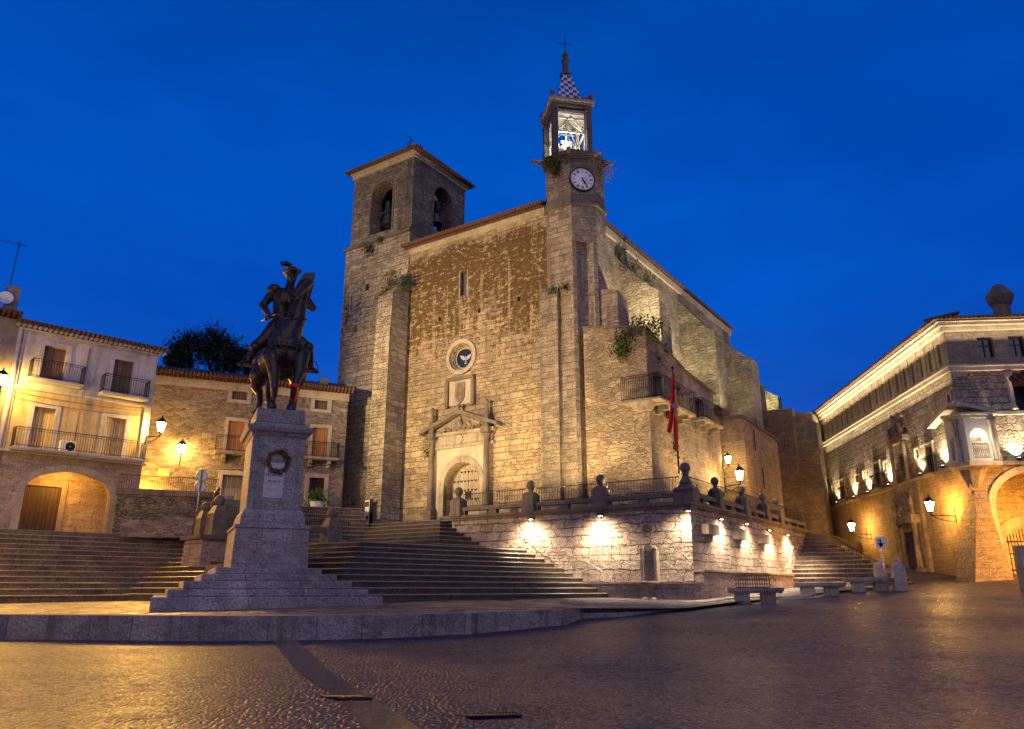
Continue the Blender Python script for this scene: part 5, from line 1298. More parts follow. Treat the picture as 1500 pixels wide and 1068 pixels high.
# rider
rb = MB(); ry = -.15
hip = V(412, 482, ry); chs = V(413, 440, ry); sh_r = V(403, 426, ry); sh_l = V(441, 430, ry+.1); nck = V(424, 421, ry-.05); head = V(428, 405, ry-.2)
ball3(rb, hip, (.50, .42, .42)); chain(rb, [(hip+Vector((0,0,.2)), .36), (chs+Vector((0,0,-.35)), .38), (chs+Vector((.1,0,.05)), .47)])
ball3(rb, chs+Vector((.12,-.12,-.05)), (.46,.36,.5)); chain(rb, [(sh_r+Vector((.1,0,-.1)), .27), (sh_l+Vector((-.1,0,-.1)), .27)])
chain(rb, [(nck+Vector((0,.05,-.15)), .2), (head, .19)]); ball3(rb, head+Vector((.0,-.02,.02)), (.24,.27,.31)); ball3(rb, head+Vector((.04,-.25,-.05)), (.05,.07,.07)); ball3(rb, head+Vector((.05,-.18,-.22)), (.13,.12,.18))
el_r = V(385, 448, ry+.15); ha_r = V(395, 463, ry-.35)
chain(rb, [(sh_r, .25), (sh_r.lerp(el_r,.5), .20), (el_r, .165)]); chain(rb, [(el_r, .165), (el_r.lerp(ha_r,.4), .15), (ha_r, .10)]); ball3(rb, ha_r, (.13,.15,.12))
el_l = V(458, 451, ry-.3); ha_l = V(444, 444, -1.0)
chain(rb, [(sh_l, .25), (sh_l.lerp(el_l,.5), .2), (el_l, .17)]); chain(rb, [(el_l, .17), (el_l.lerp(ha_l,.4), .15), (ha_l, .10)]); ball3(rb, ha_l, (.13,.14,.12))
for i in range(5):   # fingers round the hilt and the reins
    for h_, sg in ((ha_r, 1), (ha_l, -1)):
        b_ = h_+Vector((sg*.06, -.1, .08-.045*i)); L = (.10,.13,.15,.14,.11)[i]; chain(rb, [(b_, .033), (b_+Vector((sg*L*.6,-.05,-.01)), .03), (b_+Vector((sg*L*.75,.04,-.02)), .024)])
kn_r = V(373, 509, -.55); ft_r = V(363, 532, -.45); to_r = V(351, 533, -.85)
chain(rb, [(hip+Vector((-.3,-.1,-.05)), .36), (hip.lerp(kn_r,.55)+Vector((-.05,0,0)), .30), (kn_r, .22)]); chain(rb, [(kn_r, .20), (kn_r.lerp(ft_r,.4), .185), (ft_r, .11)]); chain(rb, [(ft_r, .14), (to_r, .085)])
ball3(rb, kn_r+Vector((0,-.05,0)), (.24,.24,.25))
kn_l = V(452, 510, -.55); ft_l = V(456, 541, -.35); to_l = V(465, 545, -.85)
chain(rb, [(hip+Vector((.45,-.1,-.05)), .36), (hip.lerp(kn_l,.55), .3), (kn_l, .22)]); chain(rb, [(kn_l, .20), (kn_l.lerp(ft_l,.4), .18), (ft_l, .11)]); chain(rb, [(ft_l, .13), (to_l, .08)])
ball3(rb, kn_l+Vector((0,-.05,0)), (.23,.23,.25))
rider = fuse(rb, 'rider', M['bronze'], st, .028, 2)
hm = MB(); hc = head+Vector((0,.02,.16))     # crested helmet with upturned brim and plume
ball3(hm, hc, (.29,.33,.28)); 
for i in range(24):
    a = 2*math.pi*i/24; b = 2*math.pi*(i+1)/24
    f = lambda t, r, dz: hc+Vector((r*math.cos(t)*.95, r*math.sin(t)*1.3, dz+.22*max(0,math.cos(t-.15))**2+.05*max(0,-math.cos(t))))
    hm.add([f(a,.27,-.04), f(b,.27,-.04), f(b,.44,.0), f(a,.44,.0), f(a,.27,-.10), f(b,.27,-.10), f(b,.44,-.045), f(a,.44,-.045)], [(0,1,2,3),(7,6,5,4),(3,2,6,7)])
hm.extr([(hc.x-.28,hc.z+.12),(hc.x-.1,hc.z+.36),(hc.x+.14,hc.z+.34),(hc.x+.28,hc.z+.1)], 'y', hc.y-.03, hc.y+.03)
hm.build('helmet', M['bronze'], st)
pl = MB(); pc = V(419, 389, ry)
chain(pl, [(pc+Vector((.22,.1,-.15)), .10), (pc+Vector((.15,.05,.06)), .13), (pc+Vector((-.02,0,.10)), .12), (pc+Vector((-.18,-.02,.02)), .085), (pc+Vector((-.22,-.02,.12)), .05)]); fuse(pl, 'plume', M['bronze'], st, .03, 1)
mb = MB(); s0 = V(394, 461.5, -1.0); s1 = V(432, 457, -1.75)
mb.tube(s0, s1, .045, .04).tube(s0, V(383,470,.2), .05, .04).tube(s0+Vector((-.0,0,-.2)), s0+Vector((0,0,.2)), .04).ball(V(390,468,-.6), .07, 8); mb.tube(V(395,474,-.3), V(372,520,1.2), .05, .03)
mb.build('sword', M['bronze'], st)
mb = MB()   # spurs, stirrups and skirts of the armour
for c, s_ in ((ft_l, 1), (ft_r, -1)):
    for i in range(10):
        a = math.pi*i/10; b = math.pi*(i+1)/10; f = lambda t: c+Vector((s_*(.05+.2*math.cos(t)), -.25, -.12+.42*math.sin(t)))
        mb.tube(f(a), f(b), .022, n=5)
    mb.box(c.x-.22, c.x+.25, c.y-.45, c.y-.1, c.z-.2, c.z-.15).tube(c+Vector((0,.1,0)), c+Vector((-s_*.25,.25,.05)), .03).ball(c+Vector((-s_*.3,.27,.05)), .06, 6)
mb.build('stirrups', M['bronze'], st)
mb = MB()
for i in range(16):
    a = 2*math.pi*i/16; c = hip+Vector((0,0,.25)); p0 = c+Vector((.38*math.cos(a), .36*math.sin(a), .12)); p1 = c+Vector((.62*math.cos(a), .55*math.sin(a), -.35)); tg = Vector((-math.sin(a), math.cos(a), 0))*.13
    mb.add([p0-tg, p0+tg, p1+tg*1.2, p1-tg*1.2], [(0,1,2,3)])
o = mb.build('armour_skirt', M['bronze'], st); o.modifiers.new('s', 'SOLIDIFY').thickness = .03
for c, s_ in ((sh_r, -1), (sh_l, 1)):
    mb = MB(); ball3(mb, c+Vector((s_*.04,-.02,.02)), (.31,.33,.27)); mb.build('pauldron', M['bronze'], st)
# red and yellow ribbon on the foreleg
rbn = MB(); lc_ = V(431, 566, -1.05)
for i in range(16):
    a = 2*math.pi*i/16; b = 2*math.pi*(i+1)/16; f = lambda t, z: lc_+Vector((.225*math.cos(t), .225*math.sin(t), z))
    rbn.add([f(a,-.09), f(b,-.09), f(b,.07), f(a,.07)], [(0,1,2,3)])
rt = thing('ribbon', 'red and yellow ribbon tied round a foreleg of the bronze horse', 'ribbon', FT)
rbn.build('knot', M['red'], rt)
def strip(px, name, mat, y, w=.09):
    mb = MB(); pts = [V(a, b, y+.04*math.sin(i*2)) for i, (a, b) in enumerate(px)]; vs = []
    for p in pts: vs += [p-Vector((w/2,0,0)), p+Vector((w/2,.03,0))]
    mb.add(vs, [(2*i,2*i+1,2*i+3,2*i+2) for i in range(len(pts)-1)], True); return mb.build(name, mat, rt)
strip([(434,566),(436,574),(434,584),(433,590)], 'tail', M['red'], -1.2, .13); strip([(436,566),(437,576),(436,586)], 'tail', M['yellow'], -1.25, .08); strip([(430,564),(424,563),(420,560)], 'tail', M['yellow'], -1.3, .09)
# ================================================================== WHITE HOUSE (left)
def Lp(px, py, y=0.0): return FL.fy(y, px, py)
def rect(fr, y, x0, y0, x1, y1, ax='y'):
    """rectangle on a wall plane from its corners in the photo"""
    f = (lambda a, b: fr.fy(y, a, b)) if ax == 'y' else (lambda a, b: fr.fx(y, a, b))
    xm_, _ = f(x0, (y0+y1)/2); xn_, _ = f(x1, (y0+y1)/2); _, zt_ = f((x0+x1)/2, y0); _, zb_ = f((x0+x1)/2, y1)
    return min(xm_, xn_), max(xm_, xn_), zb_, zt_
hs = thing('white_house', 'white and cream three storey house with iron balconies over a wide stone arch', 'house', FL)
LX = (-2.75, 4.75); E1, E2, LE = 8.65, 12.2, 15.45; LB = 4.3
w1 = rect(FL, 0, 61, 508, 95, 562); w2 = rect(FL, 0, 164, 528, 193, 582)
w3 = rect(FL, 0, 45, 597, 77, 662); w4 = rect(FL, 0, 151, 612, 181, 674)
cuts = [MB().box(a, b, -.5, .35, c, d) for a, b, c, d in (w1, w2)]
MB().box(LX[0], LX[1], 0, 9, E2, LE).build('wall', M['plasterw'], hs, cut=cuts)
cuts = [MB().box(a, b, -.5, .35, c, d) for a, b, c, d in (w3, w4)]
MB().box(LX[0], LX[1], -.03, 9, E1, E2).build('wall', M['plasterc'], hs, cut=cuts)
ax0, _ = Lp(28, 760); ax1, _ = Lp(156, 760); az1 = Lp(95, 691)[1]; rise = 1.15
ac = MB().extr(arch_poly(ax0, ax1, LB-1, az1-rise, 18, rise), 'y', -1, .55)
room = MB().box(ax0-.3, LX[1]-.35, .5, 3.2, LB-1, E1-.35)
side_c = MB().extr(arch_poly(.9, 2.9, LB-1, 6.6, 12), 'x', LX[1]-1, LX[1]+1)
MB().box(LX[0], LX[1], -.06, 9, LB-.3, E1).build('arcade', M['arcade'], hs, cut=[ac, room, side_c])
mb = MB(); arch_ring(mb, 'y', ax0, ax1, LB, az1-rise, .38, -.10, .2, 18, rise); mb.build('arch_ring', M['trimlight'], hs)
cx_, _ = Lp(183, 770); MB().lathe([(.5,0),(.48,.2),(.42,.35),(.40,1.5),(.42,1.7)], (cx_-.0, -.2, LB+.0), 18).box(cx_-.62, cx_+.58, -.6, .25, LB+1.7, LB+2.4).build('pillar', M['trim'], hs)
d_ = rect(FL, 3.15, 27, 712, 84, 778); dd = MB().box(d_[0], d_[1], 3.05, 3.14, LB, d_[3]).build('door', M['doordark'], hs)
MB().box(d_[0]-.3, d_[0], 2.9, 3.18, LB, d_[3]+.35).box(d_[1], d_[1]+.3, 2.9, 3.18, LB, d_[3]+.35).box(d_[0], d_[1], 2.9, 3.18, d_[3], d_[3]+.35).build('frame', M['trim'], dd)
for w in (w1, w2, w3, w4):
    up = w[2] > E2-.5
    mat = 'shutter' if up else 'yshutter'
    s = MB().box(w[0], (w[0]+w[1])/2-.01, .22, .28, w[2], w[3]).box((w[0]+w[1])/2+.01, w[1], .22, .28, w[2], w[3]).build('shutter', M[mat], hs)
    t_ = .26; y0_ = -.07
    MB().box(w[0]-t_, w[0], y0_, .1, w[2], w[3]+t_).box(w[1], w[1]+t_, y0_, .1, w[2], w[3]+t_).box(w[0], w[1], y0_, .1, w[3], w[3]+t_).build('frame', M['plasterw'], s, bevel=.01)
MB().box(LX[0]-.05, LX[1]+.08, -.18, .1, E2-.12, E2+.03).box(LX[0]-.1, LX[1]+.14, -.28, .1, E1-.1, E1+.02).box(LX[0]-.05, LX[1]+.1, -.2, 9.1, LE-.05, LE+.08).box(LX[0], LX[0]+.35, -.12, .0, E1, LE).box(LX[1]-.35, LX[1]+.04, -.12, .0, E1, LE).build('moulding', M['plasterw'], hs, bevel=.01)
def tiled_eave(parent, x0, x1, y, z, depth, slope, pitch=.26, r=.11, back=4, name='roof', under=True):
    mb = MB(); n = int((x1-x0)/pitch)
    mb.add([(x0,y,z+.02),(x1,y,z+.02),(x1,y+back,z+.02+back*slope),(x0,y+back,z+.02+back*slope),(x0,y,z-.05),(x1,y,z-.05),(x1,y+back,z-.05),(x0,y+back,z-.05)], [(0,1,2,3),(0,4,5,1),(7,6,5,4),(1,5,6,2),(3,7,4,0)])
    for i in range(n+1):
        x = x0+i*(x1-x0)/n; mb.tube((x, y-.1, z+.03), (x, y+back, z+.07+back*slope), r, r, 7)
    o = mb.build(name, M['tiles'], parent)
    if under:
        m2 = MB()
        for i in range(n+1):
            x = x0+i*(x1-x0)/n; m2.tube((x, y+.12, z-.12), (x, y+.5, z-.12), r*.95, r*.95, 7)
        m2.build('eave_tiles', M['plasterw' if under == 'w' else 'tiles'], parent)
    return o
tiled_eave(hs, LX[0]-.1, LX[1]+.35, -.5, LE+.3, 5, .28, under='w', back=4.5)
b1_ = rect(FL, -.7, 36, 534, 113, 572); b2_ = rect(FL, -.7, 143, 552, 211, 588); b3_ = rect(FL, -.8, 17, 632, 197, 677)
zb1 = Lp(74, 565, -.35)[1]; 
balcony(hs, 'y', 0, w1[0]-.62, w1[1]+.95, w1[2]+.05, .8, 1.05, sgn=-1, slab='plasterw', brackets=0, step=.13)
balcony(hs, 'y', 0, w2[0]-.62, w2[1]+.90, w2[2]+.05, .8, 1.05, sgn=-1, slab='plasterw', brackets=0, step=.13)
balcony(hs, 'y', 0, LX[0]+.55, LX[1]-.15, E1+.14, .95, 1.05, sgn=-1, slab='plasterw', brackets=0, step=.13)
a_ = rect(FL, -.3, 86, 650, 109, 668)
ac_ = MB().box(a_[0], a_[1], -.45, -.12, E1+.16, E1+.82).build('air_conditioner', M['white'], hs, bevel=.03)
MB().ring_y(((a_[0]+a_[1])/2+.12, E1+.49), .0+.04, .25, -.465, -.44).build('fan', M['black'], ac_)
MB().tube((w3[1]+.25+.9, -.15, E1+.1),(w3[1]+.25+.9,-.15,LE-.4),.045).tube((LX[0]+.2,-.16,4.4),(LX[0]+.2,-.16,LE),.05).build('drainpipe', M['plasterg'], hs)
zl_, xl_ = 0, 0
lx_, lzz = FL.fy(-.0, 212, 650)
lantern('street_lamp', 'very bright amber lantern bracketed on the right corner of the white house', FL, (LX[1]-.02, -.1, FL.fy(-.1, 214, 640)[1]), (.75, -.65), 1400, 'amber wall lanterns', s=1.3, arm=.8, col=(1,.55,.09))
lantern('street_lamp', 'amber lantern at the left edge lighting the cream wall of the white house', FL, (LX[0]-.35, -.25, Lp(0, 580)[1]), (-.2, -1), 1700, 'amber wall lanterns', s=1.3, arm=.8, col=(1,.55,.09))
cb = MB()
for zz, sag in ((E2-.35, .12), (E1+2.9, .18)):
    prev = None
    for i in range(13):
        q = Vector((LX[0]+.1+i*(LX[1]-LX[0]-.2)/12, -.12, zz-sag*math.sin(math.pi*i/12)))
        if prev: cb.tube(prev, q, .014, n=4)
        prev = q
cb.tube((2.1,-.12,E2-.45),(2.1,-.12,E1+2.75),.012,n=4).build('cable', M['iron'], hs)
# neighbour at the left edge
nb = thing('grey_house', 'plain grey house cut by the left edge, beside the white house, with aerial and dish', 'house', FL)
MB().box(-16, LX[0]-.01, .15, 9, LB-.3, LE+.55).build('wall', M['plasterg'], nb)
tiled_eave(nb, -16, LX[0]-.1, -.35, LE+.75, 5, .28, back=4.5)
MB().box(-16, LX[0]-.02, .0, .2, E1-.1, E1+.1).box(-16,LX[0]-.02,.02,.2,E2-.1,E2+.02).build('moulding', M['plasterw'], nb)
for zz in (9.0, 12.4):
    for xx in (-5.2, -9): MB().box(xx, xx+1.3, .1, .18, zz, zz+2.2).build('window', M['shutter'], nb)
MB().lathe([(.45,0),(.42,1.6),(.5,1.7)], (-3.2, 1.1, LE+.9), 4, smooth=False, ph=.78).build('chimney', M['plasterg'], nb)
p0 = FL.hit('y', .8, 8, 437); 
dsh = MB().disc_y((p0[0], p0[2]), .36, .62, .7, 22, .1).tube((p0[0],.7,p0[2]),(p0[0]-.05,.9,p0[2]-.6),.03).build('dish', M['white'], nb)
p1 = FL.hit('y', 1.2, 12, 425); p2 = FL.hit('y', 1.2, 25, 355)
mb = MB().tube((p1[0],1.2,p1[2]-1.5),(p1[0]+.1,1.2,p2[2]+.1),.025)
for k in range(7): mb.tube((p1[0]-.9+k*.22,1.0,p2[2]-.12+k*.01),(p1[0]-.9+k*.22,1.5,p2[2]-.12+k*.01),.012,n=4)
mb.tube((p1[0]-.95,1.25,p2[2]-.12),(p1[0]+.5,1.25,p2[2]-.06),.015).build('aerial', M['iron'], nb)

# ================================================================== STONE HOUSE
mh = thing('stone_house', 'long rubble stone house with orange wooden blinds between the white house and the church', 'house', FM)
MZ = 6.6; ME = 15.1
def Mr(*a): return rect(FM, 0, *a)
wsm = [Mr(340, 573, 362, 586), Mr(461, 587, 480, 600)]; wbl = [Mr(333, 617, 357, 664), Mr(457, 627, 480, 672)]; wdr = [Mr(324, 696, 354, 742), Mr(452, 700, 474, 741)]
wdr = [(a, b, MZ, d) for a, b, c, d in wdr]
cuts = [MB().box(a, b, -.5, .4, c, d) for a, b, c, d in wsm+wbl+wdr]
MB().box(-9.5, 5.4, 0, 10, MZ-.3, ME).build('wall', M['stonehouse'], mh, cut=cuts)
tiled_eave(mh, -9.6, 5.6, -.55, ME+.32, 5, .30, under=True, back=6)
MB().box(-9.5, 5.45, -.12, .1, ME-.45, ME+.12).build('cornice', M['trimlight'], mh, wear=.01)
MB().box(3.6, 4.2, 2.0, 2.6, ME+.8, ME+1.7).build('chimney', M['plasterg'], mh)
def surround(w, parent, t=.28, y0=-.05, mat='trimlight', sill=True):
    m = MB().box(w[0]-t, w[0], y0, .12, w[2], w[3]+t).box(w[1], w[1]+t, y0, .12, w[2], w[3]+t).box(w[0], w[1], y0, .12, w[3], w[3]+t)
    if sill: m.box(w[0]-t, w[1]+t, y0-.04, .12, w[2]-t*.8, w[2])
    return m.build('frame', M[mat], parent, wear=.012)
for w in wsm: surround(w, MB().box(w[0], w[1], .2, .26, w[2], w[3]).build('window', M['shutter'], mh))
for w in wbl:
    s = MB().box(w[0], w[1], .15, .2, w[2], w[3]).build('blind', M['blind'], mh); surround(w, s, .24, sill=False)
    balcony(mh, 'y', 0, w[0]-.75, w[1]+.75, w[2], .85, 1.05, sgn=-1, brackets=2, step=.13)
for w, m_ in zip(wdr, ('door', 'doordark')):
    s = MB().box(w[0], w[1], .2, .27, w[2], w[3]).build('door', M[m_], mh); surround(w, s, .3, sill=False)
    g = MB()
    for i in range(11): xx = w[0]+(w[1]-w[0])*i/10; g.tube((xx,.1,w[3]-.85),(xx,.1,w[3]-.02),.015,n=4)
    g.build('grille', M['iron'], s)
x_, z_ = FM.fy(0, 262, 690)
lantern('street_lamp', 'amber lantern on a curved bracket in the middle of the rubble stone house wall', FM, (x_, 0, z_+.75), (0, -1), 800, 'amber wall lanterns', s=1.25, arm=.75, col=(1,.46,.05))
spot(FL.w(5.4, -.9, 9.7), (-9, 24, 0), 4200, (1,.50,.08), 75, .9, .25, 'added_ground_spot')  # extra spot beside the lantern, added to gild the wet ground
spot(FL.w(-3.4, -1.3, 9.9), (-16, 20, 0), 4200, (1,.50,.08), 75, .9, .25, 'added_ground_spot')  # same added spot for the left-edge lantern
lamp(FL.w(1.2, 1.6, 7.6), 130, (1,.45,.07), .15, 'arcade_light'); lamp(FL.w(6.2, 3.0, 7.5), 260, (1,.45,.06), .2, 'side_street_light')
# meter cover on the wall
c_w = Mr(231, 687, 248, 699); MB().box(c_w[0], c_w[1], -.12, .02, c_w[2], c_w[3]).build('wall_box', M['plasterc'], mh, bevel=.02)

# upper street walls and railings in front of the stone house
sw = thing('low_stone_wall', 'dark mossy retaining wall with coping and iron railing below the stone house', 'wall', FM)
MB().box(-8.4, -3.1, -6.1, -5.6, 4.2, 6.62).build('wall', M['mossy'], sw, wear=.03)
MB().box(-8.5, -3.0, -6.2, -5.5, 6.62, 6.95).build('coping', M['darkstone'], sw, wear=.015)
m = MB(); 
for i in range(44): xx = -8.4+i*.122; m.tube((xx,-5.8,6.95),(xx,-5.8,7.75),.012,n=4)
m.tube((-8.4,-5.8,7.75),(-3.1,-5.8,7.75),.022,n=5); m.build('railing', M['iron'], sw)
ls = thing('garden_wall', 'short yellow lit rubble wall at the top of the left stairs', 'wall', FM)
pA = FM.hit('y', -7.2, 195, 770); pB = FM.hit('y', -7.2, 238, 770); pC = FM.hit('y', -7.6, 283, 770)
MB().box(pA[0]-.6, pB[0], -7.4, -7.0, 4.2, FM.fy(-7.2, 215, 762)[1]).build('wall', M['stonehouse'], ls, wear=.03)
MB().box(pB[0], pC[0], -7.9, -6.9, 4.2, FM.fy(-7.8, 255, 758)[1]).build('wall', M['stonehouse'], ls, wear=.05)
rl = thing('iron_railing', 'black iron railing with closely set bars behind the ball posts of the left stairs', 'railing', FM)
m = MB()
for i in range(62): xx = -3.0+i*.125; m.tube((xx,-6.6,4.4),(xx,-6.6,6.1),.013,n=4)
for zz in (4.6, 5.4, 6.1): m.tube((-3.0,-6.6,zz),(4.7,-6.6,zz),.02,n=5)
m.build('bars', M['iron'], rl)
# steps up to the stone house beside the church tower
lay = []
for i in range(8):
    x_a, x_b = 1.2, 5.2; yy = -6.6+i*.45
    lay.append(([(1.2-.0,yy),(6.2,yy),(6.2,-1),(1.2,-1)], 3.5, 4.4+(6.63-4.4)*(i+1)/8))
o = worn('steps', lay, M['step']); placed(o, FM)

# stair head: block with posts, rails and the little seated figure
sh_ = thing('stair_pedestal', 'pink granite block with ball posts and stone rails left of the statue', 'pedestal', FS)
qa = FS.hit('y', 38.5, 290, 830)[0]; qb = FS.hit('y', 38.5, 330, 830)[0]
ztop = FS.fy(38.5, 310, 790)[1]
MB().taper((qa+qb)/2, 39.4, .8, ztop, (qb-qa)/2+.12, 1.2, (qb-qa)/2, 1.1).build('block', M['plinthwall'], sh_, wear=.02)
MB().box(qa-.22, qb+.3, 38.1, 40.6, ztop, ztop+.2).build('coping', M['darkstone'], sh_, wear=.012)
def post2(x, y, z, s, parent, h=1.75):
    m = MB(); m.taper(x, y, z, z+h*.62, .42*s, .42*s, .38*s, .38*s).taper(x, y, z+h*.62, z+h*.85, .38*s, .38*s, .2*s, .2*s); m.ball((x, y, z+h*.85+.24*s), .27*s)
    return m.build('ball_post', M['darkstone'], parent, wear=.012)
m1 = FS.hit('y', 39, 319, 760)[0]; zt_a = FS.fy(39, 319, 729)[1]
post2(m1, 39, ztop+.2, 1.05, sh_, (zt_a-ztop-.2)*.93)
m2_ = FS.hit('y', 40.6, 300, 760)[0]; post2(m2_, 40.6, ztop+.1, .9, sh_, 1.75)
MB().box(m2_-.15, m1-.2, 39.3, 39.6, ztop+.5, ztop+.75).box(m1+.3, m1+3.6, 39.1, 39.4, ztop+.45, ztop+.7).box(m1+3.4, m1+3.8, 39.0, 39.5, ztop-.2, ztop+.75).build('rail', M['darkstone'], sh_, wear=.012)
MB().box(qb+.3, qb+5.0, 38.9, 40.5, .8, ztop).build('wall', M['plinthwall'], sh_, wear=.02)
sp2 = thing('stair_pedestal', 'grey granite ball post with stone rail on stepped blocks right of the statue', 'pedestal', FS)
r0 = FS.hit('y', 34.5, 485, 780)[0]; zr1 = FS.fy(34.5, 485, 744)[1]; zr0 = FS.fy(34.5, 485, 806)[1]
post2(r0, 34.5, zr0, 1.0, sp2, (zr1-zr0)*.90)
r1 = FS.hit('y', 34.5, 450, 780)[0]; zm = FS.fy(34.5, 465, 776)[1]
MB().box(r1-3.2, r0-.3, 34.35, 34.65, zm-.12, zm+.14).box(r0-.42, r0-.2, 34.3, 34.7, zr0, zm).build('rail', M['darkstone'], sp2, wear=.01)
MB().box(r0-.8, r0+.6, 34.1, 36, 1, zr0).box(r0-2.6, r0-.8, 34.2, 36, 1, zr0-.35).box(r0-5.6, r0-2.6, 34.3, 36, 1, zr0-.8).build('block', M['plinthwall'], sp2, wear=.03)
# more stairs between, half hidden by the statue
lay = []
for i in range(10): lay.append(([tuple(FS.w(19.5, 36.2+i*.55)[:2]), tuple(FS.w(26, 36.2+i*.55)[:2]), tuple(FS.w(26, 43)[:2]), tuple(FS.w(19.5, 43)[:2])], .8, 1.9+i*.27))
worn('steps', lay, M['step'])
# little seated figure on the post
sf = thing('small_statue', 'small dark statue of a seated figure perched on the left ball post', 'statue', FS, (m1+.0, 39.6, zt_a-.3))
z0f = FS.fy(39.6, 314, 735)[1]-(zt_a-.3); zh = FS.fy(39.6, 314, 713)[1]-(zt_a-.3)
b = MB(); u = (zh-z0f)/1.0
P_ = lambda x, y, z: Vector((x*u, y*u, z0f+z*u))
chain(b, [(P_(0,0,.0), .16*u), (P_(-.02,0,.3), .15*u), (P_(.04,0,.55), .17*u), (P_(.1,-.02,.68), .08*u)]); ball3(b, P_(.16,-.02,.84), (.13*u,.12*u,.15*u))
chain(b, [(P_(.05,-.1,.02), .11*u), (P_(.35,-.16,.12), .08*u), (P_(.36,-.16,-.25), .06*u)]); chain(b, [(P_(.02,.1,.02), .11*u), (P_(.32,.14,.1), .08*u), (P_(.34,.14,-.25), .06*u)])
chain(b, [(P_(.02,-.16,.56), .07*u), (P_(.16,-.22,.32), .055*u), (P_(.4,-.12,.3), .045*u)]); chain(b, [(P_(.02,.16,.56), .07*u), (P_(.14,.22,.34), .055*u), (P_(.38,.1,.32), .045*u)])
chain(b, [(P_(-.05,0,-.35), .22*u), (P_(0,0,-.05), .2*u)]); fuse(b, 'figure', M['bronze'], sf, .03, 2)
# round road signs on a post
rs_p = FS.hit('y', 43.5, 294, 700)
rs = thing('road_signs', 'two round road signs one above the other, seen from the back, on a thin post', 'sign', FS, (rs_p[0], 43.5, 0))
MB().tube((0,0,4.2),(0,0,FS.fy(43.5,294,688)[1]+.1),.04).build('post', M['steel'], rs)
for py in (697, 713): 
    z = FS.fy(43.5, 294, py)[1]; o = MB().disc_y((0.02, z), .33, -.07, -.04, 26).build('sign_plate', M['white'], rs)
    MB().box(-.05,.08,-.09,-.07,z-.3,z+.3).ring_y((.02,z),.28,.33,-.085,-.07,26).build('sign_back', M['grey'], o)
# stone guard post and planters
px_ = FM.hit('y', -5.0, 330, 735); 
pl1 = thing('planter', 'round grey metal planter by the studded door of the stone house', 'planter', FM, (FM.fy(-4.2, 330, 735)[0], -4.2, 0))
za = FM.fy(-4.2, 330, 727)[1]; zb2 = FM.fy(-4.2, 330, 738)[1]
MB().lathe([(.40,0),(.46,.1),(.48,za-zb2),(.44,za-zb2),(.40,za-zb2-.1)], (0,0,zb2), 22).build('tub', M['grey'], pl1)
MB().box(-1.0, 1.6, -.4, .4, 6.0, zb2+.005).build('ledge', M['trim'], pl1)
qx, qz0 = FM.fy(-2.6, 463, 746); _, qz1 = FM.fy(-2.6, 463, 735); qz2 = FM.fy(-2.6, 463, 722)[1]
pl2 = thing('potted_bush', 'bright green bush in a ribbed white pot right of the statue pedestal', 'plant', FM, (qx, -2.6, 0))
m = MB().lathe([(.34,0),(.36,.05),(.45,qz1-qz0-.06),(.49,qz1-qz0),(.42,qz1-qz0)], (0,0,qz0), 18, smooth=False); m.build('pot', M['white'], pl2)
MB().box(-.5,.5,-.5,.5,6.0,qz0).build('ledge', M['trim'], pl2)
foliage('foliage', None, None, None, [(0,0,(qz1+qz2)/2+.08,.75),(.25,0,qz1+.2,.5),(-.25,0,qz1+.2,.5)], 330, .11, 'pot', pl2, seed=12)

# trees behind the stone house
def tree(spots, label, seed, trunk):
    t = thing('tree', label, 'tree', FM, (trunk[0], trunk[1], 6), None, 'trees behind the stone house roof')
    rd = random.Random(seed); m = MB(); top = (0, 0, trunk[2]-6); m.tube((0,0,0), top, .45, .28, 9)
    for (x, y, z, r) in spots:
        p = Vector((x-trunk[0], y-trunk[1], z-6)); mid_ = Vector(top).lerp(p, .5)+Vector((rd.uniform(-.4,.4),0,rd.uniform(0,.5))); m.tube(top, mid_, .2, .12, 6).tube(mid_, p, .12, .04, 6)
        for _ in range(5):
            e_2 = p+Vector((rd.gauss(0,.5),rd.gauss(0,.5),rd.gauss(0,.45)))*r; m.tube(p, e_2, .05, .015, 4)
    m.build('trunk', M['trunk'], t)
    foliage('crown', None, None, None, [(x-trunk[0], y-trunk[1], z-6, r) for x, y, z, r in spots], 900, .13, 'treeleaf', t, seed=seed)
def Tp(px, py, y, r): h = FM.hit('y', y, px, py); return (h[0], y, h[2], r)
tree([Tp(262,512,9,1.1),Tp(278,500,9.5,1.0),Tp(272,528,9,1.2),Tp(252,530,9.2,.8)], 'lower dark tree rising behind the roof beside the white house', 21, (Tp(268,540,9,1)[0], 9.2, 15))
tree([Tp(312,495,11,1.25),Tp(330,507,11.5,1.2),Tp(298,512,11,1.2),Tp(318,525,11,1.5),Tp(345,520,11,1.1),Tp(340,536,11,1.2)], 'tallest dark tree behind the roof with its crown against the blue sky', 22, (Tp(320,545,11,1)[0], 11.2, 15.5))
tree([Tp(362,522,9,.9),Tp(365,538,9,.9)], 'small dark tree crown partly hidden behind the horse statue', 23, (Tp(364,545,9,1)[0], 9.2, 15))

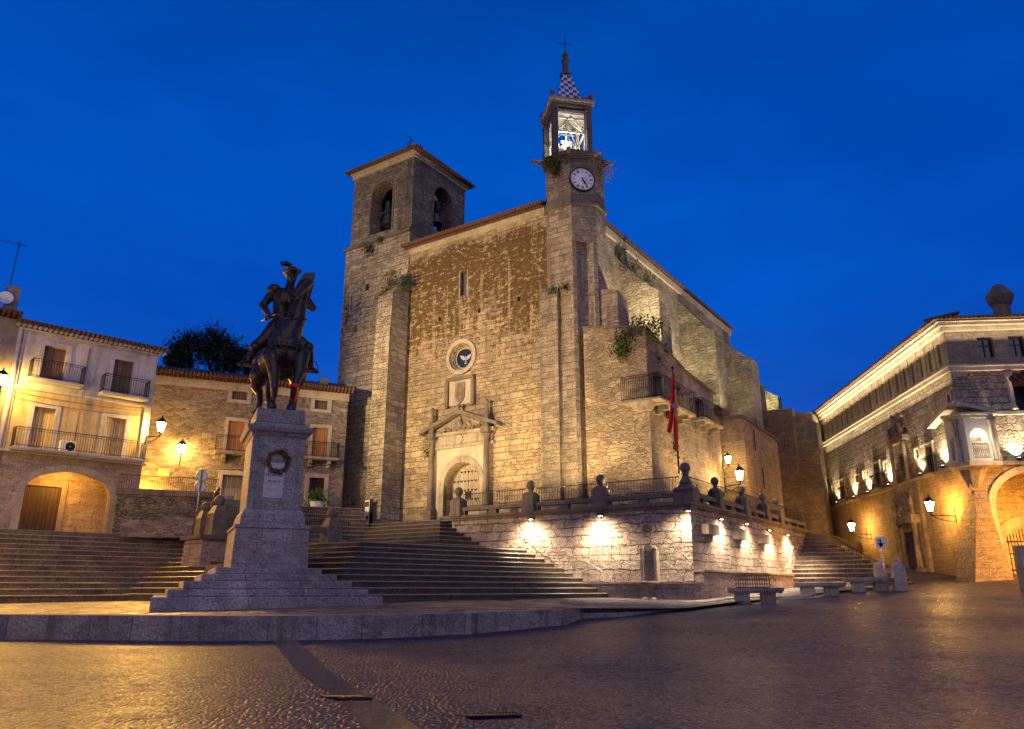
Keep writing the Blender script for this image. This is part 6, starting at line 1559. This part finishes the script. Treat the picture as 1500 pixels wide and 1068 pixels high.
# ================================================================== PALACE (right)
pa = thing('palace', 'large stone palace with corner balcony, carved doorway and a row of attic windows', 'palace', FP)
PE = 17.7; S1 = 15.05; S2 = 9.05; PY = 31; PX = 16; PB = 1.2
def Px(*a): return rect(FP, 0, *a, ax='x')
big = [Px(1360, 653, 1369, 694), Px(1283, 680, 1291, 716), Px(1233, 705, 1239, 733)]
small = [Px(1341, 657, 1347, 671), Px(1295, 676, 1299, 688), Px(1265, 690, 1268.5, 702), Px(1255, 696, 1259, 707), Px(1216, 713, 1219, 724), Px(1389, 577, 1393.5, 590)]
por = Px(1319, 664, 1331, 700)
low = [Px(1269, 773, 1271, 788)]
wins = big+small+[por]
attic = []
for p in [520,485,452,421,393,366,340,316,293,271,250,229,210,192,175,157,139,122,106,90]:
    y_ = FP.fx(0, 1160+p/2.2235, 600-(p*.18))[0]; attic.append(y_)
n_att = 21
attic = [1.15+i*(PY-2.2)/(n_att-1) for i in range(n_att)]
cuts = [MB().box(-1, .45, a, b, c, d) for a, b, c, d in wins]
# right front openings
rw = [rect(FP, 0, 1433, 494, 1456, 524), rect(FP, 0, 1479, 492, 1502, 522)]
lg = rect(FP, 0, 1482, 545, 1530, 600)
ga = FP.fy(0, 1461, 760)[0]; gz = FP.fy(0, 1520, 690)[1]; 
cutsR = [MB().box(a, b, -1, .45, c, d) for a, b, c, d in rw]+[MB().box(lg[0], lg[1], -1, 2.5, lg[2], lg[3]), MB().box(lg[1]+.8, lg[1]+.8+(lg[1]-lg[0]), -1, 2.5, lg[2], lg[3])]
AW = 5.4
arcs = [MB().extr(arch_poly(ga+k*(AW+1.3), ga+AW+k*(AW+1.3), PB-1, gz-AW/2+.6, 18, AW/2-.6), 'y', -1, 2.6) for k in range(2)]
cutA = [MB().box(-1, .35, y-.19, y+.19, S1+.55, PE-.6) for y in attic]
MB().box(0, PX, 0, PY, S1, PE).build('attic', M['palaceflat'], pa, cut=cutA+cutsR[:2])
MB().box(0, PX, 0, PY, S2, S1).build('wall', M['palace'], pa, cut=cuts+cutsR[2:])
pd_ = Px(1334, 778, 1351, 846)
MB().box(0, PX, 0, PY, PB, S2).build('lower_wall', M['palacelow'], pa, cut=[MB().box(-1, .7, pd_[0], pd_[1], PB-1, pd_[3])]+arcs+[MB().box(-1,.3,a,b,c,d) for a,b,c,d in low])
for y in attic: MB().box(.25, .3, y-.19, y+.19, S1+.55, PE-.6).build('window', M['glass'], pa)
for w in wins: MB().box(.35, .4, w[0], w[1], w[2], w[3]).build('window', M['glass' if w[3]-w[2] < 2 else 'doordark'], pa)
for w in rw:
    s = MB().box(w[0], w[1], .3, .34, w[2], w[3]).build('window', M['glass'], pa)
    xm_ = (w[0]+w[1])/2; zz = w[2]+(w[3]-w[2])*.62
    MB().box(xm_-.03, xm_+.03, .24, .3, w[2], w[3]).box(w[0], xm_-.03, .25, .3, zz-.03, zz+.03).box(xm_+.03, w[1], .25, .3, zz-.03, zz+.03).box(w[0], w[0]+.06, .22, .3, w[2], w[3]).box(w[1]-.06, w[1], .22, .3, w[2], w[3]).build('frame', M['doordark'], s)
MB().box(lg[0]-.1, lg[1]*2, 2.3, 2.45, lg[2]-.1, lg[3]+.1).build('loggia_back', M['palaceflat'], pa)
m = MB()
for xx in (lg[0]-.05, lg[1]+.05): m.lathe([(.26,0),(.2,.2),(.17,.3),(.16,lg[3]-lg[2]-.5),(.2,lg[3]-lg[2]-.4),(.3,lg[3]-lg[2])], (xx, .05, lg[2]), 12)
m.build('loggia_columns', M['trimlight'], pa)
# cornices
c1m = MB().box(-.22, PX+.2, -.22, 0, PE-.1, PE+.2).box(-.22, 0, .0, PY+.2, PE-.1, PE+.2).box(-.45, PX+.3, -.45, 0, PE+.2, PE+.42).box(-.45, 0, 0, PY+.4, PE+.2, PE+.42).box(-.62, PX+.4, -.62, 0, PE+.42, PE+.55).box(-.62, 0, 0, PY+.5, PE+.42, PE+.55)
c1m.build('cornice', M['trimlight'], pa, bevel=.02)
MB().box(-.2, PX+.1, -.2, 0, S1-.15, S1+.12).box(-.2, 0, 0, PY, S1-.15, S1+.12).box(-.3, PX+.1, -.3, 0, S1+.12, S1+.24).box(-.3, 0, 0, PY, S1+.12, S1+.24).build('string_course', M['trimlight'], pa, bevel=.015)
MB().box(-.32, PX+.1, -.32, 0, S2-.22, S2+.0).box(-.32, 0, 0, PY, S2-.22, S2+.0).build('ledge', M['trim'], pa, bevel=.02)
s3z = FP.fy(0, 1490, 606)[1]; MB().box(lg[0]-1.2, PX, -.15, 0, lg[2]-.32, lg[2]-.08).build('string_course', M['trimlight'], pa, bevel=.015)
m = MB()
for i in range(n_att-1):
    y = (attic[i]+attic[i+1])/2; m.box(-.05, 0, y-.13, y+.13, S1+.24, PE-.1)
m.build('pilasters', M['palaceflat'], pa)
m = MB(); m.add([(-.8,-.8,PE+.55),(PX+.8,-.8,PE+.55),(PX+.8,PY+.6,PE+.55),(-.8,PY+.6,PE+.55),(6,8,PE+2.6),(6,PY-6,PE+2.6)], [(0,1,4),(1,2,5,4),(2,3,5),(3,0,4,5),(3,2,1,0)])
for i in range(120): y = -.7+i*(PY+1.2)/119; m.tube((-.9,y,PE+.62),(.8,y,PE+1.0),.10,.10,6)
for i in range(64): x = -.7+i*(PX+1.2)/63; m.tube((x,-.9,PE+.62),(x,.8,PE+1.0),.10,.10,6)
m.build('roof', M['tiles'], pa)
chx, chz = FP.fy(3, 1468, 455); zc1 = FP.fy(3, 1466, 416)[1]; hgt = zc1-(PE+.6)
MB().lathe([(.62,0),(.60,.55*hgt),(.75,.6*hgt),(.98,.74*hgt),(.62,.86*hgt),(.34,.96*hgt),(.1,hgt)], (chx, 3, PE+.6), 6, smooth=False).build('chimney', M['darkstone'], pa)
# carved doorway on the long side with the coat of arms and window above
do = MB().box(.55, .62, pd_[0], pd_[1], PB, pd_[3]).build('door', M['doordark'], pa)
pc_ = (pd_[0]+pd_[1])/2; hw_ = (pd_[1]-pd_[0])/2
dz0 = FP.fx(0, 1342, 846)[1]
m = MB().box(-.25, .05, pc_-hw_-1.5, pc_-hw_, dz0-.4, S2-.25).box(-.25, .05, pc_+hw_, pc_+hw_+1.5, dz0-.4, S2-.25).box(-.25, .05, pc_-hw_, pc_+hw_, pd_[3], S2-.25)
pt_ = m.build('doorway', M['carved'], pa, wear=.02)
m = MB()
for s_ in (-1, 1):
    yc_ = pc_+s_*(hw_+.65); m.box(-.72, -.2, yc_-.3, yc_+.3, dz0-.4, dz0+.6).lathe([(.24,0),(.19,.15),(.18,2.2),(.2,2.9),(.28,3.1)], (-.5, yc_, dz0+.6), 12).box(-.8, -.2, yc_-.35, yc_+.35, dz0+3.7, dz0+4.3)
    m.lathe([(.2,0),(.13,.3),(.17,.8),(.06,1.4)], (-.5, yc_, dz0+4.3), 9)
m.box(-.62, -.2, pc_-hw_-1.1, pc_+hw_+1.1, dz0+3.75, dz0+4.2)
rd = random.Random(8)
for i in range(60): m.ball((-.30, pc_+rd.gauss(0,.75), dz0+4.9+rd.gauss(0,.55)), rd.uniform(.08,.2), 7)
m.build('columns', M['carved'], pt_, wear=.02)
m = MB(); 
for yc_ in (por[0]-.45, por[1]+.45):
    m.lathe([(.2,0),(.14,.15),(.13,2.6),(.2,2.9)], (-.35, yc_, S2), 10).lathe([(.16,0),(.22,.3),(.05,.9)], (-.35, yc_, S2+3.3), 8)
m.box(-.5, .0, por[0]-.8, por[1]+.8, S2+2.95, S2+3.3)
for i in range(70): m.ball((-.12, (por[0]+por[1])/2+rd.gauss(0,.5), S2+4.2+rd.gauss(0,.5)), rd.uniform(.08,.2), 7)
m.build('carved_window_surround', M['carved'], pa, wear=.015)
for w in big:
    mm = MB(); t_ = .18; mm.box(-.1, .05, w[0]-t_, w[0], w[2], w[3]+t_).box(-.1, .05, w[1], w[1]+t_, w[2], w[3]+t_).box(-.14, .05, w[0]-.3, w[1]+.3, w[3]+t_, w[3]+t_+.12); mm.build('window_surround', M['trimlight'], pa)
    balcony(pa, 'x', 0, w[0]-.35, w[1]+.35, w[2], .45, 1.1, sgn=-1, brackets=0, step=.12)
for w in small:
    mm = MB(); t_ = .12; mm.box(-.08, .04, w[0]-t_, w[0], w[2], w[3]+t_).box(-.08, .04, w[1], w[1]+t_, w[2], w[3]+t_).box(-.08, .04, w[0], w[1], w[3], w[3]+t_); mm.build('window_surround', M['trimlight'], pa)
# pale joint strips in the wet street paving along the palace
mb = MB()
for i in range(11):
    yy = -9+i*1.7
    pts = [FP.w(-.6-k*.9, yy+.25*k) for k in range(9)]
    vs = []
    for p in pts: vs += [(p.x, p.y-.09, ground(p.x, p.y)+.012), (p.x, p.y+.09, ground(p.x, p.y)+.012)]
    mb.add(vs, [(2*k, 2*k+1, 2*k+3, 2*k+2) for k in range(8)])
tag(mb.build('paving_strip', M['slab']), kind='structure')
# corner balcony
cb_x1 = FP.fy(-.8, 1463, 650)[0]; cb_z0 = S2-.05; cb_z1 = FP.fy(-.8, 1440, 612)[1]; cbd = -.75
base_p = [(-.55,.9),(-.75,.4),(-.1,cbd),(cb_x1-.15,cbd),(cb_x1,-.05),(cb_x1,.2),(0,.9)]
acx0 = FP.fy(cbd, 1421, 640)[0]; acx1 = FP.fy(cbd, 1446, 640)[0]; acz = FP.fy(cbd, 1432, 628)[1]
cbo = MB().prism(base_p, cb_z0, cb_z1).build('corner_balcony', simple('pale_carved_limestone', (.50,.45,.37), .7, 0, .5, .8, 8), pa,
   cut=[MB().extr(arch_poly(acx0, acx1, cb_z0+.15, acz-(acx1-acx0)/2, 12), 'y', cbd-1, cbd+.62), MB().extr(arch_poly(-.45,.25,cb_z0+.2,acz-.7,8),'x',-2,-.45)])
mm = MB().prism([(x-.12 if x < 1 else x+.12, y-.12) for x, y in base_p], cb_z1, cb_z1+.18).prism([(x-.28 if x < 1 else x+.28, y-.28) for x, y in base_p], cb_z1+.18, cb_z1+.34).prism([(x-.15 if x < 1 else x+.15, y-.15) for x, y in base_p], cb_z0-.3, cb_z0)
mm.build('moulding', M['trimlight'], cbo, bevel=.02)
apz_ = FP.fy(-.3, 1417, 590)[1]; zc0 = cb_z1+.36
mm = MB()
def beam(p, q, w, h):
    p = Vector(p); q = Vector(q); d = (q-p).normalized(); s_ = d.cross(Vector((0,0,1))).normalized()*w; u_ = Vector((0,0,h))
    mm.add([p-s_, p+s_, q+s_, q-s_, p-s_+u_, p+s_+u_, q+s_+u_, q-s_+u_], [(3,2,1,0),(4,5,6,7),(0,1,5,4),(1,2,6,5),(2,3,7,6),(3,0,4,7)])
beam((-.1,-.35,apz_-.2), (cb_x1+.3,-.35,zc0-.05), .28, .22); beam((-.35,-.1,apz_-.2), (-.35,3.2,zc0-.2), .28, .22)
mm.build('pediment', M['trimlight'], cbo)
mm = MB()
for i in range(50):
    a = rd.random(); mm.ball((a*(cb_x1-.3), -.12, zc0+rd.random()*(apz_-zc0-.3)*(1-a)), rd.uniform(.07,.16), 7)
mm.ball((.4,-.3,zc0+.55), .25, 10); mm.build('relief', M['carved'], cbo)
mm = MB()
for xx in (acx0-.28, acx1+.28, cb_x1-.1, -.45): mm.lathe([(.15,0),(.11,.15),(.1,cb_z1-cb_z0-.4),(.15,cb_z1-cb_z0-.25),(.17,cb_z1-cb_z0)], (xx, cbd-.06 if xx > 0 else -.3, cb_z0), 10)
mm.build('balcony_columns', M['trim'], cbo)
mm = MB()
for i in range(9): xx = acx0+.06+i*(acx1-acx0-.12)/8; mm.lathe([(.05,0),(.07,.2),(.035,.5),(.06,.95)], (xx, cbd+.1, cb_z0+.15), 8)
mm.box(acx0, acx1, cbd+.03, cbd+.2, cb_z0+1.1, cb_z0+1.2); mm.build('balusters', M['trimlight'], cbo)
MB().box((acx0+acx1)/2-.35, (acx0+acx1)/2+.35, cbd+.45, cbd+.6, cb_z0+.2, acz-.45).build('window', M['doordark'], cbo)
lamp(FP.w((acx0+acx1)/2+.1, cbd-.02, cb_z0+1.55), 34, (1,.85,.6), .1, 'balcony_light')
lamp(FP.w(1.2, -2.0, S2+.5), 45, (1,.85,.6), .15, 'balcony_light')  # point without a fixture, added to brighten the balcony's outside
spot(FP.w(7.5, -6.5, 6.0), FP.w(1.6, -.5, 4.0), 7000, (1,.44,.05), 75, .9, .3, 'unseen_pier_spot')  # unseen spot without a body, added to yellow the corner pier
lamp(FP.w(5.2, -1.0, 6.0), 420, (1,.42,.04), .3, 'arcade_light')
# corbelled coat of arms under the corner balcony and the corner pier
MB().lathe([(.15,0),(.4,.35),(.35,.8),(.6,1.3),(.9,1.9),(1.1,2.1)], (.35, .35, S2-2.45), 9, smooth=False).build('corbel', M['carved'], cbo)
pr0 = FP.fy(-1.6, 1420, 800)[0]; pr1 = FP.fy(-1.6, 1468, 800)[0]; pz = FP.fy(-1.4, 1440, 752)[1]
yP = -1.25; q = lambda px, py: FP.fy(yP, px, py)[0]
b = MB()
lo = [(q(1419,845), .9, PB), (q(1421,845), yP-.25, PB), (q(1484,845), yP-.25, PB), (q(1484,845), .6, PB)]
hi = [(q(1430,755), .6, pz), (q(1432,755), yP+.1, pz), (q(1455,755), yP+.1, pz), (q(1455,755), .4, pz)]; n = 4
b.add(lo+hi, [list(range(n))[::-1]]+[(i,(i+1)%n,(i+1)%n+n,i+n) for i in range(n)])
top = [(.1, .3, pz+1.5), (.15, -.1, pz+1.5), (.9, -.1, pz+1.5), (.9, .3, pz+1.5)]; b.add(hi+top, [list(range(n,2*n))]+[(i,(i+1)%n,(i+1)%n+n,i+n) for i in range(n)])
b.build('corner_pier', M['palacelow'], pa, wear=.03)
for k in range(2):
    x0_ = ga+k*(AW+1.3); x1_ = x0_+AW; mm = MB(); arch_ring(mm, 'y', x0_, x1_, PB, gz-AW/2+.6, .4, -.12, .12, 20, AW/2-.6); mm.build('arch_ring', M['trimlight'], pa)
    gx0, gx1 = (FP.fy(2.5, 1476, 810)[0], FP.fy(2.5, 1476, 810)[0]+2.7) if k == 0 else (x0_+1.2, x0_+3.9)
    gzz = FP.fy(2.5, 1485, 772)[1]
    bk_ = MB().box(x0_-.6, x1_+.4, 2.5, 2.7, PB, gz+.3).build('back_wall', M['palacelow'], pa, cut=[MB().extr(arch_poly(gx0, gx1, PB-.5, gzz-.9, 14, .95), 'y', 2, 3)])
    mm = MB(); arch_ring(mm, 'y', gx0, gx1, PB, gzz-.9, .6, 2.42, 2.52, 14, .95); mm.build('arch_ring', M['trim'], bk_)
    mm = MB()
    for i in range(15): xx = gx0+(gx1-gx0)*i/14; mm.tube((xx,2.6,PB),(xx,2.6,gzz-.05-.5*abs(i-7)/7),.025,n=5)
    for zz in (2.6, 3.6, gzz-.9): mm.tube((gx0,2.6,zz),(gx1,2.6,zz),.03,n=5)
    mm.build('gate', M['iron'], bk_)
    MB().box(gx0, gx1, 3.4, 3.5, PB, gzz).build('dark_recess', M['black'], bk_)
# wall lanterns of the palace and the uplights on its ledge
for px, py, lab in ((1276, 783, 'left amber lantern on the long palace wall near the no parking sign'), (1400, 756, 'right amber lantern on the long palace wall beside the carved doorway')):
    y, z = FP.fx(0, px, py); lantern('street_lamp', lab, FP, (0, y, z), (-1, 0), 2000 if px > 1300 else 1200, 'amber wall lanterns', s=1.35, arm=1.5, col=(1,.42,.04))
ups = [(1212,744),(1226.5,735),(1252,733),(1271.5,720),(1302,708),(1349,694),(1382.5,683),(1402,676)]
upl = ['at the far left end of the palace ledge','second from the far left end of the palace ledge','left of the pair of small palace windows','just left of the far balconied palace window','between the balconied window and the carved doorway','right of the carved doorway under a small window','right of the nearest balconied palace window','beside the corner balcony of the palace']
def uplight(loc, tgt, power, label):
    t = thing('uplight', label, 'uplight', FP, loc, None, 'uplights on the palace ledge')
    MB().box(-.10, .10, -.10, .10, 0, .16).build('housing', M['iron'], t); MB().box(-.06,.06,-.06,.06,.16,.175).build('lens', M['lantern_white'], t)
    spot((0,0,.22), Vector(tgt)-Vector(loc), power*2.3, (1,.80,.50), 115, .9, .08, 'flood_light', t)
for (px, py), lab in zip(ups, upl):
    y, z = FP.fx(-.2, px, py); uplight((-.27, y, S2+.02), (-.02, y, S2+3.5), 250, 'small uplight '+lab)
for px, lab in ((1492,'small uplight on the palace front ledge right of the corner balcony'),(1530,'small uplight on the palace front ledge beyond the picture edge')):
    x, z = FP.fy(-.3, px, 665); uplight((x, -.27, S2+.02), (x, -.02, S2+3.5), 260, lab)
# light strips hidden on the upper string course wash the cornice
def strip_light(a, b, power):
    d = bpy.data.lights.new('strip_light', 'AREA'); d.shape = 'RECTANGLE'; L = (b-a).length; d.size = L; d.size_y = .06; d.energy = power; d.color = (1,.80,.48)
    o = link('strip_light', d); o.location = (a+b)/2; dr_ = (b-a).normalized(); up = Vector((0,0,1)); z_ = -up; x_ = dr_; y_ = z_.cross(x_)
    o.matrix_world = Matrix.Translation((a+b)/2) @ Matrix((x_, y_, z_)).transposed().to_4x4()
strip_light(FP.w(-.62, .3, PE-.75), FP.w(-.62, PY-.5, PE-.75), 1000)
strip_light(FP.w(-.3, -.62, PE-.75), FP.w(PX-1, -.62, PE-.75), 260)
strip_light(FP.w(-.5, .3, S1+.3), FP.w(-.5, PY-.5, S1+.3), 90)
strip_light(FP.w(-.45, .3, S1-.9), FP.w(-.45, PY-.5, S1-.9), 420)

# eave of a nearer house at the right edge
eh = thing('pink_eave_house', 'corner of a pale house with tiled eave just entering the right edge', 'house', None)
ex_ = 17.2; 
p = ray(1499, 548); t_ = 24/p[1]; ec = Vector((p[0]*t_, 24, CH+p[2]*t_)); eh.location = (ec.x, ec.y, 0)
MB().box(.28, 5, .3, -8, -.5, ec.z-.3).build('wall', M['plasterw'], eh)
m = MB().box(-.1, 5, .5, -8, ec.z-.28, ec.z-.1)
for i in range(28): m.tube((-.18, .4-i*.3, ec.z-.05), (1.6, .4-i*.3, ec.z+.35), .1, n=6)
m.build('roof', M['tiles'], eh)

# ================================================================== STREET FURNITURE
def bench(px0, px1, py_t, py_b, d, label, back=False):
    r = ray((px0+px1)/2, py_b); p = (r[0]/r[1]*d, d); zb_ = CH+r[2]/r[1]*d
    w = (px1-px0)/FPX*d*1.04; h = .62
    t = thing('stone_bench', label, 'bench', None, (p[0], p[1], zb_), R(-8), 'stone benches along the kerb')
    MB().box(-w/2, w/2, -.36, .36, h-.16, h).box(-w/2+.06, w/2-.06, -.3, .3, h-.24, h-.16).build('seat', M['trim'], t, wear=.012)
    for a, b in ((-w/2+.35, -.25), (.25, w/2-.35)): MB().box(a, b, -.24, .24, -.15, h-.24).build('leg', M['trim'], t, wear=.012)
    if back:
        m = MB(); 
        for i in range(15):
            x = -w*.30+i*w*.60/14; m.tube((x,.3,h),(x,.34,h+.62),.014,n=5)
        for i in range(14):
            x = -w*.30+i*w*.60/14; x2 = x+w*.60/14
            for zz in (.12, .30, .48): m.tube((x,.32,h+zz),(x2,.32,h+zz+.09),.011,n=4).tube((x2,.32,h+zz),(x,.32,h+zz+.09),.011,n=4)
        for zz in (.02,.62): m.tube((-w*.30,.32,h+zz),(w*.30,.32,h+zz),.018,n=5)
        for s_ in (-1,1):
            for i in range(10):
                a = math.pi*1.6*i/10; b = math.pi*1.6*(i+1)/10; f = lambda q: (s_*(w*.36+.14*math.cos(q)), .3, h+.25+.2*math.sin(q))
                m.tube(f(a), f(b), .016, n=5)
        m.build('backrest', M['rust'], t)
bench(1070, 1143, 863, 882, 35.5, 'stone bench with an ornamental iron backrest nearest the terrace corner', True)
bench(1168, 1234, 856, 872, 39.5, 'middle plain stone bench in front of the right-hand stairs')
bench(1243, 1306, 850, 864, 41.5, 'far stone bench beside the pale stone bollard')
def bollard(px, py_b, py_t, w, label, name='stone_bollard', d=None):
    zz = 1.35; p = hz(zz, px, py_b)
    if py_b <= 863 or d:
        r = ray(px, py_b); d = d or 41; p = (r[0]/r[1]*d, d)
    zg = CH+(ray(px, py_b)[2]/ray(px, py_b)[1])*p[1]; zt2 = CH+(ray(px, py_t)[2]/ray(px, py_t)[1])*p[1]
    t = thing(name, label, 'bollard', None, (p[0], p[1], zg), R(-12)); h = zt2-zg
    m = MB().taper(0, 0, -.25, h*.72, w/2, w/2, w/2*.9, w/2*.9).taper(0, 0, h*.72, h*.88, w/2*.9, w/2*.9, w/2*.45, w/2*.45)
    m.build('shaft', M['trimlight'], t, wear=.012); MB().ball((0,0,h*.92), w*.24, 12).build('ball', M['trimlight'], t)
bollard(1319, 860, 818, .62, 'tall pale stone bollard with a round head at the end of the benches', d=41)
bollard(1291, 852, 819, .60, 'darker stone bollard behind the sign at the foot of the right-hand stairs', d=45)
r = ray(1513, 862); 
wp = thing('stone_pillar', 'pale square stone pillar at the right edge in front of the palace gate', 'pillar', None, (r[0]/r[1]*38, 38, 1.35), R(-5))
MB().box(-.42, .62, -.3, .3, -.2, 2.15).build('shaft', M['trimlight'], wp, wear=.02); MB().box(-.5,.7,-.4,.4,-.3,.05).build('base', M['trim'], wp, wear=.02)
# no-parking style sign
r = ray(1297, 845); sgd = 44.0
sg = thing('street_sign', 'small white rectangular sign with a black arrow symbol on a thin post', 'sign', None, (r[0]/r[1]*sgd, sgd, 0), R(-10))
def zat(py, d, px=1297): q = ray(px, py); return CH+q[2]/q[1]*d
MB().tube((0,0,zat(858,sgd)-.3),(-.03,0,zat(800,sgd)),.035).build('post', M['steel'], sg)
z0_, z1_ = zat(803,sgd), zat(787,sgd); w_ = .27
pn_ = MB().box(-.03-w_, -.03+w_, -.06, -.04, z0_, z1_).build('plate', M['white'], sg)
zm_ = (z0_+z1_)/2; MB().box(-.06,.0,-.07,-.06,zm_-.22,zm_+.2).extr([(-.2,zm_-.02),(.14,zm_-.02),(-.03,zm_-.28)],'y',-.07,-.06).box(-.16,-.06,-.07,-.06,zm_+.08,zm_+.14).build('arrow', M['iron'], pn_)
# railing of the ramp beside the palace
rp_ = thing('ramp_railing', 'thin iron handrail climbing the street between the right-hand stairs and the palace', 'railing', FC)
m = MB(); 
for i in range(22):
    t = i/21; px = 1205+t*(1288-1205); py = 795+t*(846-795); h_ = FC.hit('y', 25.5-t*7.0, px, py)
    q = Vector(h_); m.tube(q, q+Vector((0,0,.95)), .015, n=4)
    if i: m.tube(prev+Vector((0,0,.95)), q+Vector((0,0,.95)), .025, n=5)
    prev = q
m.build('bars', M['iron'], rp_)
# steel rails at the far end of the terrace
# leaning cart wheel shape: curved bench end by the ball post on the front parapet
wx0 = FC.fy(1.6, 862, 728)[0]
bw = thing('arched_frame', 'curved stone frame leaning behind the parapet left of the middle ball post', 'ornament', FC, (wx0, 1.6, TZ))
m = MB(); cc_ = FC.fy(1.6, 880, 742); 
for i in range(14):
    a = math.pi*(.5+.5*i/14); b = math.pi*(.5+.5*(i+1)/14); f = lambda q, r: (1.15+r*math.cos(q), .1, r*math.sin(q)*1.25)
    m.tube(f(a,1.15), f(b,1.15), .09, n=6)
m.tube((1.15,.1,0),(.55,.1,1.3),.05).build('frame', M['trimlight'], bw)
# grates in the plaza
def grate(pix, label, ncol, pit='black'):
    P4 = [hz(.02, *p) for p in pix]; c = np.mean(P4, axis=0); t = thing('drain_grate', label, 'drain', None, (c[0], c[1], ground(*c)), 0)
    Q = [Vector((p[0]-c[0], p[1]-c[1], 0)) for p in P4]
    MB().add([q+Vector((0,0,.010)) for q in Q], [(0,1,2,3)]).build('pit', M[pit], t)
    m = MB()
    for i in range(ncol+1):
        u = i/ncol; a = Q[0].lerp(Q[1], u)+Vector((0,0,.018)); b = Q[3].lerp(Q[2], u)+Vector((0,0,.018)); m.tube(a, b, .012, n=4)
    for e0, e1 in ((0,1),(3,2)): m.tube(Q[e0]+Vector((0,0,.018)), Q[e1]+Vector((0,0,.018)), .016, n=4)
    m.build('bars', M['iron'], t)
grate([(468,1015),(522,1015),(546,1021),(494,1021)], 'iron drain grate across the wet granite paving strip', 11)
grate([(676,1044),(758,1042),(764,1046),(688,1048)], 'long low drain grate in the cobbles right of the paving strip', 16, 'slab')
# ================================================================== unseen lights added to the sides and behind, brightening church and square
spot((-27, 29, 13), FC.w(-16, 4, 16), 24000, (1,.72,.36), 52, .8, .3, 'added_church_light')  # added spot with no fixture, warms church front, statue and stairs
spot((-29, 28, 12), FC.w(-26, 4, 31), 14000, (1,.72,.36), 26, .8, .3, 'added_church_light')  # second added spot, brightens the belfry
for x, y, z, p_ in ((-25, 24, 6.0, 1500), (-22, -6, 7, 300)):
    lamp((x, y, z), p_, (1,.55,.14), .3, 'added_plaza_light')  # unseen points added for gold glints and warm light on the square
mod_objs = [o for o in bpy.data.objects if o.type == 'MESH']
sc.cycles.use_denoising = True
try: sc.cycles.sample_clamp_indirect = 6
except Exception: pass
